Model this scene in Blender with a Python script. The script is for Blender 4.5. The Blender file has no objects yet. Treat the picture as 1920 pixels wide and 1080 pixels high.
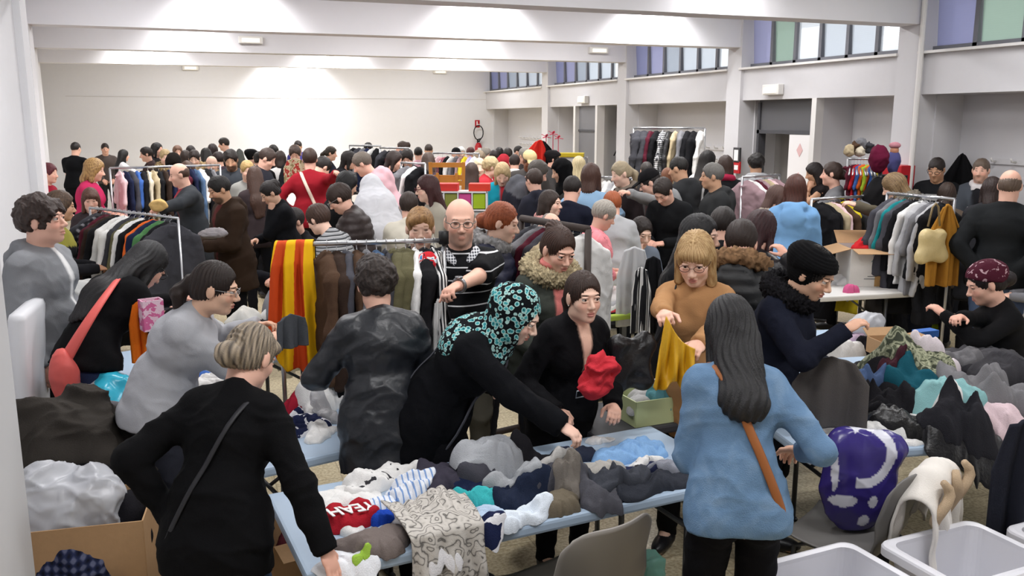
import bpy, bmesh, math, random
import numpy as np
from mathutils import Vector, Matrix
random.seed(7)
SC = bpy.context.scene
COL = SC.collection
# ---------------------------------------------------------------- camera
FPX, YAW, PIT, CH = 1640.0, math.radians(20.4), math.radians(10.9), 2.20
cam = bpy.data.cameras.new('camera'); camo = bpy.data.objects.new('camera', cam); COL.objects.link(camo)
cam.sensor_width = 36.0; cam.lens = 36.0 * FPX / 1920.0; cam.clip_start = 0.05; cam.clip_end = 200
camo.location = (0, 0, CH); camo.rotation_euler = (math.pi / 2 - PIT, 0, -YAW)
SC.camera = camo
# ---------------------------------------------------------------- view, world, light
SC.view_settings.view_transform = 'Standard'; SC.view_settings.look = 'None'
SC.view_settings.exposure = 0.10; SC.view_settings.gamma = 1.0; SC.view_settings.use_curve_mapping = False
SC.cycles.max_bounces = 6; SC.cycles.diffuse_bounces = 4; SC.cycles.glossy_bounces = 2
SC.cycles.transmission_bounces = 4; SC.cycles.transparent_max_bounces = 6
SC.cycles.caustics_reflective = False; SC.cycles.caustics_refractive = False
SC.cycles.sample_clamp_indirect = 4.0
W = bpy.data.worlds.new('overcast_sky'); SC.world = W; W.use_nodes = True
bg = W.node_tree.nodes['Background']; bg.inputs[0].default_value = (0.92, 0.96, 1.0, 1); bg.inputs[1].default_value = 2.2

def area(name, loc, sx, sy, power, color=(1, 1, 1), rot=(0, 0, 0), spread=180):
    l = bpy.data.lights.new(name, 'AREA'); l.shape = 'RECTANGLE'; l.size = sx; l.size_y = sy
    l.energy = power; l.color = color; l.spread = math.radians(spread)
    o = bpy.data.objects.new(name, l); COL.objects.link(o); o.location = loc; o.rotation_euler = rot
    return o
BEAM_Y = [3.9, 7.65, 10.95, 14.45, 18.1]           # near faces of the ceiling beams
BEAM_Z, CEIL_Z, BEAM_T, WX, FY = 3.21, 3.95, 0.30, 7.60, 22.4
LIGHT_ROWS = [1.6, 5.7, 9.4, 12.9, 16.5, 20.3]
LP, WP = 48.0, 30.0
for r_, y_ in enumerate(LIGHT_ROWS):                  # unseen ceiling luminaires added for general light, one row in every bay
    for x_ in (0.2, 3.1, 6.0):
        area('added_ceiling_light', (x_, y_, CEIL_Z - .13), 1.5, .32, LP, (.985, .985, 1.0))
# wall-washer lamps close before the beam faces: (x, y of the lit face, power factor)
WASH = [(.62, 10.95, 1.), (3.65, 10.95, 1.), (6.1, 10.95, 1.), (-.55, 18.1, 1.), (2.9, 18.1, 1.), (5.3, 18.1, 1.), (2.6, 22.4, 2.6), (.2, 14.45, .4), (4.6, 14.45, .4), (1.6, 3.9, .4), (5.0, 7.65, .3)]
for x_, y_, k_ in WASH:
    area('beam_washer_light', (x_, y_ - .34, CEIL_Z - .16), .4, .10, WP * k_, (1.0, .985, .975), (math.radians(22), 0, 0), 120)

# ---------------------------------------------------------------- projection helpers
FW = np.array([math.sin(YAW) * math.cos(PIT), math.cos(YAW) * math.cos(PIT), -math.sin(PIT)])
RT = np.array([math.cos(YAW), -math.sin(YAW), 0.]); UPV = np.cross(RT, FW); CP = np.array([0, 0, CH])
def ray(x, y): return FW + RT * (x - 960) / FPX - UPV * (y - 540) / FPX
def atd(x, y, t): return CP + ray(x, y) * t           # point at depth t behind a pixel of the photograph
def atz(x, y, z):
    d = ray(x, y); return CP + d * (z - CH) / d[2]
def atX(x, y, X):
    d = ray(x, y); return CP + d * X / d[0]
def atY(x, y, Y):
    d = ray(x, y); return CP + d * Y / d[1]

# ---------------------------------------------------------------- materials
def lin(c):
    if isinstance(c, str):
        c = c.lstrip('#'); c = [int(c[i:i + 2], 16) / 255 for i in (0, 2, 4)]
    return tuple((v / 12.92 if v <= .04045 else ((v + .055) / 1.055) ** 2.4) for v in c)
MATS = {}
def mat(name, col, rough=.7, metal=0., spec=.3, bump=0., bscale=60., trans=0., alpha=1., var=0., emit=0., sheen=0.):
    key = (name, str(col), rough, metal, bump, bscale, var, alpha, trans, emit)
    if key in MATS: return MATS[key]
    m = bpy.data.materials.new(name); m.use_nodes = True; nt = m.node_tree; b = nt.nodes['Principled BSDF']
    L = lin(col)
    b.inputs['Base Color'].default_value = (*L, 1); b.inputs['Roughness'].default_value = rough
    b.inputs['Metallic'].default_value = metal; b.inputs['Specular IOR Level'].default_value = spec
    if trans: b.inputs['Transmission Weight'].default_value = trans
    if alpha < 1: b.inputs['Alpha'].default_value = alpha
    if sheen: b.inputs['Sheen Weight'].default_value = sheen
    if emit:
        b.inputs['Emission Color'].default_value = (*L, 1); b.inputs['Emission Strength'].default_value = emit
    if bump or var:
        tc = nt.nodes.new('ShaderNodeTexCoord')
        n = nt.nodes.new('ShaderNodeTexNoise'); n.inputs['Scale'].default_value = bscale; n.inputs['Detail'].default_value = 3
        nt.links.new(tc.outputs['Object'], n.inputs['Vector'])
    if bump:
        bp = nt.nodes.new('ShaderNodeBump'); bp.inputs['Strength'].default_value = bump; bp.inputs['Distance'].default_value = .01
        nt.links.new(n.outputs['Fac'], bp.inputs['Height']); nt.links.new(bp.outputs['Normal'], b.inputs['Normal'])
    if var:
        mx = nt.nodes.new('ShaderNodeMix'); mx.data_type = 'RGBA'
        mx.inputs[6].default_value = (*[v * (1 - var) for v in L], 1); mx.inputs[7].default_value = (*[min(1, v * (1 + var)) for v in L], 1)
        nt.links.new(n.outputs['Fac'], mx.inputs[0]); nt.links.new(mx.outputs[2], b.inputs['Base Color'])
    MATS[key] = m
    return m
def cloth(col, kind='fabric'):
    if kind == 'leather': return mat('leather', col, .38, spec=.5, bump=.25, bscale=90, var=.15)
    if kind == 'satin': return mat('satin_fabric', col, .4, spec=.5, bump=.1, bscale=120, var=.1)
    if kind == 'fur': return mat('fur', col, .95, spec=.1, bump=1.0, bscale=170, var=.45)
    return mat('fabric', col, .9, spec=.15, bump=.35, bscale=230, var=.12)
def attr_mat(name, rough=.6, spec=.3, bump=.15, bscale=200, sss=0.):
    if name in MATS: return MATS[name]
    m = bpy.data.materials.new(name); m.use_nodes = True; nt = m.node_tree; b = nt.nodes['Principled BSDF']
    a = nt.nodes.new('ShaderNodeAttribute'); a.attribute_name = 'Col'; nt.links.new(a.outputs['Color'], b.inputs['Base Color'])
    b.inputs['Roughness'].default_value = rough; b.inputs['Specular IOR Level'].default_value = spec
    tc = nt.nodes.new('ShaderNodeTexCoord'); n = nt.nodes.new('ShaderNodeTexNoise'); n.inputs['Scale'].default_value = bscale
    nt.links.new(tc.outputs['Object'], n.inputs['Vector'])
    bp = nt.nodes.new('ShaderNodeBump'); bp.inputs['Strength'].default_value = bump; bp.inputs['Distance'].default_value = .005
    nt.links.new(n.outputs['Fac'], bp.inputs['Height']); nt.links.new(bp.outputs['Normal'], b.inputs['Normal'])
    MATS[name] = m
    return m
def pattern(name, kind, cols, scale=1., rough=.85):
    """stripes, plaid, leopard, floral, camo, paisley, knit: cloth prints in the thing's own coordinates"""
    m = bpy.data.materials.new(name); m.use_nodes = True; nt = m.node_tree; N = nt.nodes; Lk = nt.links; b = N['Principled BSDF']
    b.inputs['Roughness'].default_value = rough; b.inputs['Specular IOR Level'].default_value = .15
    tc = N.new('ShaderNodeTexCoord')
    def ramp(src, stops, interp='CONSTANT'):
        r = N.new('ShaderNodeValToRGB'); r.color_ramp.interpolation = interp; e = r.color_ramp.elements
        while len(e) < len(stops): e.new(.5)
        for q, (p, c) in zip(e, stops): q.position = p; q.color = (*lin(c), 1)
        Lk.new(src, r.inputs[0]); return r.outputs[0]
    if kind in ('stripez', 'stripex', 'stripey'):
        w = N.new('ShaderNodeTexWave'); w.bands_direction = kind[-1].upper(); w.wave_profile = 'SAW'
        w.inputs['Scale'].default_value = scale; w.inputs['Distortion'].default_value = .8; w.inputs['Detail Scale'].default_value = .6
        Lk.new(tc.outputs['Object'], w.inputs['Vector']); out = ramp(w.outputs['Color'], cols)
    elif kind == 'leopard':
        v = N.new('ShaderNodeTexVoronoi'); v.inputs['Scale'].default_value = scale; v.inputs['Randomness'].default_value = 1
        n = N.new('ShaderNodeTexNoise'); n.inputs['Scale'].default_value = scale * .9
        mx = N.new('ShaderNodeMix'); mx.data_type = 'RGBA'; mx.inputs[0].default_value = .012
        Lk.new(tc.outputs['Object'], n.inputs['Vector']); Lk.new(tc.outputs['Object'], mx.inputs[6]); Lk.new(n.outputs['Color'], mx.inputs[7])
        Lk.new(mx.outputs[2], v.inputs['Vector']); out = ramp(v.outputs['Distance'], cols)
    elif kind == 'noise':
        n = N.new('ShaderNodeTexNoise'); n.inputs['Scale'].default_value = scale; n.inputs['Detail'].default_value = 2.5; n.inputs['Distortion'].default_value = 1.2
        Lk.new(tc.outputs['Object'], n.inputs['Vector']); out = ramp(n.outputs['Fac'], cols)
    elif kind == 'paisley':
        v = N.new('ShaderNodeTexWave'); v.wave_type = 'RINGS'; v.inputs['Scale'].default_value = scale; v.inputs['Distortion'].default_value = 22
        v.inputs['Detail Scale'].default_value = 2.2; v.inputs['Detail'].default_value = 1.5
        Lk.new(tc.outputs['Object'], v.inputs['Vector']); out = ramp(v.outputs['Color'], cols, 'LINEAR')
    elif kind == 'plaid':
        ws = []
        for ax in 'XZ':
            w = N.new('ShaderNodeTexWave'); w.bands_direction = ax; w.inputs['Scale'].default_value = scale; w.inputs['Distortion'].default_value = .6
            Lk.new(tc.outputs['Object'], w.inputs['Vector']); ws.append(w)
        ad = N.new('ShaderNodeMath'); ad.operation = 'MULTIPLY_ADD'; ad.inputs[2].default_value = 0; ad.inputs[1].default_value = .5
        a2 = N.new('ShaderNodeMath'); a2.operation = 'MULTIPLY_ADD'; a2.inputs[1].default_value = .5
        Lk.new(ws[0].outputs['Color'], ad.inputs[0]); Lk.new(ws[1].outputs['Color'], a2.inputs[0]); Lk.new(ad.outputs[0], a2.inputs[2])
        out = ramp(a2.outputs[0], cols, 'LINEAR')
    Lk.new(out, b.inputs['Base Color'])
    n2 = N.new('ShaderNodeTexNoise'); n2.inputs['Scale'].default_value = 230; Lk.new(tc.outputs['Object'], n2.inputs['Vector'])
    bp = N.new('ShaderNodeBump'); bp.inputs['Strength'].default_value = .3; bp.inputs['Distance'].default_value = .01
    Lk.new(n2.outputs['Fac'], bp.inputs['Height']); Lk.new(bp.outputs['Normal'], b.inputs['Normal'])
    return m

# ---------------------------------------------------------------- object helpers
def tagp(o, label=None, cat=None, group=None, kind=None):
    if label: o['label'] = label
    if cat: o['category'] = cat
    if group: o['group'] = group
    if kind: o['kind'] = kind
    return o
def thing(name, label, cat, loc=(0, 0, 0), rz=0., group=None):
    o = bpy.data.objects.new(name, None); COL.objects.link(o); o.empty_display_size = .1
    o.location = loc; o.rotation_euler = (0, 0, rz)
    return tagp(o, label, cat, group)
def link_mesh(name, me, m=None, parent=None):
    o = bpy.data.objects.new(name, me); COL.objects.link(o)
    if m is not None:
        for q in (m if isinstance(m, (list, tuple)) else [m]): me.materials.append(q)
    if parent is not None: o.parent = parent
    return o
def np_mesh(name, V, Q, smooth=True, col=None):
    """V (n,3) floats, Q (m,4) or (m,3) ints"""
    me = bpy.data.meshes.new(name); n, m, k = len(V), len(Q), Q.shape[1]
    me.vertices.add(n); me.vertices.foreach_set('co', np.ascontiguousarray(V, dtype=np.float32).ravel())
    me.loops.add(m * k); me.loops.foreach_set('vertex_index', np.ascontiguousarray(Q, dtype=np.int32).ravel())
    me.polygons.add(m); me.polygons.foreach_set('loop_start', np.arange(0, m * k, k, dtype=np.int32))
    me.polygons.foreach_set('loop_total', np.full(m, k, dtype=np.int32))
    me.polygons.foreach_set('use_smooth', np.full(m, smooth, dtype=bool))
    me.update(calc_edges=True)
    if col is not None:
        a = me.color_attributes.new('Col', 'FLOAT_COLOR', 'POINT')
        c = np.ones((n, 4), dtype=np.float32); c[:, :3] = col; a.data.foreach_set('color', c.ravel())
    return me
class MB:
    """collects boxes, tubes and lathes into one mesh"""
    def __init__(s): s.v, s.f = [], []
    def box(s, c, d, M=None, bev=0.):
        x, y, z = d[0] / 2, d[1] / 2, d[2] / 2; n = len(s.v)
        if bev <= 0:
            pts = [(a * x, b * y, e * z) for e in (-1, 1) for b in (-1, 1) for a in (-1, 1)]
            fs = [(0, 2, 3, 1), (4, 5, 7, 6), (0, 1, 5, 4), (2, 6, 7, 3), (0, 4, 6, 2), (1, 3, 7, 5)]
        else:
            bm = bmesh.new(); bmesh.ops.create_cube(bm, size=1)
            for v in bm.verts: v.co = Vector((v.co.x * d[0], v.co.y * d[1], v.co.z * d[2]))
            bmesh.ops.bevel(bm, geom=bm.edges[:], offset=bev, segments=2, affect='EDGES', profile=.6)
            bm.verts.ensure_lookup_table(); pts = [tuple(v.co) for v in bm.verts]; fs = [tuple(v.index for v in f.verts) for f in bm.faces]
            bm.free()
        for p in pts:
            p = Vector(p)
            if M is not None: p = M @ p
            s.v.append((p.x + c[0], p.y + c[1], p.z + c[2]))
        s.f += [tuple(i + n for i in f) for f in fs]
        return s
    def tube(s, pts, r, seg=8, closed=False, flat=None):
        pts = [Vector(p) for p in pts]; n0 = len(s.v); N = len(pts)
        rr = r if isinstance(r, (list, tuple)) else [r] * N
        prev = None
        for i, p in enumerate(pts):
            a = pts[(i - 1) % N] if (closed or i > 0) else p; b = pts[(i + 1) % N] if (closed or i < N - 1) else p
            t = (b - a).normalized()
            if prev is None:
                u = t.cross(Vector((0, 0, 1)) if abs(t.z) < .9 else Vector((1, 0, 0))).normalized()
            else:
                u = (prev - t * prev.dot(t))
                u = u.normalized() if u.length > 1e-6 else t.orthogonal().normalized()
            prev = u; w = t.cross(u)
            for k in range(seg):
                a_ = 2 * math.pi * k / seg
                q = p + (u * math.cos(a_) + w * math.sin(a_) * (flat or 1)) * rr[i]
                s.v.append(tuple(q))
        for i in range(N if closed else N - 1):
            j = (i + 1) % N
            for k in range(seg):
                k2 = (k + 1) % seg
                s.f.append((n0 + i * seg + k, n0 + i * seg + k2, n0 + j * seg + k2, n0 + j * seg + k))
        if not closed:
            s.f.append(tuple(n0 + k for k in range(seg))[::-1]); s.f.append(tuple(n0 + (N - 1) * seg + k for k in range(seg)))
        return s
    def lathe(s, prof, c=(0, 0, 0), seg=20, M=None):
        n0 = len(s.v)
        for r, z in prof:
            for k in range(seg):
                a = 2 * math.pi * k / seg; p = Vector((r * math.cos(a), r * math.sin(a), z))
                if M is not None: p = M @ p
                s.v.append((p.x + c[0], p.y + c[1], p.z + c[2]))
        for i in range(len(prof) - 1):
            for k in range(seg):
                k2 = (k + 1) % seg; s.f.append((n0 + i * seg + k, n0 + i * seg + k2, n0 + (i + 1) * seg + k2, n0 + (i + 1) * seg + k))
        return s
    def poly(s, pts): n = len(s.v); s.v += [tuple(p) for p in pts]; s.f.append(tuple(range(n, n + len(pts)))); return s
    def prism(s, pts, h, M=None, c=(0, 0, 0)):
        """outline pts in xy extruded by h in z"""
        n = len(s.v); k = len(pts)
        for z in (0, h):
            for p in pts:
                q = Vector((p[0], p[1], z)); q = M @ q if M is not None else q
                s.v.append((q.x + c[0], q.y + c[1], q.z + c[2]))
        s.f.append(tuple(range(n, n + k))[::-1]); s.f.append(tuple(range(n + k, n + 2 * k)))
        for i in range(k):
            j = (i + 1) % k; s.f.append((n + i, n + j, n + k + j, n + k + i))
        return s
    def build(s, name, m, parent=None, smooth=False):
        me = bpy.data.meshes.new(name); me.from_pydata(s.v, [], s.f); me.update()
        if smooth: me.polygons.foreach_set('use_smooth', [True] * len(me.polygons))
        return link_mesh(name, me, m, parent)
def copy_tree(o, parent=None):
    c = o.copy(); COL.objects.link(c)
    if parent is not None: c.parent = parent
    for ch in list(o.children): copy_tree(ch, c)
    return c
def structure(name, mb, m): return tagp(mb.build(name, m), kind='structure')
def rotm(rx=0, ry=0, rz=0): return (Matrix.Rotation(rz, 3, 'Z') @ Matrix.Rotation(ry, 3, 'Y') @ Matrix.Rotation(rx, 3, 'X'))
# ================================================================ numpy distance fields -> smooth meshes
def smin(a, b, k):
    h = np.maximum(k - np.abs(a - b), 0) / k
    return np.minimum(a, b) - h * h * k * .25
class Field:
    def __init__(s, v): s.v = v; s.p = []; s.lo = np.full(3, 1e9); s.hi = np.full(3, -1e9)
    def _bb(s, lo, hi): s.lo = np.minimum(s.lo, lo); s.hi = np.maximum(s.hi, hi)
    def cone(s, a, b, ra, rb, k=.03, flat=False, sq=None, op='u'):
        """tapered rod; sq = (unit axis, factor): the section is squashed along that axis"""
        a = np.array(a, float); b = np.array(b, float); m = max(ra, rb)
        if op == 'u': s._bb(np.minimum(a, b) - m, np.maximum(a, b) + m)
        s.p.append(('c', a, b, ra, rb, k, flat, sq, op)); return s
    def ell(s, c, r, M=None, k=.03, op='u'):
        c = np.array(c, float); r = np.maximum(np.array(r, float), s.v * .55 if op == 'u' else 1e-4); M = np.eye(3) if M is None else np.array(M)
        if op == 'u': s._bb(c - r.max(), c + r.max())
        s.p.append(('e', c, r, M, k, op)); return s
    def plane(s, c, n, k=.0):
        """removes everything on the side n points to"""
        s.p.append(('p', np.array(c, float), np.array(n, float))); return s
    def run(s):
        v = s.v; pad = 3 * v; lo = s.lo - pad; n = np.ceil((s.hi + pad - lo) / v).astype(int) + 1
        s.g0 = lo; s.n = n
        ax = [lo[i] + v * np.arange(n[i]) for i in range(3)]
        F = np.full(n, .3, dtype=np.float32)
        for q in s.p:
            if q[0] == 'c': _, a, b, ra, rb, k, flat, sq, op = q; m = max(ra, rb) + k + 2 * v; l2, h2 = np.minimum(a, b) - m, np.maximum(a, b) + m
            elif q[0] == 'e': _, c, r, M, k, op = q; m = r.max() + k + 2 * v; l2, h2 = c - m, c + m
            else: op = 'p'; l2, h2 = lo, s.hi + pad
            i0 = np.clip(np.floor((l2 - lo) / v).astype(int), 0, n); i1 = np.clip(np.ceil((h2 - lo) / v).astype(int) + 1, 0, n)
            if (i1 <= i0).any(): continue
            sl = tuple(slice(i0[i], i1[i]) for i in range(3))
            X = ax[0][sl[0]][:, None, None]; Y = ax[1][sl[1]][None, :, None]; Z = ax[2][sl[2]][None, None, :]
            if q[0] == 'c':
                ab = b - a; L2 = float(ab @ ab) + 1e-12
                dx, dy, dz = X - a[0], Y - a[1], Z - a[2]
                t = (dx * ab[0] + dy * ab[1] + dz * ab[2]) / L2; tc = np.clip(t, 0, 1)
                ex, ey, ez = dx - tc * ab[0], dy - tc * ab[1], dz - tc * ab[2]
                if sq is not None:
                    w, f = sq; pr = (ex * w[0] + ey * w[1] + ez * w[2]) * (1 / f - 1)
                    ex, ey, ez = ex + pr * w[0], ey + pr * w[1], ez + pr * w[2]
                d = np.sqrt(ex * ex + ey * ey + ez * ez) - (ra + (rb - ra) * tc)
                if sq is not None: d = d * (.5 + .5 * f)
                if flat:
                    L = math.sqrt(L2); d = np.maximum(d, (t - 1) * L)
            elif q[0] == 'e':
                dx, dy, dz = X - c[0], Y - c[1], Z - c[2]
                u = [(M[0, i] * dx + M[1, i] * dy + M[2, i] * dz) for i in range(3)]     # columns of M are the axes
                k0 = np.sqrt(sum((u[i] / r[i]) ** 2 for i in range(3))); k1 = np.sqrt(sum((u[i] / r[i] ** 2) ** 2 for i in range(3))) + 1e-9
                d = k0 * (k0 - 1) / k1
            else:
                _, c, nn = q; d = (X - c[0]) * nn[0] + (Y - c[1]) * nn[1] + (Z - c[2]) * nn[2]
                F[sl] = np.maximum(F[sl], d); continue
            d = d.astype(np.float32)
            if op == 'u': F[sl] = smin(F[sl], d, max(k, 1e-4))
            else: F[sl] = -smin(-F[sl], d, max(k, 1e-4))
        s.F = F; return s
    def sample(s, p):
        i = np.clip(np.round((np.array(p) - s.g0) / s.v).astype(int), 0, s.n - 1); return s.F[tuple(i)]
    def mesh(s):
        F, v = s.F, s.v; S = F < 0; n = s.n
        c = np.zeros(n - 1, np.int8)
        for i in (0, 1):
            for j in (0, 1):
                for k in (0, 1): c += S[i:n[0] - 1 + i, j:n[1] - 1 + j, k:n[2] - 1 + k]
        act = (c > 0) & (c < 8); idx = np.full(n - 1, -1, np.int32); na = int(act.sum()); idx[act] = np.arange(na)
        acc = np.zeros((na, 3)); cnt = np.zeros(na); quads = []
        for a in range(3):
            b, d = (a + 1) % 3, (a + 2) % 3
            s0 = [slice(None)] * 3; s1 = [slice(None)] * 3; s0[a] = slice(0, -1); s1[a] = slice(1, None)
            A, B = F[tuple(s0)], F[tuple(s1)]; X = (A < 0) != (B < 0)
            I = np.argwhere(X)
            if not len(I): continue
            fa = A[X]; fb = B[X]; t = fa / (fa - fb); P = I.astype(float); P[:, a] += t
            cells = []
            for ob, od in ((-1, -1), (0, -1), (0, 0), (-1, 0)):
                J = I.copy(); J[:, b] += ob; J[:, d] += od
                J = np.clip(J, 0, n - 2); ci = idx[J[:, 0], J[:, 1], J[:, 2]]; cells.append(ci)
                ok = ci >= 0
                for q in range(3): acc[:, q] += np.bincount(ci[ok], P[ok, q], na)
                cnt += np.bincount(ci[ok], minlength=na)
            Q = np.stack(cells, 1); neg = fa >= 0; Q[neg] = Q[neg][:, ::-1]
            quads.append(Q[(Q >= 0).all(1)])
        V = acc / np.maximum(cnt, 1)[:, None] * v + s.g0
        return V, np.concatenate(quads)
def vnormals(V, Q):
    n = np.zeros_like(V); a = np.cross(V[Q[:, 2]] - V[Q[:, 0]], V[Q[:, 3]] - V[Q[:, 1]])
    for k in range(4):
        for q in range(3): n[:, q] += np.bincount(Q[:, k], a[:, q], len(V))
    return n / (np.linalg.norm(n, axis=1)[:, None] + 1e-9)
def wrinkle(P, f, seed=0., stretch=(1, 1, 1)):
    """folded-cloth noise in -1..1"""
    q = P * f * np.array(stretch) + seed * 7.31
    q = q + .9 * np.sin(q[:, [1, 2, 0]] * 1.17 + seed) ; q = q + .5 * np.sin(q[:, [2, 0, 1]] * 2.03 + 1.7)
    n = np.sin(q[:, 0]) * .5 + np.sin(q[:, 1] * 1.3 + q[:, 2]) * .5
    r = 1 - 2 * np.abs(n) ** .7
    return r * .6 + .4 * np.sin(q[:, 2] * .8 + q[:, 0] * .5)
def relax(V, Q, it=1):
    for _ in range(it):
        s = np.zeros_like(V); c = np.zeros(len(V))
        for k in range(4):
            for o in (1, 3):
                a, b = Q[:, k], Q[:, (k + o) % 4]
                for q in range(3): s[:, q] += np.bincount(a, V[b, q], len(V))
                c += np.bincount(a, minlength=len(V))
        V = V * .4 + s / np.maximum(c, 1)[:, None] * .6
    return V
def fmesh(F, fold=0., ff=14., seed=0., stretch=(1, 1, 1), it=1):
    V, Q = F.run().mesh(); V = relax(V, Q, it)
    if fold: V = V + vnormals(V, Q) * (wrinkle(V, ff, seed, stretch) * fold + wrinkle(V, ff * 2.3, seed + 3, (1, 1, 1)) * fold * .38)[:, None]
    return V, Q
# ================================================================ people
def RX(a): c, s = math.cos(a), math.sin(a); return np.array([[1, 0, 0], [0, c, -s], [0, s, c]])
def RY(a): c, s = math.cos(a), math.sin(a); return np.array([[c, 0, s], [0, 1, 0], [-s, 0, c]])
def RZ(a): c, s = math.cos(a), math.sin(a); return np.array([[c, -s, 0], [s, c, 0], [0, 0, 1]])
D = math.radians
def unit(v): v = np.array(v, float); return v / (np.linalg.norm(v) + 1e-9)
SKIN = {'fair': '#e6bea9', 'rosy': '#e3b39e', 'olive': '#d8ae94', 'tan': '#c69a7c', 'brown': '#7c5038', 'pale': '#ecc9b6'}
TOPS = {  # thickness, hem below pelvis, hem flare, sleeve 0-2, fold depth, roughness kind
    'tee': (.014, .07, 1.02, .75, .004, 'woven_cloth'), 'polo': (.016, .08, 1.04, .9, .005, 'woven_cloth'),
    'tank': (.010, .05, 1.0, .12, .003, 'woven_cloth'), 'blouse': (.018, .09, 1.06, 1.5, .006, 'woven_cloth'),
    'sweater': (.022, .10, 1.02, 2, .006, 'woven_cloth'), 'hoodie': (.028, .09, 1.04, 2, .008, 'woven_cloth'),
    'jacket': (.030, .12, 1.04, 2, .008, 'woven_cloth'), 'leather': (.030, .14, 1.06, 2, .009, 'leather_cloth'),
    'coat': (.034, .36, 1.12, 2, .009, 'woven_cloth'), 'puffer': (.046, .16, 1.02, 2, .010, 'quilted_cloth'),
    'parka': (.040, .30, 1.10, 2, .009, 'woven_cloth'), 'abaya': (.030, .86, 1.75, 2, .012, 'woven_cloth'),
    'tunic': (.020, .22, 1.06, 2, .006, 'woven_cloth'), 'dress': (.018, .45, 1.30, .6, .008, 'woven_cloth')}
attr_mat('woven_cloth', .9, .12, .3, 230); attr_mat('leather_cloth', .4, .5, .2, 80); attr_mat('quilted_cloth', .55, .35, .2, 60)
attr_mat('skin', .52, .35, .08, 150); attr_mat('hair_strands', .5, .4, .5, 260)

def skeleton(p):
    L, U, tw = D(p.get('lean', 4)), D(p.get('hunch', 4)), D(p.get('twist', 0)); side = D(p.get('side', 0))
    leg = p.get('pose', 'stand'); pz = {'stand': .95, 'sit': .50, 'crouch': .36, 'kneel': .52}[leg]
    J = {}; P = np.array([0, -math.sin(L) * .17 if leg == 'stand' else 0, pz]); J['P'] = P
    sq = p.get('w', 1.)
    Rp = RY(side * .3) @ RX(-L * .45); Rw = RY(side * .6) @ RX(-L * .8); Rc = RY(side) @ RX(-(L + U * .4)) @ RZ(tw)
    J['Rp'], J['Rw'], J['Rc'] = Rp, Rw, Rc
    J['wa'] = P + Rp @ (0, 0, .07) + Rw @ (0, 0, .07); J['ch'] = J['wa'] + Rc @ (0, 0, .19); J['nb'] = J['ch'] + Rc @ (0, -.005, .145)
    Rn = RY(side) @ RX(-(L + U)); hp = D(p.get('pitch', 8)); Rh = RZ(D(p.get('hyaw', 0))) @ RY(D(p.get('tilt', 0))) @ RX(-hp)
    J['Rh'] = Rh
    J['hc'] = J['nb'] + Rn @ (0, .012, .098) + Rh @ (0, .022, .078)
    J['top'] = J['hc'] + Rh @ (0, -.02, .112) + np.array([0, 0, .02])
    sw = .150 * (1 + (sq - 1) * .6) * (.94 if p.get('fem', True) else 1.08); J['S'] = {}; J['E'] = {}; J['W'] = {}; J['D'] = {}
    for sd, sg in (('R', 1), ('L', -1)):
        J['S'][sd] = J['nb'] + Rc @ (sg * sw, -.008, -.055)
    J['H'] = {}; J['K'] = {}; J['A'] = {}; J['T'] = {}
    for sd, sg in (('R', 1), ('L', -1)):
        h = P + Rp @ (sg * .088, 0, -.04); J['H'][sd] = h
        if leg == 'stand':
            st = p.get('stride', 0) * sg; J['K'][sd] = np.array([sg * .10, .01 + st * .5, .50]); J['A'][sd] = np.array([sg * .11, -.03 + st, .085])
        elif leg == 'sit': J['K'][sd] = np.array([sg * .12, .43, .50]); J['A'][sd] = np.array([sg * .12, .45, .085])
        elif leg == 'kneel': J['K'][sd] = np.array([sg * .12, .28, .08]); J['A'][sd] = np.array([sg * .11, -.12, .07])
        else: J['K'][sd] = np.array([sg * .17, .38, .50]); J['A'][sd] = np.array([sg * .14, .06, .085])
        J['T'][sd] = J['A'][sd] + np.array([sg * .02, .13, -.05])
    return J
def arms(J, p, w2l, s):
    Rc = J['Rc']
    for sd, sg in (('R', 1), ('L', -1)):
        a = p.get(sd, 'down'); S = J['S'][sd]; el = np.array([sg * .6, -.6, -.5]); P = J['P']
        N = {'down': S + np.array([sg * .05, .06, -.50]), 'hip': P + np.array([sg * .19, .0, .05]), 'front': P + np.array([sg * .07, .30, .13]),
             'low': P + np.array([sg * .10, .26, .0]), 'chin': J['hc'] + J['Rh'] @ (sg * .045, .10, -.15), 'cross': P + np.array([-sg * .10, .20, .24]),
             'table': np.array([sg * .20, P[1] + .60, P[2] - .06]), 'reach': S + np.array([sg * .05, .47, -.18]), 'side': S + np.array([sg * .50, .05, -.08]),
             'hold': S + np.array([-sg * .05, .34, -.22]), 'pocket': P + np.array([sg * .20, .10, .0]), 'up': S + np.array([sg * .02, .28, .12]), 'back': P + np.array([sg * .12, -.14, .02]),
             'knee': np.array([sg * .12, .36, P[2] + .10])}
        if a == 'hip': el = np.array([sg * 1., -.35, .1])
        if a in ('chin', 'up', 'hold', 'cross', 'front'): el = np.array([sg * .5, -.35, -.8])
        if isinstance(a, str): T = N[a]
        elif a[0] == 'p': T = w2l(atd(a[1], a[2], a[3]))          # hand at a known point of the hall
        else: T = np.array(a, float)
        if p.get('el' + sd) is not None: el = np.array(p['el' + sd], float)
        la, lb = .285, .245; v = T - S; d = np.linalg.norm(v); m = (la + lb) * .995
        if d > m: T = S + v / d * m; d = m
        d = max(d, .08); u = v / (np.linalg.norm(v) + 1e-9); ca = np.clip((la * la + d * d - lb * lb) / (2 * la * d), -1, 1)
        el = el - u * (el @ u); el = unit(el)
        E = S + u * la * ca + el * la * math.sqrt(max(0, 1 - ca * ca)); J['E'][sd] = E; J['W'][sd] = T; J['D'][sd] = unit(T - E)
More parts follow.
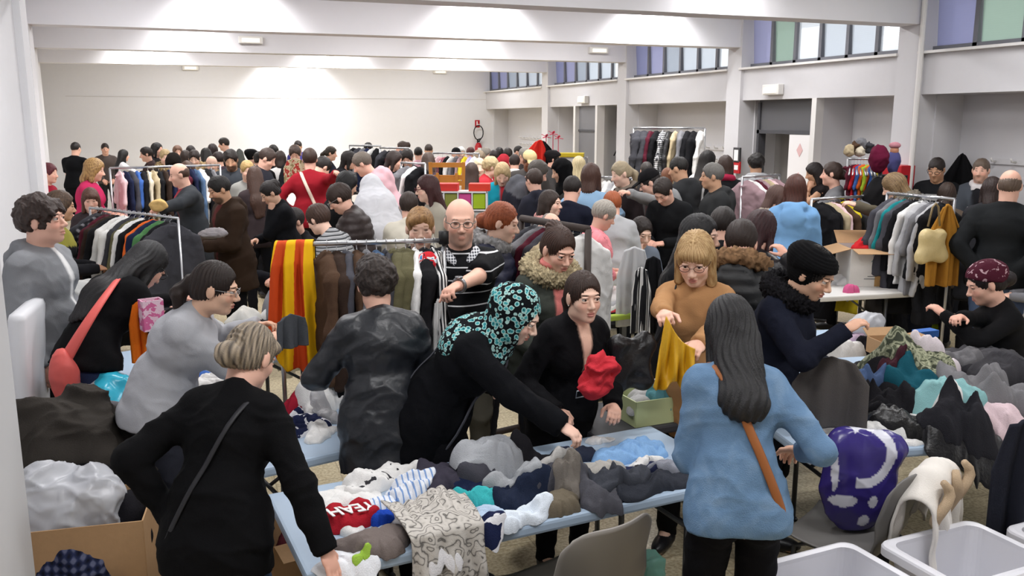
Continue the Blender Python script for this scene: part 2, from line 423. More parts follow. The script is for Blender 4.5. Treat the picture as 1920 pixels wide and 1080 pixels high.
def torso(F, J, t, w, fem, belly, k=.045, pelvis=True):
    P, Rp, wa, Rw, ch, Rc, nb = J['P'], J['Rp'], J['wa'], J['Rw'], J['ch'], J['Rc'], J['nb']
    if pelvis:
        F.ell(P, (.165 * w + t, .112 * w + t, .12 + t), Rp, k)
        for sg in (-1, 1): F.ell(P + Rp @ (sg * .075, -.045, -.055), (.085 * w + t, .085 * w + t, .09 + t), Rp, k)
    F.ell(wa, ((.128 if fem else .14) * w + t, .10 * w + t, .15), Rw, k)
    F.ell(ch + Rc @ (0, 0, .01), ((.145 if fem else .158) * w + t, .108 * w + t, .17), Rc, k)
    sw = np.linalg.norm(J['S']['R'] - J['S']['L']) / 2
    F.cone(nb + Rc @ (-sw * .72, 0, -.052), nb + Rc @ (sw * .72, 0, -.052), .054 + t * .8, .054 + t * .8, .03)
    for sg in (-1, 1): F.cone(nb + Rc @ (0, -.02, .03), nb + Rc @ (sg * sw * .85, -.01, -.035), .030 + t * .4, .036 + t * .7, .03)
    if fem:
        for sg in (-1, 1): F.ell(nb + Rc @ (sg * .072, .088, -.16), (.055 + t * .6, .05 + t * .6, .055 + t * .6), Rc, .04)
    if belly: F.ell(wa + Rw @ (0, .05 * belly, -.01), (.14 * w + t, .10 * w + .03 * belly + t, .13), Rw, .05)
def hand(F, wr, d, side, curl, zh, sc=1.):
    sg = 1 if side == 'R' else -1; Y = unit(d); Z = unit(zh - Y * (zh @ Y)); X = np.cross(Y, Z); M = np.stack([X, Y, Z], 1)
    q = lambda x, y, z: wr + M @ (np.array([x, y, z]) * sc)
    F.cone(q(0, -.05, 0), q(0, .015, 0), .027 * sc, .024 * sc, .012)
    F.ell(q(0, .045, 0), (.041 * sc, .052 * sc, .017 * sc), M, .014)
    for x, L in ((-.030, .070), (-.010, .078), (.010, .074), (.030, .058)):
        if sg < 0: x = -x
        p = q(x * .95, .082 - abs(x) * .25, 0); ang = 0.
        for i, fr in enumerate((.44, .31, .25)):
            ang += D(curl) * (1 + .3 * (i > 0)) + x * 1.2 * (i == 0) * sg * .5
            dd = math.cos(ang) * Y - math.sin(ang) * Z + X * x * 3 * .3; e = p + unit(dd) * L * fr * sc
            F.cone(p, e, (.0098 - .0010 * i) * sc, (.0088 - .0012 * i) * sc, .004); p = e
    tb = q(-sg * .028, .012, -.006); t1 = q(-sg * .056, .045, -.014 - curl * .0002); t2 = q(-sg * .060, .078, -.022 - curl * .0006)
    F.cone(tb, t1, .0135 * sc, .0115 * sc, .008); F.cone(t1, t2, .0108 * sc, .0082 * sc, .004)
def head(F, J, fem, hi, jaw=1.):
    c, R = J['hc'], J['Rh']; q = lambda x, y, z: c + R @ np.array([x, y, z])
    F.ell(q(0, -.012, .025), (.074, .092, .090), R, .02)
    F.ell(q(0, .030, -.045), (.055 * jaw, .058, .072), R, .03)
    F.ell(q(0, .062, -.096), (.024, .022, .018), R, .025)
    for sg in (-1, 1):
        F.ell(q(sg * .034, .052, -.030), (.026, .028, .026), R, .02)
        F.ell(q(sg * .040, .0, -.075), (.018, .03, .022), R, .03)
        F.ell(q(sg * .076, -.006, -.008), (.009, .019, .031), R, .006)
    F.cone(q(0, .083, .006), q(0, .107, -.030), .0075, .0115, .012)
    for sg in (-1, 1): F.ell(q(sg * .0115, .097, -.036), (.008, .010, .008), R, .008)
    if hi:
        F.ell(q(0, .072, .026), (.046, .020, .009), R, .015)
        for sg in (-1, 1): F.ell(q(sg * .031, .098, .004), (.017, .014, .011), R, .012, 's')
        for sg in (-1, 1):
            F.ell(q(sg * .031, .0815, .0125), (.0165, .0115, .0062), R, .005); F.ell(q(sg * .031, .0795, -.0065), (.0155, .010, .0048), R, .005)
        F.ell(q(0, .087, -.061), (.021, .011, .0055), R, .006); F.ell(q(0, .085, -.073), (.019, .012, .007), R, .006)
        F.ell(q(0, .102, -.0665), (.022, .010, .0016), R, .004, 's')
    th = .050 if fem else .058
    F.cone(q(0, -.022, -.045), J['nb'] + J['Rc'] @ (0, 0, -.03), th, th + .008, .03)
def skincol(V, J, base, fem, stub, hi, brow):
    L = np.array(lin(SKIN.get(base, base))); C = np.tile(L, (len(V), 1)); q = (V - J['hc']) @ J['Rh']
    def mix(m, col, a): C[:] = C * (1 - (m * a)[:, None]) + np.array(col) * (m * a)[:, None]
    def el(c, r): return np.clip((1.15 - np.sqrt((((q - np.array(c)) / np.array(r)) ** 2).sum(1))) * 4, 0, 1)
    mix(el((0, .098, -.067), (.024, .020, .012)), lin('#b0605a') if fem else L * [.8, .6, .6], .75)
    for sg in (-1, 1):
        mix(el((sg * .040, .075, -.028), (.022, .03, .018)), L * [1.05, .78, .76], .45)
        mix(el((sg * .033, .09, .0245), (.017, .028, .0042)), lin(brow), .9)
        if not hi: mix(el((sg * .031, .09, .003), (.015, .02, .006)), L * .22, .9)
        elif fem: mix(el((sg * .031, .092, .0115), (.016, .02, .003)), L * .15, .8)
    if stub: mix(np.clip(el((0, .06, -.085), (.065, .075, .050)) * (1 - el((0, .1, -.067), (.02, .03, .009))), 0, 1), lin(brow), stub)
    return C
def eyeballs(J, iris):
    V, Fc, C = [], [], []
    for sg in (-1, 1):
        n0 = len(V); c = np.array([sg * .031, .0760, .0032]); r = .0125; rings = (0, 14, 27, 31, 50, 75, 100); seg = 12
        for a in rings:
            for k in range(seg):
                b = 2 * math.pi * k / seg; V.append(c + r * np.array([math.sin(D(a)) * math.cos(b), math.cos(D(a)) * 1.06, math.sin(D(a)) * math.sin(b)]))
                C.append(lin('#0b0a0a') if a <= 14 else lin(iris) if a <= 28 else lin('#d2cac4'))
        for i in range(len(rings) - 1):
            for k in range(seg): Fc.append((n0 + i * seg + k, n0 + i * seg + (k + 1) % seg, n0 + (i + 1) * seg + (k + 1) % seg, n0 + (i + 1) * seg + k))
    V = np.array(V) @ J['Rh'].T + J['hc']; return V, np.array(Fc), np.array(C)
def haircol(V, J, c1, c2, amt):
    q = (V - J['hc']) @ J['Rh']; az = np.arctan2(q[:, 0], -q[:, 1] + .02)
    n = np.sin(az * 31 + q[:, 2] * 30 + 2 * np.sin(q[:, 2] * 21)) * .5 + np.sin(az * 53 + q[:, 2] * 14 + q[:, 1] * 70) * .5
    a = np.clip(.5 + n * .6, 0, 1)[:, None] * amt
    return np.array(lin(c1)) * (.85 + .2 * n[:, None] * .6) * (1 - a) + np.array(lin(c2)) * a
def hair_field(J, style, v, vol=1., hl=.27):
    c, R, nb, Rc = J['hc'], J['Rh'], J['nb'], J['Rc']; q = lambda x, y, z: c + R @ np.array([x, y, z]); F = Field(v)
    b = lambda x, y, z: nb + Rc @ np.array([x, y, z])
    g = .010 + .010 * (vol - 1) * 2
    if style == 'bald':
        F.ell(q(0, -.016, .012), (.079, .097, .086), R); F.ell(q(0, .115, -.02), (.10, .13, .14), R, .01, 's'); F.ell(q(0, -.0, .10), (.10, .115, .07), R, .01, 's'); F.ell(q(0, -.01, -.12), (.12, .10, .07), R, .01, 's'); return F
    if style == 'buzz': g = .004
    if style in ('pony', 'bun', 'topbun', 'updo'): g = .007
    F.ell(q(0, -.014, .027), (.075 + g * .7, .095 + g, .092 + g * .8), R, .02)
    low = style in ('long', 'bob', 'curlylong')
    if style in ('curly', 'curlylong'): F.ell(q(0, -.03, .03), (.095, .105, .102), R, .02)
    if low:
        Lz = .14 if style == 'bob' else .20
        for sg in (-1, 1): F.cone(q(sg * .062, -.006, .0), q(sg * .074, .004, -Lz + .02), .026 * vol, .022 * vol, .03)
        F.cone(q(0, -.055, .0), q(0, -.075, -Lz + .01), .068, .058 * vol, .03, sq=(R[:, 1], .75))
        if style != 'bob':
            F.cone(q(-.02, -.065, -.06), b(-.03, -.105, -.12), .062, .050, .04, sq=(Rc[:, 1], .7)); F.cone(q(.02, -.065, -.06), b(.03, -.105, -.12), .062, .050, .04, sq=(Rc[:, 1], .7))
            F.cone(b(-.02, -.105, -.10), b(-.015, -.125, -hl), .058, .03, .04, sq=(Rc[:, 1], .6)); F.cone(b(.03, -.105, -.10), b(.04, -.125, -hl + .02), .055, .025, .04, sq=(Rc[:, 1], .6))
    if style in ('pony', 'bun', 'topbun', 'updo'):
        F.ell(q(0, -.05, -.02), (.070, .065, .06), R, .03)
    # the face stays clear
    if style in ('pony', 'bun', 'topbun', 'updo'): F.ell(q(0, .128, -.030), (.078, .085, .112), R, .012, 's')
    elif style == 'short' and vol < 1.01: F.ell(q(0, .124, -.030), (.078, .085, .103), R, .012, 's'); F.cone(q(.03, .10, .06), q(.05, .075, .07), .02, .012, .01, op='s')
    elif low: F.ell(q(.008, .122, -.040), (.066, .085, .112), R, .015, 's')
    else: F.ell(q(0, .122, -.045), (.070, .085, .104), R, .015, 's')
    if not low:
        F.ell(q(0, -.005, -.125), (.105, .115, .085 if style not in ('pony', 'bun') else .08), R, .015, 's')
        for sg in (-1, 1): F.ell(q(sg * .085, .0, -.035), (.022, .030, .045), R, .01, 's')
    if style == 'bun': F.ell(q(0, -.122, -.022), (.050, .042, .048), R, .006)
    if style == 'topbun': F.ell(q(0, -.085, .085), (.045, .045, .04), R, .008)
    if style == 'updo': F.ell(q(0, -.10, .045), (.05, .045, .055), R, .015)
    if style == 'pony':
        F.ell(q(0, -.108, .01), (.024, .026, .024), R, .008)
        p0 = q(0, -.118, .008); p1 = q(0, -.155, -.06); p2 = p1 + np.array([0, -.01, -.15]); F.cone(p0, p1, .024, .034, .02); F.cone(p1, p2, .034, .014, .02)
    return F
def fringe(F, J, k):
    q = lambda x, y, z: J['hc'] + J['Rh'] @ np.array([x, y, z])
    if k == 'bangs': F.ell(q(0, .066, .050), (.060, .032, .032), J['Rh'], .02)
    if k == 'side': F.ell(q(.018, .064, .060), (.056, .030, .028), J['Rh'] @ RY(.35), .02)
    if k == 'messy':
        for x, z in ((-.05, .045), (-.02, .055), (.02, .05), (.05, .04)): F.cone(q(x, .05, .075), q(x * 1.05 + .008, .088, z - .012), .022, .008, .015)
    return F
def put(name, root, VQC, m): V, Q, C = VQC; return link_mesh(name, np_mesh(name, V, Q, True, C), m, root)
PEOPLE = []
def person(x, y, t, face, label, top='sweater', tc='#222222', legs='#1c1d22', hair='short', hc='#2a1d17', skin='fair', group=None, **p):
    """x, y: pixel of the crown of the head, t: depth in metres, face: 0 looks at the camera, 90 to the right, 180 away"""
    fem = p.get('fem', True); hi = t < 4.9; mid = t < 8.6; J = skeleton(p); tp = J['top']; w = p.get('w', 1.); HK = 1.06 if t < 6.2 else .99; HS = lambda V: J['hc'] + (V - J['hc']) * HK
    t0_ = t * (.92 if 4.9 < t < 6.2 else 1.03 if t >= 6.2 else 1.); best = None
    for dt in (0, .12, -.12, .24, -.24, .36, -.36, .48, -.48, .62, -.62):        # stand clear of everyone already placed
        if t0_ < 4.5 and dt: break
        t = t0_ + dt; Wp = atd(x, y, t); s = Wp[2] / tp[2]
        v = unit(Wp[:2] - CP[:2]); rt = np.array([v[1], -v[0]]); f = D(face); dr = -math.cos(f) * v + math.sin(f) * rt
        rz = math.atan2(dr[1], dr[0]) - math.pi / 2; cz, sz = math.cos(rz), math.sin(rz)
        ox = Wp[0] - s * (cz * tp[0] - sz * tp[1]); oy = Wp[1] - s * (sz * tp[0] + cz * tp[1])
        dm = min([math.hypot(ox - q_[3][0], oy - q_[3][1]) for q_ in PEOPLE] + [9.]) - abs(dt) * .02
        if best is None or dm > best[0] + .02: best = (dm, t, Wp, s, rz, cz, sz, ox, oy)
        if dm > .40: break
    dm, t, Wp, s, rz, cz, sz, ox, oy = best
    def w2l(q): dx, dy, dz = q[0] - ox, q[1] - oy, q[2]; return np.array([cz * dx + sz * dy, -sz * dx + cz * dy, dz]) / s
    arms(J, p, w2l, s)
    PEOPLE.append((label, round(s * 1.715, 2), t, (round(ox, 2), round(oy, 2)))); seed = (x * 13 + y * 7) % 97 / 9.
    root = thing('person', label, 'person', (ox, oy, 0), rz, group); root.scale = (s, s, s)
    vb = .014 if hi else .020 if mid else .026; vh = .0036 if hi else .0075 if mid else .010; vc = .009 if t < 4 else .011 if hi else .018 if mid else .025
    belly = p.get('belly', 0); brow = p.get('brow', hc if hair not in () else '#3a2a20'); brow = p.get('brow', hc)
    # ---- body: one skin mesh with head, neck, arms, hands, legs and feet
    B = Field(vb); torso(B, J, -.004, w, fem, belly)
    for sd in 'RL':
        aw = .9 if fem else 1.08; aw *= (1 + (w - 1) * .6)
        B.ell(J['S'][sd], (.050 * aw, .050 * aw, .050 * aw), None, .04)
        B.cone(J['S'][sd], J['E'][sd], .045 * aw, .036 * aw, .03); B.cone(J['E'][sd], J['W'][sd] - J['D'][sd] * .02, .036 * aw, .026 * aw, .02)
        B.cone(J['H'][sd], J['K'][sd], .083 * w, .056, .03); B.cone(J['K'][sd], J['A'][sd], .053, .036, .03)
        B.cone(J['A'][sd], J['T'][sd], .036, .03, .02)
    B.cone(J['nb'] - J['Rc'] @ (0, 0, .04), J['nb'] + (J['hc'] - J['nb']) * .3, .05, .045, .03)
    V, Q = fmesh(B); C = skincol(V, J, skin, fem, 0, hi, brow)
    Hf = Field(vh); head(Hf, J, fem, mid, p.get('jaw', 1.)); V2, Q2 = fmesh(Hf, it=0 if hi else 1); C2 = skincol(V2, J, skin, fem, p.get('stub', 0), hi, brow); V2 = HS(V2)
    Vs, Qs, Cs = [V, V2], [Q, Q2], [C, C2]
    for sd in 'RL':
        hf = Field(vh if not hi else .004); sg = 1 if sd == 'R' else -1; d = J['D'][sd]
        zh = np.array([sg, 0, .1]) if d[2] < -.75 else np.array([sg * .35, -.1, 1.])
        if p.get('z' + sd) is not None: zh = np.array(p['z' + sd], float)
        hd = unit(d + np.array(p.get('bend' + sd, (0, 0, 0)), float))
        hand(hf, J['W'][sd], hd, sd, p.get('curl' + sd, 18 if p.get(sd, 'down') in ('down', 'table') else 32), zh, .93 if fem else 1.03)
        a, b_ = fmesh(hf, it=0 if hi else 1); Vs.append(a); Qs.append(b_); Cs.append(np.tile(np.array(lin(SKIN.get(skin, skin))) * [1.0, .93, .92], (len(a), 1)))
    if hi:
        a, b_, c_ = eyeballs(J, p.get('iris', '#3a2416')); Vs.append(HS(a)); Qs.append(b_); Cs.append(c_)
    off = np.cumsum([0] + [len(a) for a in Vs[:-1]]); body = put('body', root, (np.concatenate(Vs), np.concatenate([q + o for q, o in zip(Qs, off)]), np.concatenate(Cs)), MATS['skin'])
    # ---- top
    th, hem, flare, slv, fold, mk = TOPS[top]; th += p.get('loose', 0); hem = p.get('hem', hem); sl = p.get('sleeve', slv)
    T = Field(vc); torso(T, J, th, w, fem, belly); P = J['P']; hz = P + J['Rp'] @ (0, 0, -hem)
    rb = (.165 * w + th) * flare
    if p.get('pose', 'stand') in ('stand',) or hem < .2:
        T.cone(P + J['Rp'] @ (0, 0, .03), hz + (np.array([0, 0, 0]) if hem < .2 else np.array([0, -.02, 0])), .155 * w + th, rb, .04, True, sq=(np.array([0, 1., 0]), .74))
    if p.get('pose', 'stand') != 'stand' and hem >= .2:
        for sd in 'RL': T.cone(J['H'][sd], J['K'][sd], .11 + th, .09, .06)
    T.plane(hz, -J['Rp'][:, 2] if hem < .2 else (0, 0, -1))
    nb, Rc = J['nb'], J['Rc']
    T.cone(nb + Rc @ (0, -.01, -.03), nb + Rc @ (0, -.004, .028 if top not in ('tank', 'dress') else -.005), .078 + th * .3, .066 if top not in ('tank', 'tee', 'dress', 'blouse') else .06, .03, True)
    if top in ('hoodie', 'parka', 'puffer') and not p.get('hoodup') and not p.get('nohood'):
        for a0 in range(-3, 4):
            an = a0 * .42; an2 = an + .42
            pt = lambda an: nb + Rc @ (.088 * math.sin(an), -.02 - .080 * math.cos(an), .036 - .004 * math.cos(an))
            if a0 < 3: T.cone(pt(an), pt(an2), .036, .036, .02)
        T.ell(nb + Rc @ (0, -.125, -.06), (.105, .050, .10), Rc, .012)
    if top in ('jacket', 'coat', 'leather', 'polo'):
        T.cone(nb + Rc @ (0, -.012, 0), nb + Rc @ (0, -.002, .045), .078, .072, .012, True)
    for sd in 'RL':
        aw = (.9 if fem else 1.08) * (1 + (w - 1) * .6); S_, E_, W_ = J['S'][sd], J['E'][sd], J['W'][sd]
        if sl <= 0: continue
        if sl <= 1:
            T.cone(S_, S_ + (E_ - S_) * sl, .049 * aw + th, .049 * aw + th, .03, True)
        else:
            T.cone(S_, E_, .048 * aw + th * .8, .041 * aw + th * .65, .03); e2 = W_ - (W_ - E_) * (2 - sl) + J['D'][sd] * (.012 if sl >= 2 else 0)
            T.cone(E_, e2, .041 * aw + th * .65, .030 * aw + th * .5 + .003, .02, True)
            if hi and sl >= 2: T.cone(e2 - J['D'][sd] * .028, e2, .033 * aw + th * .52, .033 * aw + th * .52, .004, True)
    fo = fold * (1. if hi else .8); V, Q = fmesh(T, fo * p.get('foldx', 1), 15 if top not in ('abaya',) else 9, seed, (1, 1, 1.7) if top not in ('abaya', 'coat') else (1.3, 1.3, .7), 1)
    if top == 'puffer': nn = vnormals(V, Q); V = V + nn * (np.abs(np.sin(V[:, 2] * math.pi / .062)) ** .5 * .014 - .008)[:, None]
    base = np.array(lin(tc)); C = np.tile(base, (len(V), 1)); lc = (V - nb) @ Rc; nrm = vnormals(V, Q) @ Rc
    hz_ = (V - J['P']) @ J['Rp']
    if top in ('sweater', 'hoodie', 'tunic') and not p.get('pat'):
        C = C * (1 - .10 * (np.abs(hz_[:, 2] + hem - .02) < .02)[:, None])
    if p.get('inner'):
        ic, wid = p['inner']; dz = np.clip(-lc[:, 2], 0, .5); m = np.clip((wid * (1 - dz * p.get('vee', 1.2)) - np.abs(lc[:, 0])) / .012 + .5, 0, 1) * ((lc[:, 1] > .03) & (lc[:, 2] < .05)); C = C * (1 - m[:, None]) + np.array(lin(ic)) * m[:, None]
    if p.get('yoke'): m = (lc[:, 2] > -.13); C[m] = lin(p['yoke'])
    if p.get('pipe'):
        for z0 in (-.10, -.12): C[np.abs(lc[:, 2] - z0) < .006] = lin(p['pipe'])
    if p.get('lowpart'): m = hz_[:, 2] < p['lowpart'][1]; C[m] = lin(p['lowpart'][0])
    tm = p.get('pat') or MATS[mk]
    tn = {'tee': 'tee_shirt', 'polo': 'polo_shirt', 'tank': 'tank_top', 'leather': 'leather_jacket', 'abaya': 'abaya', 'puffer': 'puffer_jacket'}.get(top, top)
    to = put(tn, root, (V, Q, C), tm)
    # ---- legs
    if legs:
        G = Field(vc); G.ell(P, (.168 * w, .118 * w, .10), J['Rp'], .04); G.plane(P + (0, 0, .08), (0, 0, 1)); lw = p.get('legw', 1.)
        for sg in (-1, 1): G.ell(P + J['Rp'] @ (sg * .075, -.045, -.055), (.088 * w, .088 * w, .095), J['Rp'], .03)
        for sd in 'RL':
            G.cone(J['H'][sd], J['K'][sd], .094 * w, .068 * lw, .03); kk, aa = J['K'][sd], J['A'][sd]; G.cone(kk, aa + (aa - kk) * .04, .066 * lw, .052 * lw, .02, True)
        V, Q = fmesh(G, .006, 17, seed + 2, (1, 1, 1.6)); C = np.tile(np.array(lin(legs)), (len(V), 1))
        put('trousers', root, (V, Q, C), MATS['woven_cloth'])
        if not mid and t > 9: pass
        for sd in 'RL':
            Sf = Field(.011 if hi else .016); A, Tt = J['A'][sd], J['T'][sd]; dv = unit(Tt - A); dv[2] = 0; M = np.stack([np.cross(unit(dv), [0, 0, 1]), unit(dv), [0, 0, 1.]], 1)
            Sf.ell(A + (0, 0, -.035) + dv * .075, (.046, .125, .04), M, .02); Sf.cone(A + (0, 0, -.03), A + (0, 0, .035), .046, .045, .02, True); Sf.plane((0, 0, max(.004, A[2] - .081)), (0, 0, -1))
            a, b_ = fmesh(Sf); put('shoe', root, (a, b_, np.tile(np.array(lin(p.get('shoes', '#17161a'))), (len(a), 1))), MATS['leather_cloth'])
    # ---- hair, headwear
    wear = p.get('wear'); vol = p.get('vol', 1.); h2 = p.get('h2', hc)
    if hair and hair != 'none':
        Fh = hair_field(J, hair, vh * 1.25, vol, p.get('hl', .27))
        if p.get('fringe'): fringe(Fh, J, p['fringe'])
        V, Q = fmesh(Fh); q_ = (V - J['hc']) @ J['Rh']; az = np.arctan2(q_[:, 0], -q_[:, 1] + .02); nn = vnormals(V, Q)
        am = .0028 if 'curly' not in hair else 0
        disp = am * np.sin(az * 37 + 4 * np.sin(q_[:, 2] * 24 + seed)) + .002 * wrinkle(q_, 30, seed, (1, 1, .4)) * (1 if hair != 'buzz' else 0)
        if 'curly' in hair: disp = .008 * wrinkle(q_, 46, seed) + .004 * wrinkle(q_, 110, seed + 2)
        if hair == 'bun' or hair == 'topbun': disp = disp + .003 * np.sin(np.linalg.norm(q_ - np.array([0, -.118, -.015]), axis=1) * 300) * (q_[:, 1] < -.1)
        V = V + nn * disp[:, None]
        put('hair', root, (HS(V), Q, haircol(V, J, hc, h2, p.get('h2a', .35))), MATS['hair_strands'])
    c, R = J['hc'], J['Rh']; q = lambda x_, y_, z_: c + R @ np.array([x_, y_, z_])
    if wear:
        kind, wc = wear[0], wear[1]; Fw = Field(vh * 1.3)
        if kind == 'beanie':
            Fw.ell(q(0, -.022, .042), (.100, .120, .082), R, .02); Fw.plane(q(0, 0, .018) + R @ (0, -.03, 0), R @ unit((0, .25, -1))); Fw.cone(q(0, -.022, .012), q(0, -.012, .05), .10, .10, .012, True, sq=(R[:, 0], .86))
            Fw.ell(q(0, -.085, .06), (.075, .06, .05), R, .03)
        elif kind == 'cap':
            Fw.ell(q(0, -.014, .045), (.088, .106, .088), R, .01); Fw.plane(q(0, 0, .03), R @ (0, 0, -1.)); Fw.ell(q(0, .115, .034), (.062, .075, .010), R @ RX(-.2), .006)
        elif kind in ('hijab', 'hood'):
            gx = 1. if kind == 'hijab' else 1.12
            Fw.ell(q(0, -.025, .012), (.098 * gx, .120 * gx, .118 * gx), R, .03)
            Fw.cone(q(0, -.01, -.08), nb + Rc @ (0, 0, -.02), .085, .125, .05); Fw.ell(nb + Rc @ (0, -.02, -.07), (.16, .12, .10), Rc, .04)
            if kind == 'hijab': Fw.ell(nb + Rc @ (0, .07, -.10), (.12, .07, .13), Rc, .05); Fw.ell(nb + Rc @ (0, -.07, -.09), (.15, .08, .13), Rc, .05)
            Fw.ell(q(0, .130, -.018), (.056 * gx, .085, .085 * gx), R, .012, 's'); Fw.ell(q(0, .02, -.02), (.066, .085, .10), R, .01, 's')
        elif kind == 'headscarf':
            Fw.ell(q(0, -.024, .038), (.093, .115, .095), R, .02); Fw.plane(q(0, 0, .02), R @ unit((0, .5, -1))); Fw.ell(q(0, -.115, -.03), (.04, .035, .045), R, .02)
        elif kind == 'shawl':
            Fw.ell(q(0, -.022, .014), (.098, .118, .118), R, .03); Fw.cone(q(0, -.03, -.06), nb + Rc @ (0, -.03, -.02), .10, .15, .06)
            Fw.cone(nb + Rc @ (0, -.03, -.03), nb + Rc @ (0, -.06, -.45), .19, .24, .06, True, sq=(Rc[:, 1], .6)); Fw.ell(q(0, .13, -.02), (.056, .085, .085), R, .012, 's')
        V, Q = fmesh(Fw, .006 if kind in ('hijab', 'shawl', 'hood') else .0035, 22, seed, (1, 1, 1)); C = np.tile(np.array(lin(wc)), (len(V), 1))
        if kind == 'beanie': V = V + vnormals(V, Q) * (.0015 * np.sin(((V - c) @ R)[:, 2] * 500))[:, None]
        put({'hijab': 'headscarf', 'hood': 'hood'}.get(kind, kind), root, (HS(V), Q, C), wear[2] if len(wear) > 2 else MATS['woven_cloth'])
    if p.get('fur') or p.get('scarf'):
        isf = bool(p.get('fur')); col = p.get('fur') or p.get('scarf'); Ff = Field(vh * 1.8); up = p.get('furup', 0)
        N = 12
        if up:      # fur round the opening of a raised hood
            ring = [q(.10 * math.sin(a), .055, .012 + .125 * math.cos(a)) for a in [2 * math.pi * i / N for i in range(N)]]; rr = .026
        else:
            r0 = p.get('furr', .095 if isf else .072); ring = [nb + Rc @ (r0 * math.sin(a), -.015 - r0 * .95 * math.cos(a), .034 + .02 * math.cos(a)) for a in [2 * math.pi * i / N for i in range(N)]]; rr = .042 if isf else .030
        for i in range(N): Ff.cone(ring[i], ring[(i + 1) % N], rr, rr, .02)
        if not isf:
            if p.get('tails'):
                for sg in (-1, 1): Ff.cone(nb + Rc @ (sg * .04, .08, -.0), nb + Rc @ (sg * .06, .15, -.34), .034, .045, .02, True, sq=(Rc[:, 1], .5))
            else: Ff.cone(nb + (0, 0, -.01), nb + (0, 0, .035) + Rc @ (0, .01, 0), .075, .075, .02, True)
        V, Q = fmesh(Ff, 0 if isf else .007, 26, seed, (1, 1, 1))
        if isf:
            rng = np.random.default_rng(int(seed * 10)); nn = vnormals(V, Q); V = V + nn * ((rng.random(len(V)) ** 2 * .022 + .006 * wrinkle(V, 60, seed))[:, None]) + np.array([0, 0, -1]) * (rng.random(len(V)) * .006)[:, None]
            C = np.array(lin(col)) * (.55 + .9 * rng.random(len(V)) ** 1.3)[:, None]
        else: C = np.tile(np.array(lin(col)), (len(V), 1))
        put('fur_trim' if isf else 'scarf', root, (V, Q, C), MATS['woven_cloth'])
    if p.get('glasses'):
        g = MB(); M3 = lambda a: tuple(c + R @ np.array(a))
        for sg in (-1, 1):
            g.tube([M3((sg * .032 + .023 * math.cos(a), .103 - abs(math.cos(a)) * .002, .001 + .016 * math.sin(a))) for a in [2 * math.pi * i / 14 for i in range(14)]], .0014 if hi else .0025, 5, True)
            g.tube([M3((sg * .055, .100, .005)), M3((sg * .074, .06, .008)), M3((sg * .078, .0, .006))], .0014 if hi else .0025, 5)
        g.tube([M3((-.009, .104, .004)), M3((0, .108, .006)), M3((.009, .104, .004))], .0012, 5)
        g.v = [tuple(HS(np.array(v_))) for v_ in g.v]
        g.build('glasses', mat('spectacle_frame', p['glasses'], .3, .6), root, True)
    if p.get('earring') and hi: MB().lathe([(0, -.005), (.005, 0), (0, .005)], tuple(q(.082, .0, -.04)), 8).lathe([(0, -.005), (.005, 0), (0, .005)], tuple(q(-.082, .0, -.04)), 8).build('earring', mat('pearl', '#eeeae4', .2), root, True)
    root['_'] = 0; del root['_']
    if p.get('strap'):                                   # a strap that lies on the surface of the top
        sc_, sd, wd = p['strap'][0], p['strap'][1], p['strap'][2]; sg = 1 if sd == 'R' else -1; cc = J['wa'] * .45 + J['ch'] * .55
        hip = P + J['Rp'] @ (-sg * .12, -.02, -.02); sh = nb + Rc @ (sg * .085, -.01, .0); cc = (hip + sh) / 2
        u = unit(sh - hip); vv = unit(np.cross(u, np.cross(Rc @ (0, 1., 0), u))); vv = unit(Rc @ (0, 1., 0) - u * (Rc @ (0, 1., 0) @ u)); pts = []; L = np.linalg.norm(sh - hip) / 2
        for i in range(36):
            a = 2 * math.pi * i / 36; dd = u * math.cos(a) + vv * math.sin(a); r_ = .52
            while r_ > .05 and T.sample(cc + dd * r_) > .004: r_ -= .008
            pts.append(cc + dd * (r_ + .012))
        for _ in range(2): pts = [(pts[i - 1] + 2 * pts[i] + pts[(i + 1) % 36]) / 4 for i in range(36)]
        MB().tube([tuple(a) for a in pts], wd, 8, True, flat=.35).build('bag_strap', mat('strap_leather', sc_, .5), root, True)
        root['_s'] = 0; del root['_s']
    return root, J, T
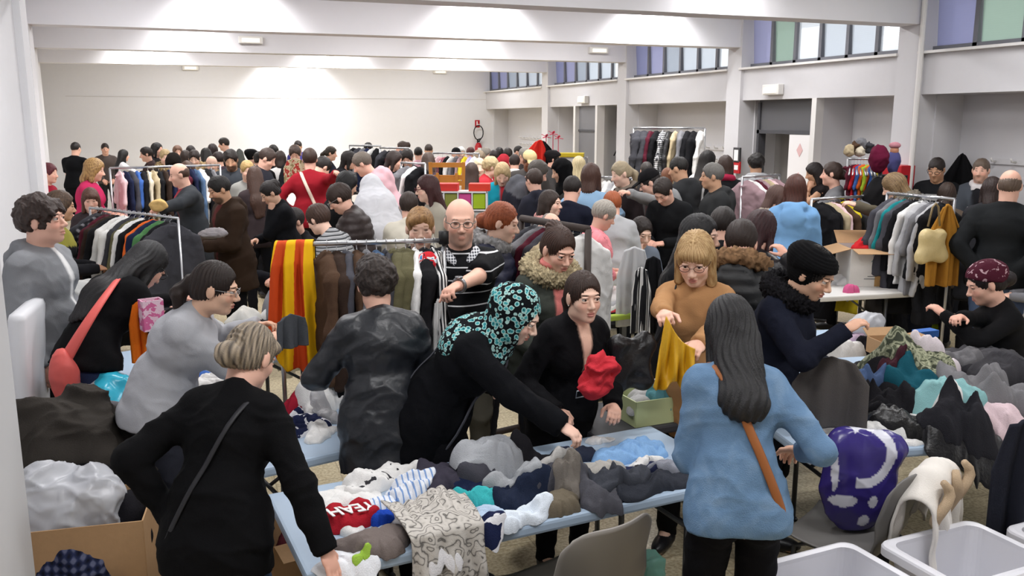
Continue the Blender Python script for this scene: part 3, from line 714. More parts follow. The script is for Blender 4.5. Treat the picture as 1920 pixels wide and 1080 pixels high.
# ================================================================ the hall
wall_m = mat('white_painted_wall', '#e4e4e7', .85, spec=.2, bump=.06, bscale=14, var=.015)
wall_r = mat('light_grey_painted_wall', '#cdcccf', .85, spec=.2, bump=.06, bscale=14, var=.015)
beam_m = mat('white_painted_beam', '#e0dfe3', .85, spec=.2, bump=.05, bscale=10, var=.015)
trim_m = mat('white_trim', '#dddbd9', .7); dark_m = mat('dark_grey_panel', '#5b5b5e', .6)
def floor_mat():
    m = bpy.data.materials.new('speckled_floor'); m.use_nodes = True; nt = m.node_tree; N = nt.nodes; Lk = nt.links; b = N['Principled BSDF']
    tc = N.new('ShaderNodeTexCoord'); n = N.new('ShaderNodeTexNoise'); n.inputs['Scale'].default_value = 55; n.inputs['Detail'].default_value = 4
    r = N.new('ShaderNodeValToRGB'); r.color_ramp.elements[0].color = (*lin('#b5a482'), 1); r.color_ramp.elements[0].position = .38
    r.color_ramp.elements[1].color = (*lin('#d9cdaf'), 1); r.color_ramp.elements[1].position = .62
    br = N.new('ShaderNodeTexBrick'); br.offset = 0; br.inputs['Scale'].default_value = 1; br.inputs['Brick Width'].default_value = .4; br.inputs['Row Height'].default_value = .4
    br.inputs['Mortar Size'].default_value = .004; br.inputs['Mortar'].default_value = (*lin('#a39579'), 1); br.inputs['Mortar Smooth'].default_value = .3
    Lk.new(tc.outputs['Object'], n.inputs['Vector']); Lk.new(tc.outputs['Object'], br.inputs['Vector']); Lk.new(n.outputs['Fac'], r.inputs[0])
    Lk.new(r.outputs[0], br.inputs['Color1']); Lk.new(r.outputs[0], br.inputs['Color2']); Lk.new(br.outputs['Color'], b.inputs['Base Color'])
    b.inputs['Roughness'].default_value = .35; b.inputs['Specular IOR Level'].default_value = .4
    return m
structure('floor', MB().box((3.5, 10, -.05), (16, 28, .1)), floor_mat())
structure('ceiling', MB().box((3.5, 10, CEIL_Z + .05), (16, 28, .1)), beam_m)
structure('wall_back', MB().box((3.5, FY + .1, 2), (14, .2, 4.2)), wall_m)
structure('wall_front', MB().box((3.5, -3.4, 2), (14, .2, 4.2)), wall_m)
# left wall runs slightly out of square; piers carry the beam ends
LW = lambda y: -1.12 if y < 7.65 else -1.12 - .1215 * (y - 7.65)
yl0, yl1 = -3.4, FY
MBl = MB().prism([(-1.12, yl0), (-1.12, 7.65), (LW(yl1), yl1), (LW(yl1) - .3, yl1), (-1.42, 7.65), (-1.42, yl0)][::-1], 4.1); structure('wall_left', MBl, wall_m)
for i, y in enumerate(BEAM_Y):
    xl = LW(y); structure('beam', MB().box(((xl - .05 + WX + .02) / 2, y + BEAM_T / 2, (BEAM_Z + CEIL_Z) / 2 + .02), (WX + .02 - xl + .05, BEAM_T, CEIL_Z - BEAM_Z + .04)), beam_m)
    if y > 7: structure('wall_left_pier', MB().box((xl + .0, y + BEAM_T / 2, BEAM_Z / 2), (.10, BEAM_T, BEAM_Z)), wall_m)
# right wall: piers, lintel band, clerestory windows, alcoves with coat hooks
BAYS = [-.2, 3.9, 7.65, 10.95, 14.45, 18.1, FY]; LIN, SILL, AD = 2.47, 2.90, .60
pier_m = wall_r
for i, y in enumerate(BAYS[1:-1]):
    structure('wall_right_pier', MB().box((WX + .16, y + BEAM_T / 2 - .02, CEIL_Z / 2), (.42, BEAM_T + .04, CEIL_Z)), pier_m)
frame_m = mat('grey_window_frame', '#6f7076', .5); 
def pane_mat(name, c, ks):
    m = bpy.data.materials.new(name); m.use_nodes = True; nt = m.node_tree; N = nt.nodes; Lk = nt.links; N.remove(N['Principled BSDF'])
    t = N.new('ShaderNodeBsdfTranslucent'); t.inputs[0].default_value = (*lin(c), 1); g = N.new('ShaderNodeBsdfGlossy'); g.inputs['Roughness'].default_value = .25
    w = N.new('ShaderNodeTexWave'); w.bands_direction = 'Z'; w.inputs['Scale'].default_value = 14; w.inputs['Distortion'].default_value = .5
    tc = N.new('ShaderNodeTexCoord'); Lk.new(tc.outputs['Object'], w.inputs['Vector']); bp = N.new('ShaderNodeBump'); bp.inputs['Strength'].default_value = .25; bp.inputs['Distance'].default_value = .01
    Lk.new(w.outputs['Color'], bp.inputs['Height']); Lk.new(bp.outputs['Normal'], g.inputs['Normal'])
    tr = N.new('ShaderNodeBsdfTransparent'); tr.inputs[0].default_value = (*lin(c), 1)
    m1 = N.new('ShaderNodeMixShader'); m1.inputs[0].default_value = ks; Lk.new(t.outputs[0], m1.inputs[1]); Lk.new(tr.outputs[0], m1.inputs[2])
    m2 = N.new('ShaderNodeMixShader'); m2.inputs[0].default_value = .08; Lk.new(m1.outputs[0], m2.inputs[1]); Lk.new(g.outputs[0], m2.inputs[2])
    Lk.new(m2.outputs[0], N['Material Output'].inputs[0]); return m
PM = [pane_mat('ribbed_glass_' + n_, c_, k_) for n_, c_, k_ in (('lilac', '#b6b7cc', .25), ('mauve', '#c3c3d6', .3), ('blue', '#ced2d8', .3), ('green', '#c2cfc6', .3), ('pale', '#e0e3e7', .4), ('clear', '#eef0f2', .6))]
wn = 0
for i in range(len(BAYS) - 1):
    y0, y1 = BAYS[i] + (BEAM_T if i else 0), BAYS[i + 1]; ym = (y0 + y1) / 2
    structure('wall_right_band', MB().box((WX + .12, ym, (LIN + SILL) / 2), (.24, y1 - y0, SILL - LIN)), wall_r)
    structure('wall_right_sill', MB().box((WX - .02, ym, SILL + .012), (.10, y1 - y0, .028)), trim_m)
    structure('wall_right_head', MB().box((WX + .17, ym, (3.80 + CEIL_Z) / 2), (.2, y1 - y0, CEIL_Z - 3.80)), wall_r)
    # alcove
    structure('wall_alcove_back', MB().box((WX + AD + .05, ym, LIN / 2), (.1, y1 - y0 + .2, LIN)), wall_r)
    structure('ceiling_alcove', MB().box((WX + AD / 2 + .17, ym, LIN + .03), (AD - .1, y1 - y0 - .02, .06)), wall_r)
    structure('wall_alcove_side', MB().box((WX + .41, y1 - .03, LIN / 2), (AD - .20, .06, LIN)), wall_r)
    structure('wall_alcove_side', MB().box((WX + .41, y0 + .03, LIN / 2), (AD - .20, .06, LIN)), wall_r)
    # window strip
    wn += 1; f = MB(); f.box((WX + .14, ym, SILL + .05), (.07, y1 - y0, .06)); f.box((WX + .14, ym, 3.78), (.07, y1 - y0, .06)); np_ = 6; dy = (y1 - y0 - .02) / np_
    for k in range(np_ + 1): f.box((WX + .14, y0 + .01 + k * dy, (SILL + 3.80) / 2 + .02), (.07, .055, .86))
    wo = tagp(f.build('window_%d' % wn, frame_m), kind='structure')
    order = ([1, 0, 3, 2, 1, 0] if i < 2 else [5, 4, 4, 2, 1, 0])
    if i == 2: order = [5, 4, 4, 5, 3, 1]
    if i == 1: order = [5, 4, 2, 3, 3, 0]
    for k in range(np_):
        yy = y0 + .01 + (k + .5) * dy
        q = MB().box((0, 0, 0), (.008, dy - .07, .80)).build('pane', PM[order[k]], wo); q.location = (WX + .14, yy, (SILL + 3.78) / 2 + .03)
        if order[k] < 5: q.rotation_euler = (0, -.06, 0)
def hooks(y0, y1, z, n, nm):
    g = MB(); g.box((WX + AD - .012, (y0 + y1) / 2, z), (.02, y1 - y0, .06))
    o = tagp(g.build('coat_hook_rail', wall_r), 'pale coat rail with white pegs on ' + nm, 'coat rail', 'coat hook rails in the alcoves')
    for k in range(n):
        y = y0 + (k + .5) * (y1 - y0) / n; MB().tube([(WX + AD - .02, y, z), (WX + AD - .08, y, z + .005), (WX + AD - .10, y, z + .04)], .011, 6).build('hook', trim_m, o, True)
hooks(12.0, 14.2, 1.74, 9, 'the alcove behind the tall rail, upper row'); hooks(12.0, 14.2, 1.56, 9, 'the alcove behind the tall rail, lower row')
hooks(4.5, 7.2, 1.76, 11, 'the nearest alcove wall, upper row'); hooks(4.5, 7.2, 1.56, 11, 'the nearest alcove wall, lower row')
hooks(19.0, 21.4, 1.74, 10, 'the farthest alcove wall, upper row'); hooks(19.0, 21.4, 1.58, 10, 'the farthest alcove wall, lower row')
# door bay between the third and fourth beam: dark grey panel above an open doorway, white leaf with pink diamonds
y0, y1 = atX(1518, 250, WX)[1], atX(1403, 250, WX)[1]
structure('wall_door_jamb', MB().box((WX + .06, y0 - .05, LIN / 2), (.12, .09, LIN)), trim_m)
structure('wall_alcove_divider', MB().box((WX + .38, y0 - .06, LIN / 2), (.52, .07, LIN)), wall_r)
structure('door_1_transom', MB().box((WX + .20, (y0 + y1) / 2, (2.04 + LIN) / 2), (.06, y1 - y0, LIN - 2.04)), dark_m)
structure('door_1_frame', MB().box((WX + .2, y1 - .03, 1.22), (.12, .05, 2.44)).box((WX + .2, (y0 + y1) / 2, 2.03), (.12, y1 - y0, .05)), mat('dark_door_frame', '#47474b', .5))
ya = atX(1471, 260, WX)[1]; g = MB().box((WX + .10, (y0 + ya) / 2, 1.0), (.045, ya - y0, 2.0))
dr = structure('door_1', g, mat('white_door_leaf', '#e9e7e8', .5))
for z in (1.80, 1.42, 1.04):
    g = MB().prism([(-.062, 0), (0, -.09), (.062, 0), (0, .09)], .004, rotm(math.pi / 2, 0, math.pi / 2), (WX + .072, (y0 + ya) / 2 + .02, z)); g.build('pink_diamond', mat('pink_diamond', '#d9b3b3', .5), dr)
structure('wall_corridor', MB().box((WX + AD + .02, (y0 + y1) / 2 + .4, 1.0), (.06, 1.6, 2.0)), mat('shaded_corridor_wall', '#7b7876', .8))  # wall colour darkened to stand in for the shade of the unlit corridor
# grey door in the fourth bay
y0, y1 = atX(1117, 240, WX)[1], atX(1080, 240, WX)[1]
structure('door_2', MB().box((WX + .10, (y0 + y1) / 2, LIN / 2), (.06, y1 - y0, LIN)), mat('grey_door', '#76767a', .6))
structure('door_2_frame', MB().box((WX + .06, y0 - .05, LIN / 2), (.16, .09, LIN)).box((WX + .06, y1 + .05, LIN / 2), (.16, .09, LIN)), trim_m)
structure('trim_1', MB().box((WX + .09, (y0 + y1) / 2, 1.98), (.08, y1 - y0, .04)), mat('dark_door_frame', '#47474b', .5))
# white panel, seen edge on, standing along the left wall by the camera
pe = atd(24, 700, 2.9); pf = atd(12, 700, 5.5)
p0 = np.array([pe[0], pe[1]]); dirp = unit(np.array([-.11, -1.0])); p1 = p0 + dirp * 2.2
nrm_ = np.array([-dirp[1], dirp[0]]); 
g = MB().prism([tuple(p0), tuple(p1), tuple(p1 - np.array([.05, 0])), tuple(p0 - np.array([.05, 0]))], 1.93)
tagp(g.build('panel', mat('white_panel', '#d4d4d6', .5)), 'tall white panel standing along the left wall beside the cardboard box', 'panel')
# lamps: housings of the added, unseen bay lamps, emergency lights on the beams and band
lamp_m = mat('lamp_diffuser', '#fff8ee', .5, emit=4.0); case_m = mat('lamp_case', '#e4e2de', .5)
for k_, y_ in enumerate(LIGHT_ROWS[1:]):
    for x_, w_ in ((0.2, 'left'), (3.1, 'middle'), (6.0, 'right')):
        t_ = thing('added_ceiling_lamp', 'added white ceiling strip lamp, %s one in the %s bay counted from the back wall' % (w_, ['fifth', 'fourth', 'third', 'second', 'first'][k_]), 'lamp', (x_, y_, CEIL_Z), 0, 'added strip lamps hidden between the beams')
        MB().box((0, 0, -.04), (1.6, .4, .08)).build('housing', case_m, t_); MB().box((0, 0, -.09), (1.5, .3, .02)).build('diffuser', lamp_m, t_)
def exitlight(loc, lab, onwall):
    t_ = thing('emergency_light', lab, 'emergency light', loc, 0, 'emergency lights')
    d_ = (.09, .36, .14) if onwall else (.36, .09, .11)
    MB().box((0, 0, 0), d_, bev=.012).build('housing', case_m, t_)
    f_ = MB().box((-.05, 0, -.01) if onwall else (0, -.05, -.01), (.02, .26, .075) if onwall else (.26, .02, .06)).build('diffuser', mat('emergency_diffuser', '#f4f1e6', .4, emit=.55), t_)
for (x, y, k, lab) in ((470, 75, 3, 'long white emergency light fixed to the second beam on the left'), (357, 127, 5, 'small white emergency light on a far beam at the left'), (825, 134, 5, 'small white emergency light high on the far right of the back wall'), (1122, 94, 3, 'white emergency light under the far beam beside the windows')):
    p_ = atY(x, y, (BEAM_Y + [FY])[k] - .05); exitlight(tuple(p_), lab, False)
for (x, y, lab) in ((1449, 168, 'white emergency light on the wall band above the doorway'), (1093, 187, 'white emergency light on the wall band above the grey door')):
    p_ = atX(x, y, WX - .05); exitlight(tuple(p_), lab, True)
# thin seam and pipe on the back wall
structure('trim_2', MB().box((2.7, FY - .004, 2.72), (10.2, .008, .012)), mat('seam', '#cfcdcb', .8))
structure('trim_3', MB().tube([(WX - .085, 7.58, 0), (WX - .085, 7.58, CEIL_Z)], .03, 10), trim_m)
# fire extinguisher with its hose and sign, fire notices on the piers
p_ = atY(897, 275, FY - .1); ex = thing('fire_extinguisher', 'red fire extinguisher hung on the back wall under its red sign', 'fire extinguisher', (p_[0], FY - .1, 0)); red = mat('red_paint', '#b0202a', .35)
MB().lathe([(0, 1.12), (.09, 1.12), (.095, 1.2), (.095, 1.5), (.06, 1.58), (.03, 1.6), (0, 1.6)], (0, 0, 0), 16).build('cylinder', red, ex, True)
MB().tube([(.03, -.02, 1.62)] + [(.13 * math.sin(2.6 - i * .42), -.02, 1.86 - .19 * math.cos(2.6 - i * .42) * -1) for i in range(13)][::-1][:12] + [(.0, -.02, 1.62)], .014, 6).build('hose', mat('black_rubber', '#1b1b1d', .6), ex, True)
MB().box((0, -.09, 1.42), (.09, .01, .10)).build('label_plate', mat('white_label', '#eeeeee', .5), ex); MB().tube([(-.02, 0, 1.6), (-.02, 0, 1.68), (.07, 0, 1.70)], .02, 6).build('handle', mat('black_rubber', '#1b1b1d', .6), ex, True)
p_ = atY(895, 232, FY - .01); sg_ = MB().box((p_[0], FY - .01, p_[2]), (.13, .012, .19)).build('extinguisher_sign', red); tagp(sg_, 'small red sign with a white mark above the extinguisher', 'sign')
MB().box((p_[0] - .01, FY - .02, p_[2] + .01), (.03, .008, .11)).box((p_[0] + .035, FY - .02, p_[2] - .03), (.025, .008, .05)).build('white_mark', mat('white_label', '#eeeeee', .5), sg_)
for (x, y, w_, h_, c_, lab) in ((1382, 291, .16, .22, '#3a3a3c', 'dark framed notice with white paper on the pier by the doorway'), (1382, 314, .15, .17, '#b3262c', 'small red fire alarm box on the pier by the doorway')):
    p_ = atX(x, y, WX - .08); o_ = MB().box((0, 0, 0), (.03, w_, h_), bev=.005).build('notice' if c_[1] == '3' else 'alarm_box', mat('sign_face', c_, .4)); o_.location = (WX - .08, p_[1], p_[2]); tagp(o_, lab, 'sign' if c_[1] == '3' else 'fire alarm')
    MB().box((-.018, 0, 0), (.006, w_ * .6, h_ * .7 if c_[1] == '3' else h_ * .4)).build('paper' if c_[1] == '3' else 'window', mat('white_label', '#eeeeee', .5), o_)
p_ = atX(1693, 345, WX - .1); cb = thing('hose_cabinet', 'red fire cabinet fixed low beside the pipe on the right pier', 'fire cabinet', (WX - .14, p_[1] + .05, p_[2])); MB().box((0, 0, 0), (.2, .30, .42), bev=.01).build('case', red, cb); MB().box((-.105, -.04, .03), (.012, .08, .14)).build('window', mat('white_label', '#eeeeee', .5), cb); MB().box((-.11, .10, 0), (.02, .02, .08)).build('handle', mat('black_rubber', '#1b1b1d', .6), cb)
p_ = atX(1163, 292, WX + .48); e2 = thing('fire_extinguisher', 'red fire extinguisher half hidden in the alcove beside the grey door', 'fire extinguisher', (WX + .48, p_[1], 0)); MB().lathe([(0, 1.12), (.085, 1.12), (.09, 1.18), (.09, 1.42), (.05, 1.5), (.0, 1.52)], (0, 0, 0), 14).build('cylinder', red, e2, True); MB().tube([(0, 0, 1.5), (-.08, 0, 1.62), (-.14, 0, 1.5)], .014, 6).build('hose', mat('black_rubber', '#1b1b1d', .6), e2, True)
# ================================================================ tables, racks, garments
def sheet(name, fn, nu, nv, th, m, parent=None, colfn=None, smooth=True):
    """a thick cloth or shell: fn(u, v) -> (n,3), u and v in 0..1"""
    U, Vv = np.meshgrid(np.linspace(0, 1, nu), np.linspace(0, 1, nv), indexing='ij'); u, v = U.ravel(), Vv.ravel(); P = fn(u, v)
    G = P.reshape(nu, nv, 3); n = np.cross(np.gradient(G, axis=0), np.gradient(G, axis=1)).reshape(-1, 3); n /= (np.linalg.norm(n, axis=1)[:, None] + 1e-9)
    V = np.concatenate([P + n * th / 2, P - n * th / 2]); N = nu * nv; I = np.arange(N).reshape(nu, nv)
    q = np.stack([I[:-1, :-1], I[1:, :-1], I[1:, 1:], I[:-1, 1:]], -1).reshape(-1, 4); Q = [q, q[:, ::-1] + N]
    for e in (I[0, :], I[-1, ::-1], I[::-1, 0], I[:, -1]): Q.append(np.stack([e[:-1], e[1:], e[1:] + N, e[:-1] + N], 1))
    C = None
    if colfn is not None: c = colfn(u, v); C = np.concatenate([c, c])
    return link_mesh(name, np_mesh(name, V, np.concatenate(Q), smooth, C), m, parent)
metal = mat('chrome_tube', '#b9babd', .3, .9); dmetal = mat('dark_grey_metal', '#5a5c60', .4, .7); blackm = mat('black_plastic', '#161617', .5)
TABTOP = mat('pale_blue_tabletop', '#a9bdd2', .45, spec=.4, var=.02)
def table(label, c, L, Dp, rz, z=.74, top=TABTOP, th=.045, legs=dmetal, style='fold'):
    t = thing('folding_table' if style == 'fold' else 'table', label, 'table', (c[0], c[1], 0), rz)
    MB().box((0, 0, z - th / 2), (L, Dp, th), bev=.012).build('tabletop', top, t)
    for sx in (-1, 1):
        g = MB(); x = sx * (L / 2 - .22); zt = z - th - .005
        if style == 'fold':
            g.tube([(x, -Dp / 2 + .10, .012), (x, -Dp / 2 + .10, zt)], .014, 8).tube([(x, Dp / 2 - .10, .012), (x, Dp / 2 - .10, zt)], .014, 8)
            g.tube([(x, -Dp / 2 + .07, .014), (x, Dp / 2 - .07, .014)], .014, 8).tube([(x, -Dp / 2 + .1, .52), (x, Dp / 2 - .1, .52)], .010, 8)
            g.tube([(x, 0, .52), (x - sx * .30, 0, zt)], .009, 6); g.build('leg_frame', legs, t, True)
        else:
            for sy in (-1, 1): MB().box((sx * (L / 2 - .05), sy * (Dp / 2 - .05), zt / 2), (.045, .045, zt)).build('leg', legs, t)
    return t
def blur(H, n=2):
    for _ in range(n):
        P = np.pad(H, 1, mode='edge'); H = (P[1:-1, 1:-1] * 2 + P[:-2, 1:-1] + P[2:, 1:-1] + P[1:-1, :-2] + P[1:-1, 2:]) / 6
    return H
class Pile:
    """height map over a table top; every garment is laid over the ones before it"""
    def __init__(s, c, L, Dp, rz, z=.742, over=.16, res=.011):
        s.c, s.L, s.D, s.rz, s.z, s.res = c, L, Dp, rz, z, res; s.x = np.arange(-L / 2 - over, L / 2 + over, res); s.y = np.arange(-Dp / 2 - over, Dp / 2 + over, res)
        X, Y = np.meshgrid(s.x, s.y, indexing='ij'); s.X, s.Y = X, Y
        d = np.maximum(np.maximum(np.abs(X) - L / 2, np.abs(Y) - Dp / 2), 0); s.H = z - np.minimum(.5, d * .8 + d ** 2 * 14); s.k = 0
        s.cz, s.sz = math.cos(rz), math.sin(rz)
    def loc(s, wx, wy): dx, dy = wx - s.c[0], wy - s.c[1]; return (s.cz * dx + s.sz * dy, -s.sz * dx + s.cz * dy)
    def at(s, u, v): i = int(np.clip(round((u - s.x[0]) / s.res), 0, len(s.x) - 1)); j = int(np.clip(round((v - s.y[0]) / s.res), 0, len(s.y) - 1)); return s.H[i, j]
    def smp(s, H, u, v):
        a = np.clip((u - s.x[0]) / s.res, 0, len(s.x) - 1.001); b = np.clip((v - s.y[0]) / s.res, 0, len(s.y) - 1.001); i = a.astype(int); j = b.astype(int); fa, fb = a - i, b - j
        return H[i, j] * (1 - fa) * (1 - fb) + H[i + 1, j] * fa * (1 - fb) + H[i, j + 1] * (1 - fa) * fb + H[i + 1, j + 1] * fa * fb
    def add(s, name, label, cat, pos, a, b, rot, th, m, fold=.018, ff=16., bl=5, group=None, shape='', px=True, seed=None, zg=.80):
        if px: w = atz(pos[0], pos[1], zg); u0, v0 = s.loc(w[0], w[1])
        else: u0, v0 = pos
        u0 = float(np.clip(u0, -s.L / 2, s.L / 2)); v0 = float(np.clip(v0, -s.D / 2, s.D / 2))
        s.k += 1; sd = (seed if seed is not None else s.k * 1.37 + a * 31); r = math.radians(rot); cr, sr = math.cos(r), math.sin(r); e = 3.2
        wb = .25 if shape == 'folded' else 1.
        def Rf(th_):
            R = (np.abs(np.cos(th_) / a) ** e + np.abs(np.sin(th_) / b) ** e) ** (-1 / e)
            return R * (1 + wb * (.13 * np.sin(2 * th_ + sd) + .12 * np.sin(3 * th_ + sd * 1.7) + .09 * (1 - 2 * np.abs(np.sin(2.5 * th_ + sd * 2.3))) + .05 * np.sin(9 * th_ + sd) + .03 * np.sin(16 * th_ + sd * 3)))
        Hb = blur(s.H, bl)
        def zf(x, y, rho, u, v):
            P3 = np.stack([x, y, np.zeros_like(x)], -1).reshape(-1, 3); pr = np.clip(1 - rho ** 5, 0, 1) ** .5; fo = billow(P3, ff, sd).reshape(x.shape)
            h = s.smp(s.H, u, v); hb = s.smp(Hb, u, v)
            return h + pr * np.maximum(np.maximum(hb - h, 0) * .85 + th * .72 * (1 - .30 * rho ** 2) + fo * fold * 1.25, .003), h
        hi = s.res < .013; nr, nt = (30, 96) if hi else (14, 44)
        rho, thh = np.meshgrid(np.linspace(0, 1, nr) ** .8, np.linspace(0, 2 * math.pi, nt, endpoint=False), indexing='ij'); rr = rho * Rf(thh)
        x, y = rr * np.cos(thh), rr * np.sin(thh); u, v = u0 + cr * x - sr * y, v0 + sr * x + cr * y; Z, Hh = zf(x, y, rho, u, v); Z[0, :] = Z[0, :].mean()
        nz = .006 * billow(np.stack([u, v, v * 0], -1).reshape(-1, 3), 30, sd + 2).reshape(u.shape) * (1 - rho)
        V = np.stack([u + nz, v + nz, Z], -1).reshape(-1, 3); Vb = np.stack([u, v, np.minimum(Hh - .001, Z - .002)], -1).reshape(-1, 3)
        I = np.arange(nr * nt).reshape(nr, nt); In = np.roll(I, -1, 1); q = np.stack([I[:-1], I[1:], In[1:], In[:-1]], -1).reshape(-1, 4); N = nr * nt
        q = np.concatenate([q, q[:, ::-1] + N, np.stack([I[-1], I[-1] + N, In[-1] + N, In[-1]], 1)])
        x_ = (s.X - u0) * cr + (s.Y - v0) * sr; y_ = -(s.X - u0) * sr + (s.Y - v0) * cr; rg = np.sqrt(x_ ** 2 + y_ ** 2) / Rf(np.arctan2(y_, x_)); mk = rg < 1
        if mk.any():
            Zg, _ = zf(x_[mk], y_[mk], rg[mk], s.X[mk], s.Y[mk]); s.H = s.H.copy(); s.H[mk] = Zg
        zb = float(Vb[:, 2].min()); V = np.concatenate([V, Vb]) - np.array([u0, v0, zb])
        o = link_mesh(name, np_mesh(name, V, q, True), m); o.location = (s.c[0] + s.cz * u0 - s.sz * v0, s.c[1] + s.sz * u0 + s.cz * v0, zb); o.rotation_euler = (0, 0, s.rz)
        return tagp(o, label, cat, group)
def billow(P, f, seed=0.):
    """crumpled cloth: round ridges, sharp valleys, -1..1"""
    out = 0
    for k, (ff, am) in enumerate(((f, 1.), (f * 1.9, .5), (f * 3.7, .22))):
        q = P * ff + seed * 3.1 + k * 5.3; q = q + 1.1 * np.sin(q[:, [1, 0, 2]] * .9 + seed + k); q = q + .6 * np.sin(q[:, [1, 2, 0]] * 1.9 + k)
        out = out + am * (np.abs(np.sin(q[:, 0] * .8 + q[:, 1] * .35)) * 1.3 + np.abs(np.sin(q[:, 1] * .75 - q[:, 0] * .3 + 1)) * .7 - 1.2)
    return out * .8
CN = {'black': '#17171a', 'dark grey': '#3d3d42', 'grey': '#77777b', 'light grey': '#adadb0', 'white': '#e6e5e3', 'navy': '#1e2540', 'blue': '#3f63a8', 'pale blue': '#9db9d8', 'denim blue': '#4f6786',
      'teal': '#1f7f84', 'turquoise': '#3fb7bd', 'green': '#4d7a4c', 'olive': '#5c5840', 'beige': '#b9a98a', 'cream': '#ddd3bd', 'brown': '#4e3a2c', 'dark brown': '#33261f', 'red': '#b0232b', 'burgundy': '#4f1a28',
      'pink': '#d9828f', 'pale pink': '#e3c2c6', 'coral': '#dd5f5b', 'orange': '#d9652a', 'yellow': '#d8c330', 'mustard': '#a97a35', 'purple': '#5a4a86', 'lilac': '#b3a8cf', 'charcoal': '#46464d', 'mauve': '#9c8288', 'lime': '#a5c23a'}
def cm(n, kind='fabric'): return cloth(CN.get(n, n), kind)
# ---- hanging garments
def _hang(kind, seed):
    F = Field(.012); Y = np.array([0, 1., 0]); L = {'shirt': .68, 'coat': 1.0, 'jacket': .74, 'dress': 1.05, 'trousers': .82, 'cardigan': .80, 'child_top': .42}[kind]
    if kind == 'trousers':
        F.cone((0, 0, -.10), (0, 0, -.10 - L), .15, .15, .02, True, (Y, .20))
    else:
        w = .6 if kind == 'child_top' else 1.; wd = .215 * w
        F.cone((0, 0, -.24), (0, .0, -.10 - L), wd * .93, wd * (1.05 if kind != 'dress' else 1.3), .03, True, (Y, .17 if kind in ('shirt', 'dress', 'child_top') else .26))
        for sg in (-1, 1):
            F.cone((0, 0, -.115), (sg * .185 * w, 0, -.175), .030, .038, .03)
            if kind != 'dress':
                e = (sg * .235 * w, .02, -.42 * (1 if kind != 'child_top' else .7)); F.cone((sg * .19 * w, 0, -.19), e, .052 * w, .046 * w, .02, False, (Y, .6))
                if kind not in ('child_top',) and not (kind == 'shirt' and seed % 2): F.cone(e, (sg * .245, .035, -.70), .046, .036, .02, True, (Y, .6))
        F.cone((0, 0, -.10), (0, .01, -.072), .055, .062, .015, True)
    V, Q = fmesh(F, .009, 17, seed, (1, 1, .45)); V[:, 1] += .018 * np.sin(V[:, 2] * 9 + seed * 2) * np.clip(-V[:, 2] - .2, 0, 1) + .012 * np.sin(V[:, 0] * 38 + seed) * np.clip(-V[:, 2] - .15, 0, .8)
    return np_mesh('hanging_' + kind, V, Q)
HM = {k: [_hang(k, s_) for s_ in (1, 2, 3)] for k in ('shirt', 'coat', 'jacket', 'dress', 'trousers', 'cardigan', 'child_top')}
for ms in HM.values():
    for me in ms: me.materials.append(cm('grey'))
_h = MB(); _h.tube([(.0, 0, -.068), (0, 0, -.028), (.016, 0, -.018), (.021, 0, -.002), (.012, 0, .014), (-.004, 0, .0165), (-.016, 0, .006)], .0022, 6)
_h.tube([(-.19, 0, -.155), (0, 0, -.068), (.19, 0, -.155)], .008, 6).tube([(-.19, 0, -.156), (.19, 0, -.156)], .0025, 6)
_ho = _h.build('hanger', metal, None, True); HANGER = _ho.data; bpy.data.objects.remove(_ho)
ORD = ['first', 'second', 'third', 'fourth', 'fifth', 'sixth', 'seventh', 'eighth', 'ninth', 'tenth', 'eleventh', 'twelfth', 'thirteenth', 'fourteenth', 'fifteenth', 'sixteenth', 'seventeenth', 'eighteenth', 'nineteenth', 'twentieth']
WORD = {'shirt': ('shirt', 'shirt'), 'coat': ('coat', 'coat'), 'jacket': ('jacket', 'jacket'), 'dress': ('dress', 'dress'), 'trousers': ('pair of trousers', 'trousers'), 'cardigan': ('cardigan', 'cardigan'), 'child_top': ("child's top", 'top')}
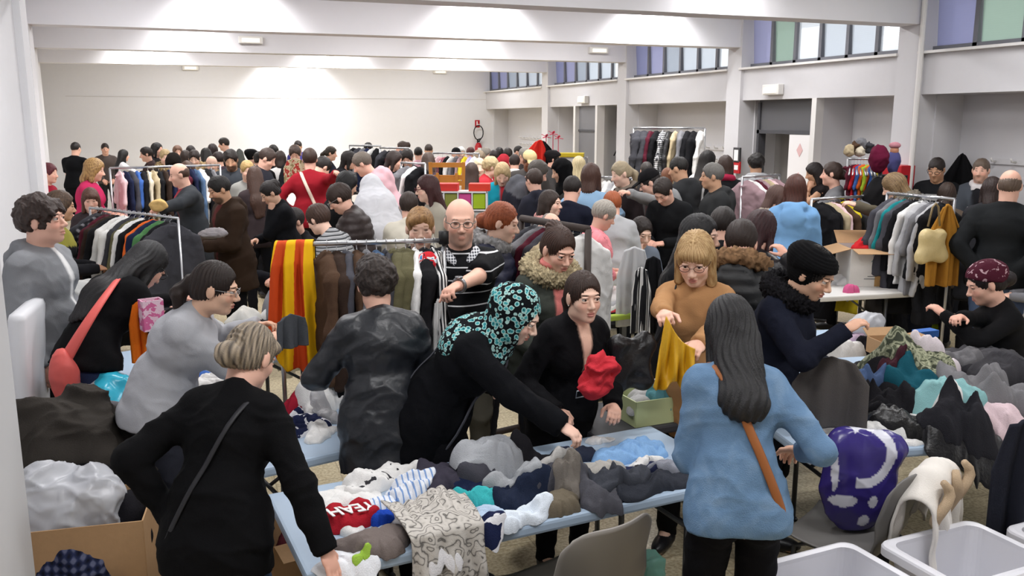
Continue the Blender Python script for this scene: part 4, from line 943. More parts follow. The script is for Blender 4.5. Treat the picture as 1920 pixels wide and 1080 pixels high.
class Rack:
    def __init__(s, label, A, B, posts=(1, 1), r=.014, m=None, name='clothes_rack', wheels=True, two=False):
        s.A, s.B = np.array(A, float), np.array(B, float); z = (A[2] + B[2]) / 2; s.A[2] = s.B[2] = z; s.z = z; d = s.B - s.A; s.L = float(np.linalg.norm(d)); s.ang = math.atan2(d[1], d[0])
        mid = (s.A + s.B) / 2; t = thing(name, label, 'clothes rack', (mid[0], mid[1], 0), s.ang); s.t = t; m = m or metal; h = s.L / 2; ft = None
        MB().tube([(-h, 0, z), (h, 0, z)], r, 10).build('rail', m, t, True)
        for sx, on in ((-1, posts[0]), (1, posts[1])):
            if not on: continue
            MB().tube([(sx * h, 0, .07), (sx * h, 0, z)], r * .9, 8).build('post', m, t, True); ft = MB().tube([(sx * h, -.24, .07), (sx * h, .24, .07)], r, 8).build('foot', m, t, True)
            if wheels:
                for sy in (-1, 1): MB().lathe([(0, -.012), (.03, -.012), (.03, .012), (0, .012)], (0, 0, 0), 12, rotm(0, math.pi / 2)).build('wheel', blackm, ft, True).location = (sx * h, sy * .22, .032)
        if posts[0] and posts[1]: MB().tube([(-h, 0, .10), (h, 0, .10)], r * .8, 8).build('lower_rail', m, t, True)
    def fill(s, items, where, t0=.06, t1=.94, jit=9, group=None, flip=0, kinds=None):
        n = len(items); rn = random.Random(int(s.L * 1000) + n)
        for i, it in enumerate(items):
            kind, col = it[0], it[1]; mk = it[2] if len(it) > 2 else 'fabric'; f = t0 + (t1 - t0) * (i + .5) / n; p = s.A + (s.B - s.A) * f
            lab = '%s %s hanging %s from the left on %s' % (col, WORD[kind][0], ORD[i] if i < 20 else 'near the right end', where)
            g = thing('hanging_' + kind, lab, WORD[kind][1], (p[0], p[1], s.z), s.ang + math.pi / 2 + math.radians(rn.uniform(-jit, jit)) + flip, group or 'garments hanging on ' + where)
            o = bpy.data.objects.new('garment', HM[kind][rn.randrange(3)]); COL.objects.link(o); o.parent = g; sc = rn.uniform(.92, 1.06); o.scale = (sc, it[3] if len(it) > 3 else rn.uniform(.8, 1.25), sc)
            o.material_slots[0].link = 'OBJECT'; o.material_slots[0].material = mk if not isinstance(mk, str) else cm(col, mk)
            hh = bpy.data.objects.new('hanger', HANGER); COL.objects.link(hh); hh.parent = g
# ---- boxes, bags, chairs
kraft = mat('cardboard', '#b08d68', .85, bump=.1, bscale=40, var=.06); whitecard = mat('white_cardboard', '#d9d6d0', .8, var=.03)
def carton(label, loc, d, rz, m=kraft, flaps=((1, 120), (1, 110), (1, 100), (1, 125)), name='cardboard_box', inner=None, tape=None):
    t = thing(name, label, 'box', loc, rz); w, l, h = d; th = .006; inner = inner or m
    MB().box((0, 0, th / 2), (w, l, th)).build('bottom', m, t)
    for k, (c, dd) in enumerate((((0, -l / 2, h / 2), (w, th, h)), ((0, l / 2, h / 2), (w, th, h)), ((-w / 2, 0, h / 2), (th, l, h)), ((w / 2, 0, h / 2), (th, l, h)))): MB().box(c, dd).build('side', m, t)
    for k, fl in enumerate(flaps):
        if not fl: continue
        on, ang = fl; a = math.radians(ang); fw = (l if k < 2 else w) * .42
        c_, s_ = math.cos(a), math.sin(a)                 # 0 = straight up, positive opens outwards
        if k < 2: sg = -1 if k == 0 else 1; M = rotm(-sg * a); g = MB().box((0, 0, fw / 2), (w * .985, th * .7, fw)); o = g.build('flap', inner, t); o.rotation_euler = (-sg * a, 0, 0); o.location = (0, sg * l / 2, h)
        else: sg = -1 if k == 2 else 1; o = MB().box((0, 0, fw / 2), (th * .7, l * .985, fw)).build('flap', inner, t); o.rotation_euler = (0, sg * a, 0); o.location = (sg * w / 2, 0, h)
    if tape: MB().box((tape[1], -l / 2 - .004, h / 2), (.055, .003, h * .98)).build('tape', mat('brown_tape', '#a5804f', .4), t)
    return t
def blob(name, label, cat, loc, r, m, fold=.02, ff=14, rz=0, seed=1, v=.013, col=None, group=None, extra=None, cut=True, parent=None, it=1):
    """soft crumpled mass resting on its own z = 0"""
    F = Field(v); F.ell((0, 0, r[2] * .9), r, None, .05)
    for e in (extra or []): F.ell(e[0], e[1], None, .05)
    if cut: F.plane((0, 0, .0), (0, 0, -1))
    V, Q = fmesh(F, 0); n = vnormals(V, Q); V = V + n * ((wrinkle(V, ff, seed) * fold + wrinkle(V, ff * 2.2, seed + 4) * fold * .45) * np.clip(V[:, 2] / .03, 0, 1))[:, None]
    C = col(V, n) if col else None
    o = link_mesh(name, np_mesh(name, V, Q, True, C), m, parent); o.location = loc; o.rotation_euler = (0, 0, rz)
    return tagp(o, label, cat, group) if parent is None else o
def poly_bag_mat(name, c, a):
    m = mat(name, c, .25, spec=.5, bump=.3, bscale=26, alpha=a); return m
def shell_chair(label, loc, rz, col='#8f8b86', frame=dmetal, name='plastic_chair', group=None):
    t = thing(name, label, 'chair', (loc[0], loc[1], 0), rz, group); sm = mat('chair_plastic', col, .42, spec=.4)
    def f(u, v):          # v 0 front lip of the seat .. 1 top of the back; +y is where the sitter looks
        x = (u - .5) * 2; s_ = v * 1.0
        y = np.where(v < .48, .24 - v / .48 * .40, -.16 - (v - .48) / .52 * .10); z = np.where(v < .48, .445 - .02 * np.sin(v / .48 * math.pi), .445 + (v - .48) / .52 * .375)
        k = np.clip((v - .36) / .2, 0, 1) * np.clip((.62 - v) / .14, 0, 1); y = y + .03 * k; z = z + .012 * k
        hw = .215 + .012 * np.sin(v * 3) - .04 * np.clip((v - .85) / .15, 0, 1) ** 2 - .02 * np.clip((.08 - v) / .08, 0, 1); 
        y = y + np.where(v > .48, 1, 0) * .055 * x * x * np.clip((v - .48) * 4, 0, 1); z = z + np.where(v < .5, .022 * x ** 4, 0) - .03 * x ** 6 * np.clip((v - .9) / .1, 0, 1)
        return np.stack([x * hw, y, z], 1)
    o = sheet('seat_shell', f, 25, 41, .008, sm, t)
    for sx in (-1, 1):
        g_leg = MB().tube([(sx * .20, .22, .01), (sx * .175, .19, .40), (sx * .17, .14, .425), (sx * .17, -.12, .425), (sx * .175, -.17, .40), (sx * .21, -.24, .01)], .011, 8); lg_ = g_leg.build('leg', frame, t, True)
        for y in (.22, -.24): MB().lathe([(0, 0), (.016, 0), (.016, .03), (0, .03)], (sx * (.20 if y > 0 else .21), y, 0), 10).build('foot_cap', blackm, lg_, True)
    MB().tube([(-.17, .10, .42), (.17, .10, .42)], .009, 8).tube([(-.17, -.10, .42), (.17, -.10, .42)], .009, 8).build('cross_bar', frame, t, True)
    return t
def crate(label, loc, d, rz, m, name='storage_crate', group=None):
    t = thing(name, label, 'crate', loc, rz, group); w, l, h = d; N = 40
    def outline(sx, sy, r):
        P = []
        for cx, cy, a0 in ((1, 1, 0), (-1, 1, 90), (-1, -1, 180), (1, -1, 270)):
            for k in range(6): a = math.radians(a0 + k * 18); P.append((cx * (sx - r) + r * math.cos(a), cy * (sy - r) + r * math.sin(a)))
        return P
    V, Fc = [], []; prof = [(w / 2 - .03, l / 2 - .03, .0), (w / 2 - .006, l / 2 - .006, h - .03), (w / 2 - .006, l / 2 - .006, h - .008), (w / 2 + .016, l / 2 + .016, h - .006), (w / 2 + .022, l / 2 + .022, h - .012), (w / 2 + .022, l / 2 + .022, h - .040), (w / 2 + .018, l / 2 + .018, h - .040), (w / 2 + .017, l / 2 + .017, h - .012),
            ]
    prof_in = [(w / 2 - .034, l / 2 - .034, .004), (w / 2 - .010, l / 2 - .010, h - .02), (w / 2 - .010, l / 2 - .010, h - .003), (w / 2 + .010, l / 2 + .010, h), (w / 2 + .022, l / 2 + .022, h - .004), (w / 2 + .026, l / 2 + .026, h - .012), (w / 2 + .026, l / 2 + .026, h - .042), (w / 2 + .020, l / 2 + .020, h - .042), (w / 2 + .018, l / 2 + .018, h - .014), (w / 2 - .005, l / 2 - .005, h - .012), (w / 2 - .005, l / 2 - .005, h - .03), (w / 2 - .030, l / 2 - .030, 0)]
    for (a, b, z) in prof_in:
        for p in outline(a, b, .05): V.append((p[0], p[1], z))
    n = 24
    for i in range(len(prof_in) - 1):
        for k in range(n): Fc.append((i * n + k, i * n + (k + 1) % n, (i + 1) * n + (k + 1) % n, (i + 1) * n + k))
    Fc.append(tuple(range(n))[::-1]); Fc.append(tuple((len(prof_in) - 1) * n + k for k in range(n)))
    me = bpy.data.meshes.new('tub'); me.from_pydata(V, [], Fc); me.update(); link_mesh('tub', me, m, t)
    return t
# ================================================================ everyone in the hall
STRIPED = pattern('black_polo_with_white_stripes', 'stripez', [(0, '#101114'), (.90, '#d9dadd')], 4.6); 
LEOP = pattern('teal_leopard_scarf_cloth', 'leopard', [(0, '#0b0d10'), (.14, '#3f9aa0'), (.34, '#a9cfcb'), (.50, '#0d1216')], 42)
FLORAL = pattern('coral_blouse_with_dark_print', 'noise', [(0, '#2a1a20'), (.355, '#e58a92'), (.62, '#e9939a')], 26)
KNIT = pattern('grey_striped_knit', 'stripez', [(0, '#3e3f42'), (.35, '#97989a'), (.8, '#b4b5b6')], 11)
LACE = pattern('white_lace_stripes', 'stripez', [(0, '#e4e2df'), (.75, '#b5b1ad')], 9)
DENIM = pattern('washed_denim_cloth', 'noise', [(0, '#587492'), (.5, '#6684a4'), (1, '#859fba')], 9); DENIM.node_tree.nodes['Color Ramp'].color_ramp.interpolation = 'LINEAR'
BOUCLE = pattern('black_white_scarf_cloth', 'noise', [(0, '#1a1a1c'), (.5, '#a8a6a4')], 60)
# ---- foreground
boy = person(66, 366, 4.75, 62, 'young person with thick dark hair in a grey hooded sweatshirt standing by the left wall', 'hoodie', '#84868a', '#15151a', 'curly', '#2b1d18', 'rosy', fem=False, w=1.2, lean=0, belly=.6, fringe='messy', inner=('#e6e6e6', .02), vol=1.2, R='down', L='down', pitch=-4, h2='#4a352a')
bagw = person(294, 457, 4.9, 128, 'woman with long black hair bending over a table, coral shoulder bag behind her', 'jacket', '#111113', '#2a3350', 'long', '#0d0c0e', 'rosy', lean=30, hunch=26, pitch=48, glasses='#333333', R=('p', 325, 590, 4.9), L=('p', 335, 560, 5.2), h2='#252227', hem=.02, loose=.0)
grey_blouse = person(404, 489, 4.0, 78, 'woman with a dark ponytail and glasses in a loose pale grey blouse, back half turned', 'blouse', '#a9aaaf', '#2a2c35', 'pony', '#20140f', 'olive', lean=24, hunch=12, pitch=14, w=1.12, glasses='#999999', R=('p', 500, 640, 4.2), L=('p', 482, 612, 4.4), sleeve=2, loose=.02, h2='#33221a')
black_back = person(478, 604, 3.08, 158, 'woman with grey streaked hair in a black jacket leaning one hand on the front table', 'jacket', '#0c0c0e', '#37465e', 'bun', '#4d443c', 'rosy', lean=22, hunch=8, pitch=28, w=1.04, R=('p', 612, 1035, 2.86), L='hip', elL=(-1, -.7, .1), h2='#b5a48c', h2a=.75, zR=(.3, 0, 1), curlR=8, hyaw=-18, hem=.16, strap=('#26262a', 'R', .010), fringe='side', side=4)
leather = person(702, 480, 3.95, 190, 'person with dark curly hair in a dark leather jacket, back turned, behind the front table', 'leather', '#1d2026', '#141418', 'curly', '#2c2320', 'rosy', lean=10, hunch=6, pitch=14, w=1.12, L=('p', 600, 700, 4.15), R='down', hem=.24, vol=1.2, h2='#4a3e38', loose=.006)
hij = person(985, 538, 3.72, 74, 'woman in a teal leopard headscarf and black coat reaching over the front table', 'coat', '#0d0e12', '#101014', 'none', '#111111', 'pale', lean=34, hunch=14, pitch=30, w=1.10, wear=('hijab', '#2c7f88', LEOP), R=('p', 1090, 828, 3.5), L='front', hem=.42, strap=('#4c4d55', 'L', .013), zR=(.1, 0, 1))
brun = person(1092, 507, 3.98, 34, 'young brunette with hair tied back in a belted black coat, red bag on her arm', 'coat', '#101013', '#101014', 'pony', '#2e1d16', 'fair', lean=16, hunch=6, pitch=2, hyaw=-8, inner=('#e6bea9', .036), vee=5.5, R=('p', 1040, 770, 3.9), L=('p', 1150, 760, 3.95), earring=1, hem=.4, h2='#4b3226', vol=.9, iris='#4a3522')
pinkneck = person(1052, 424, 4.6, 32, 'woman with brown hair tied up, coral turtleneck and a parka with pale fur hood', 'parka', '#3d413c', '#22242a', 'topbun', '#35221b', 'rosy', lean=8, pitch=22, fur='#a89a7c', furr=.120, inner=('#d9817c', .05), scarf=None, R='low', L='low', h2='#57392b')
ring_ = MB(); J_ = pinkneck[1]
for k_ in range(5): a_ = J_['nb'] + (J_['hc'] - J_['nb']) * (.02 + k_ * .12); ring_.tube([tuple(a_ + J_['Rc'] @ np.array([.068 * math.sin(t_), .066 * math.cos(t_), .0])) for t_ in [i * math.pi / 12 for i in range(24)]], .016, 8, True)
ring_.build('turtleneck', cloth('#dd857f'), pinkneck[0], True)
beige = person(1304, 434, 4.1, 352, 'woman with blonde fringe and glasses in a beige jumper holding up a yellow garment', 'tunic', '#ad8259', '#141416', 'bob', '#a47d4e', 'fair', lean=6, pitch=22, fringe='bangs', glasses='#4a2c2c', R=('p', 1243, 596, 3.72), L=('p', 1305, 655, 3.74), elR=(.8, -.2, -.8), h2='#d8bd8c', h2a=.6, curlR=42, curlL=40, strap=None, vol=1.05, hem=.30)
denim = person(1366, 553, 3.2, 196, 'woman with long black hair in a washed denim shirt, brown bag strap across her back', 'blouse', '#5f82a8', '#111115', 'long', '#0c0b0d', 'olive', lean=20, hunch=10, pitch=28, L=('p', 1335, 880, 3.3), R=('p', 1498, 845, 3.2), pat=DENIM, strap=('#93592f', 'L', .018), hem=.10, hl=.12, sleeve=1.85, elR=(.5, -.4, -.8), h2='#232126', w=.97, side=3, loose=.006)
beanie = person(1538, 463, 4.05, 68, 'woman in a black knitted beanie and navy coat with a black fur collar, hand raised', 'coat', '#171a27', '#121216', 'short', '#140f0e', 'olive', lean=12, hunch=12, pitch=26, wear=('beanie', '#0b0b0d'), fur='#18171a', R=('p', 1585, 620, 3.95), L='front', hem=.45)
striped = person(862, 369, 5.25, 4, 'bald man with glasses in a black polo shirt with thin white stripes, hand raised', 'polo', '#15161a', '#5b584f', 'bald', '#8b857c', 'rosy', fem=False, w=1.14, belly=.7, lean=0, pitch=3, glasses='#77736c', L=('p', 852, 540, 4.45), R='down', elL=(-1, -.2, -.25), pat=STRIPED, stub=.35, brow='#6b5f55', inner=None, jaw=1.05, sleeve=.95, zL=(0, -.4, 1), curlL=45)
sc_ = MB(); J_ = striped[1]
for sg in (-1, 1): sc_.tube([tuple(J_['nb'] + np.array(q)) for q in ((sg * .075, -.02, .035), (sg * .085, .04, .02), (sg * .055, .10, -.02), (sg * .02, .115, -.06))], [.020, .024, .026, .012], 8, flat=.5)
sc_.build('collar', pattern('checked_collar_cloth', 'plaid', [(0, '#e6e6e8'), (.45, '#cfd2d8'), (.75, '#33363f')], 22), striped[0], True)
w_ = MB(); a_, d_ = J_['W']['L'] - J_['D']['L'] * .035, J_['D']['L']; u_ = unit(np.cross(d_, [0, 0, 1])); v_ = np.cross(d_, u_); w_.tube([tuple(a_ + (u_ * math.cos(t) + v_ * math.sin(t)) * .034) for t in [i * math.pi / 8 for i in range(16)]], .009, 6, True); w_.lathe([(0, 0), (.02, 0), (.02, .01), (0, .01)], tuple(a_ - v_ * .036), 12); w_.build('wristwatch', mat('watch_metal', '#8d8f92', .3, .8), striped[0], True)
blond_girl = person(787, 386, 5.35, 2, 'young woman with blonde hair pulled back in a black jacket beside the striped man', 'jacket', '#17161a', '#1a1a1f', 'pony', '#8a6238', 'fair', lean=2, pitch=4, R='low', L='low', inner=('#e0d9cf', .03), h2='#d6ab6e', vol=.95, fringe='side')
redhead = person(944, 377, 5.9, 78, 'woman with red hair in a bun wearing a navy quilted jacket with grey fur', 'puffer', '#1b1e33', '#1b1c22', 'bun', '#8f4524', 'fair', lean=6, pitch=14, fur='#8d8c8c', R='hold', L='front', h2='#b8683c', nohood=1)
hooded = person(1392, 412, 5.2, 176, 'person in a dark puffer coat, brown fur edged hood hanging on the back', 'puffer', '#1f2022', '#17171a', 'short', '#2a1d18', 'rosy', lean=10, hunch=20, pitch=30, fur='#7c6046', w=1.15, hem=.30, furr=.13, R='front', L='front')
blackhair_prof = person(1312, 400, 5.1, 74, 'woman with straight black hair in profile behind the blonde woman in beige', 'coat', '#19191c', '#17171a', 'long', '#0e0d0f', 'fair', lean=4, pitch=6, R='front', L='front', h2='#2a282c')
maroonhair = person(1432, 392, 5.5, 150, 'person with dark reddish hair held by a clip in a black leather jacket', 'leather', '#1c1b1f', '#201820', 'bob', '#2c1216', 'rosy', lean=14, pitch=18, R=('p', 1475, 480, 5.1), L='front', h2='#4b2228', elR=(1, 0, -.5))
crouch = person(1842, 491, 6.0, 292, 'crouching woman in a burgundy patterned headscarf and black top at the right edge', 'sweater', '#151517', '#232328', 'bun', '#1c1213', 'rosy', pose='kneel', lean=14, pitch=24, wear=('headscarf', '#4b1a2a', pattern('burgundy_print_scarf', 'noise', [(0, '#4b1a2a'), (.60, '#4b1a2a'), (.62, '#b99aa2')], 22)), L=('p', 1770, 590, 5.5), R=('p', 1780, 600, 5.2))
edge_kid = person(1962, 428, 6.3, 270, 'child in grey, pink and teal clothes cut off by the right edge of the photo', 'hoodie', '#77777c', '#2b2f3c', 'short', '#3a2a22', 'fair', R='front', L='front', lowpart=('#b03462', -.0), w=.9)
# ---- middle
P = person
P(1042, 407, 6.5, 30, 'balding person in a grey coat bending down behind the fur hooded woman', 'coat', '#4c4e50', '#26272b', 'bald', '#8a8078', 'rosy', fem=False, lean=30, hunch=20, pitch=62, R='front', L='front')
P(1140, 374, 6.6, 108, 'older woman with short grey hair in a coral blouse with a small dark print', 'blouse', '#e58a92', '#2b2226', 'short', '#9a938a', 'rosy', w=1.22, belly=.6, pitch=26, pat=FLORAL, R='front', L='front', sleeve=1.3, h2='#cfc8bb', vol=1.15)
P(1206, 405, 7.4, 30, 'seated man with short dark hair in a grey T-shirt holding a white hanger', 'tee', '#6d7683', '#22242c', 'short', '#241a16', 'fair', fem=False, pose='sit', lean=12, pitch=20, R='chin', L='front')
P(1030, 354, 7.3, 68, 'smiling woman with dark brown hair and a thick pink scarf over a dark coat', 'coat', '#2c2023', '#22222a', 'long', '#33251e', 'fair', pitch=2, scarf='#d39a95', R='low', L='low', lean=2)
P(590, 381, 6.6, 232, 'woman with short brown hair in a grey striped knitted top, bent forward', 'tee', '#8b8c8e', '#1c1c22', 'short', '#3d2920', 'fair', lean=20, hunch=16, pitch=24, pat=KNIT, R='front', L='low', vol=1.25, hem=.12, h2='#5a3f30')
P(625, 344, 7.0, 262, 'woman with glasses in a dark brown quilted jacket looking down to the left', 'puffer', '#2f2524', '#1d1d22', 'short', '#33231c', 'rosy', lean=10, pitch=34, glasses='#8a8a8a', R='front', L='front', vol=1.2, nohood=1)
P(693, 326, 7.4, 196, 'woman bending away, wrapped in a long white fringed shawl over a grey coat', 'coat', '#8f8b8c', '#3a3a40', 'none', '#222222', 'fair', lean=22, hunch=18, pitch=20, wear=('shawl', '#d8d9de'), w=1.05, R='front', L='front', hem=.5)
P(655, 319, 8.1, 120, 'person with black hair in a plain black jacket beside the white shawl', 'jacket', '#141416', '#18181c', 'bob', '#121013', 'olive', pitch=24, lean=8, R='front', L='front')
P(766, 358, 7.1, 172, 'person with short brown hair in a cream jacket with a thin strap, back turned', 'jacket', '#d0cabb', '#2c2c33', 'short', '#352720', 'rosy', w=1.15, lean=8, strap=('#6b6259', 'R', .012), R='front', L='front', vol=1.2)
P(580, 276, 10.2, 176, 'person in a dark red jumper with a white strap, back turned, arm stretched right', 'sweater', '#8c1a26', '#1a1a1f', 'short', '#3b2820', 'rosy', w=1.22, strap=('#d9c9b8', 'L', .018), R=('p', 634, 322, 9.9), L='hip', vol=1.15)
P(507, 277, 10.8, 72, 'man with receding hair in a dark jacket looking down at a garment', 'jacket', '#23242c', '#1c1d25', 'short', '#3a2a23', 'rosy', fem=False, pitch=30, w=1.1, R='hold', L='front', vol=.95)
P(497, 339, 8.3, 284, 'woman in a long black coat with hair pinned up, hand at her chin', 'coat', '#15161a', '#111114', 'updo', '#211a19', 'olive', pitch=32, lean=8, L='chin', R='front', w=1.1, hem=.42, earring=1)
P(404, 328, 7.7, 292, 'bearded man in a brown hooded parka holding folded clothes', 'parka', '#33261d', '#17171b', 'short', '#15110f', 'tan', fem=False, pitch=22, lean=4, stub=.8, R='front', L='front', inner=('#5a2c2a', .04), w=1.08)
P(332, 303, 8.9, 276, 'balding man in a dark grey jacket with a red scarf reaching to the left', 'jacket', '#33363a', '#1d1f26', 'bald', '#4a3226', 'rosy', fem=False, pitch=14, lean=6, w=1.1, inner=('#a83a44', .05), L=('p', 300, 392, 8.6), R='front', hem=.28)
P(168, 350, 7.9, 348, 'woman with a reddish brown fringe in a brown top seen over the left rail', 'jacket', '#3b3234', '#26262b', 'bob', '#5b3a2c', 'rosy', fringe='bangs', pitch=10, R='front', L='front', hyaw=12)
P(178, 295, 9.6, 78, 'woman with blonde bobbed hair in a bright pink top standing by the left rail', 'sweater', '#b52c58', '#2a2028', 'bob', '#7c5836', 'rosy', h2='#cda768', h2a=.7, w=1.15, R='front', L='front', pitch=16, vol=1.25, sleeve=1.2)
P(111, 354, 6.5, 96, 'woman with streaked hair behind the grey sweatshirt, mustard top and dark waistcoat', 'jacket', '#1b1b1f', '#23232a', 'bob', '#3f2f27', 'tan', h2='#8c6e50', pitch=10, R='front', L='front', yoke='#8f8a3e')
P(90, 304, 10.2, 60, 'person in a crimson top by the far left wall', 'sweater', '#8e1c30', '#2a2028', 'short', '#5c1f2a', 'rosy', R='front', L='hip')
P(141, 265, 16.0, 146, 'man in a black T-shirt standing apart near the back wall, back turned', 'tee', '#0f1013', '#15161b', 'buzz', '#1c1513', 'rosy', fem=False, w=1.18, R='front', L='front')
P(196, 267, 18.0, 4, 'man with short dark hair in a grey brown shirt facing forward near the back wall', 'sweater', '#5a5250', '#2c2c30', 'buzz', '#2a1f1b', 'rosy', fem=False, R='low', L='low')
P(231, 279, 16.5, 112, 'woman with long black hair and a white top by the far rail', 'sweater', '#cfcdd0', '#2a2c35', 'long', '#100e10', 'rosy', R='reach', L='front')
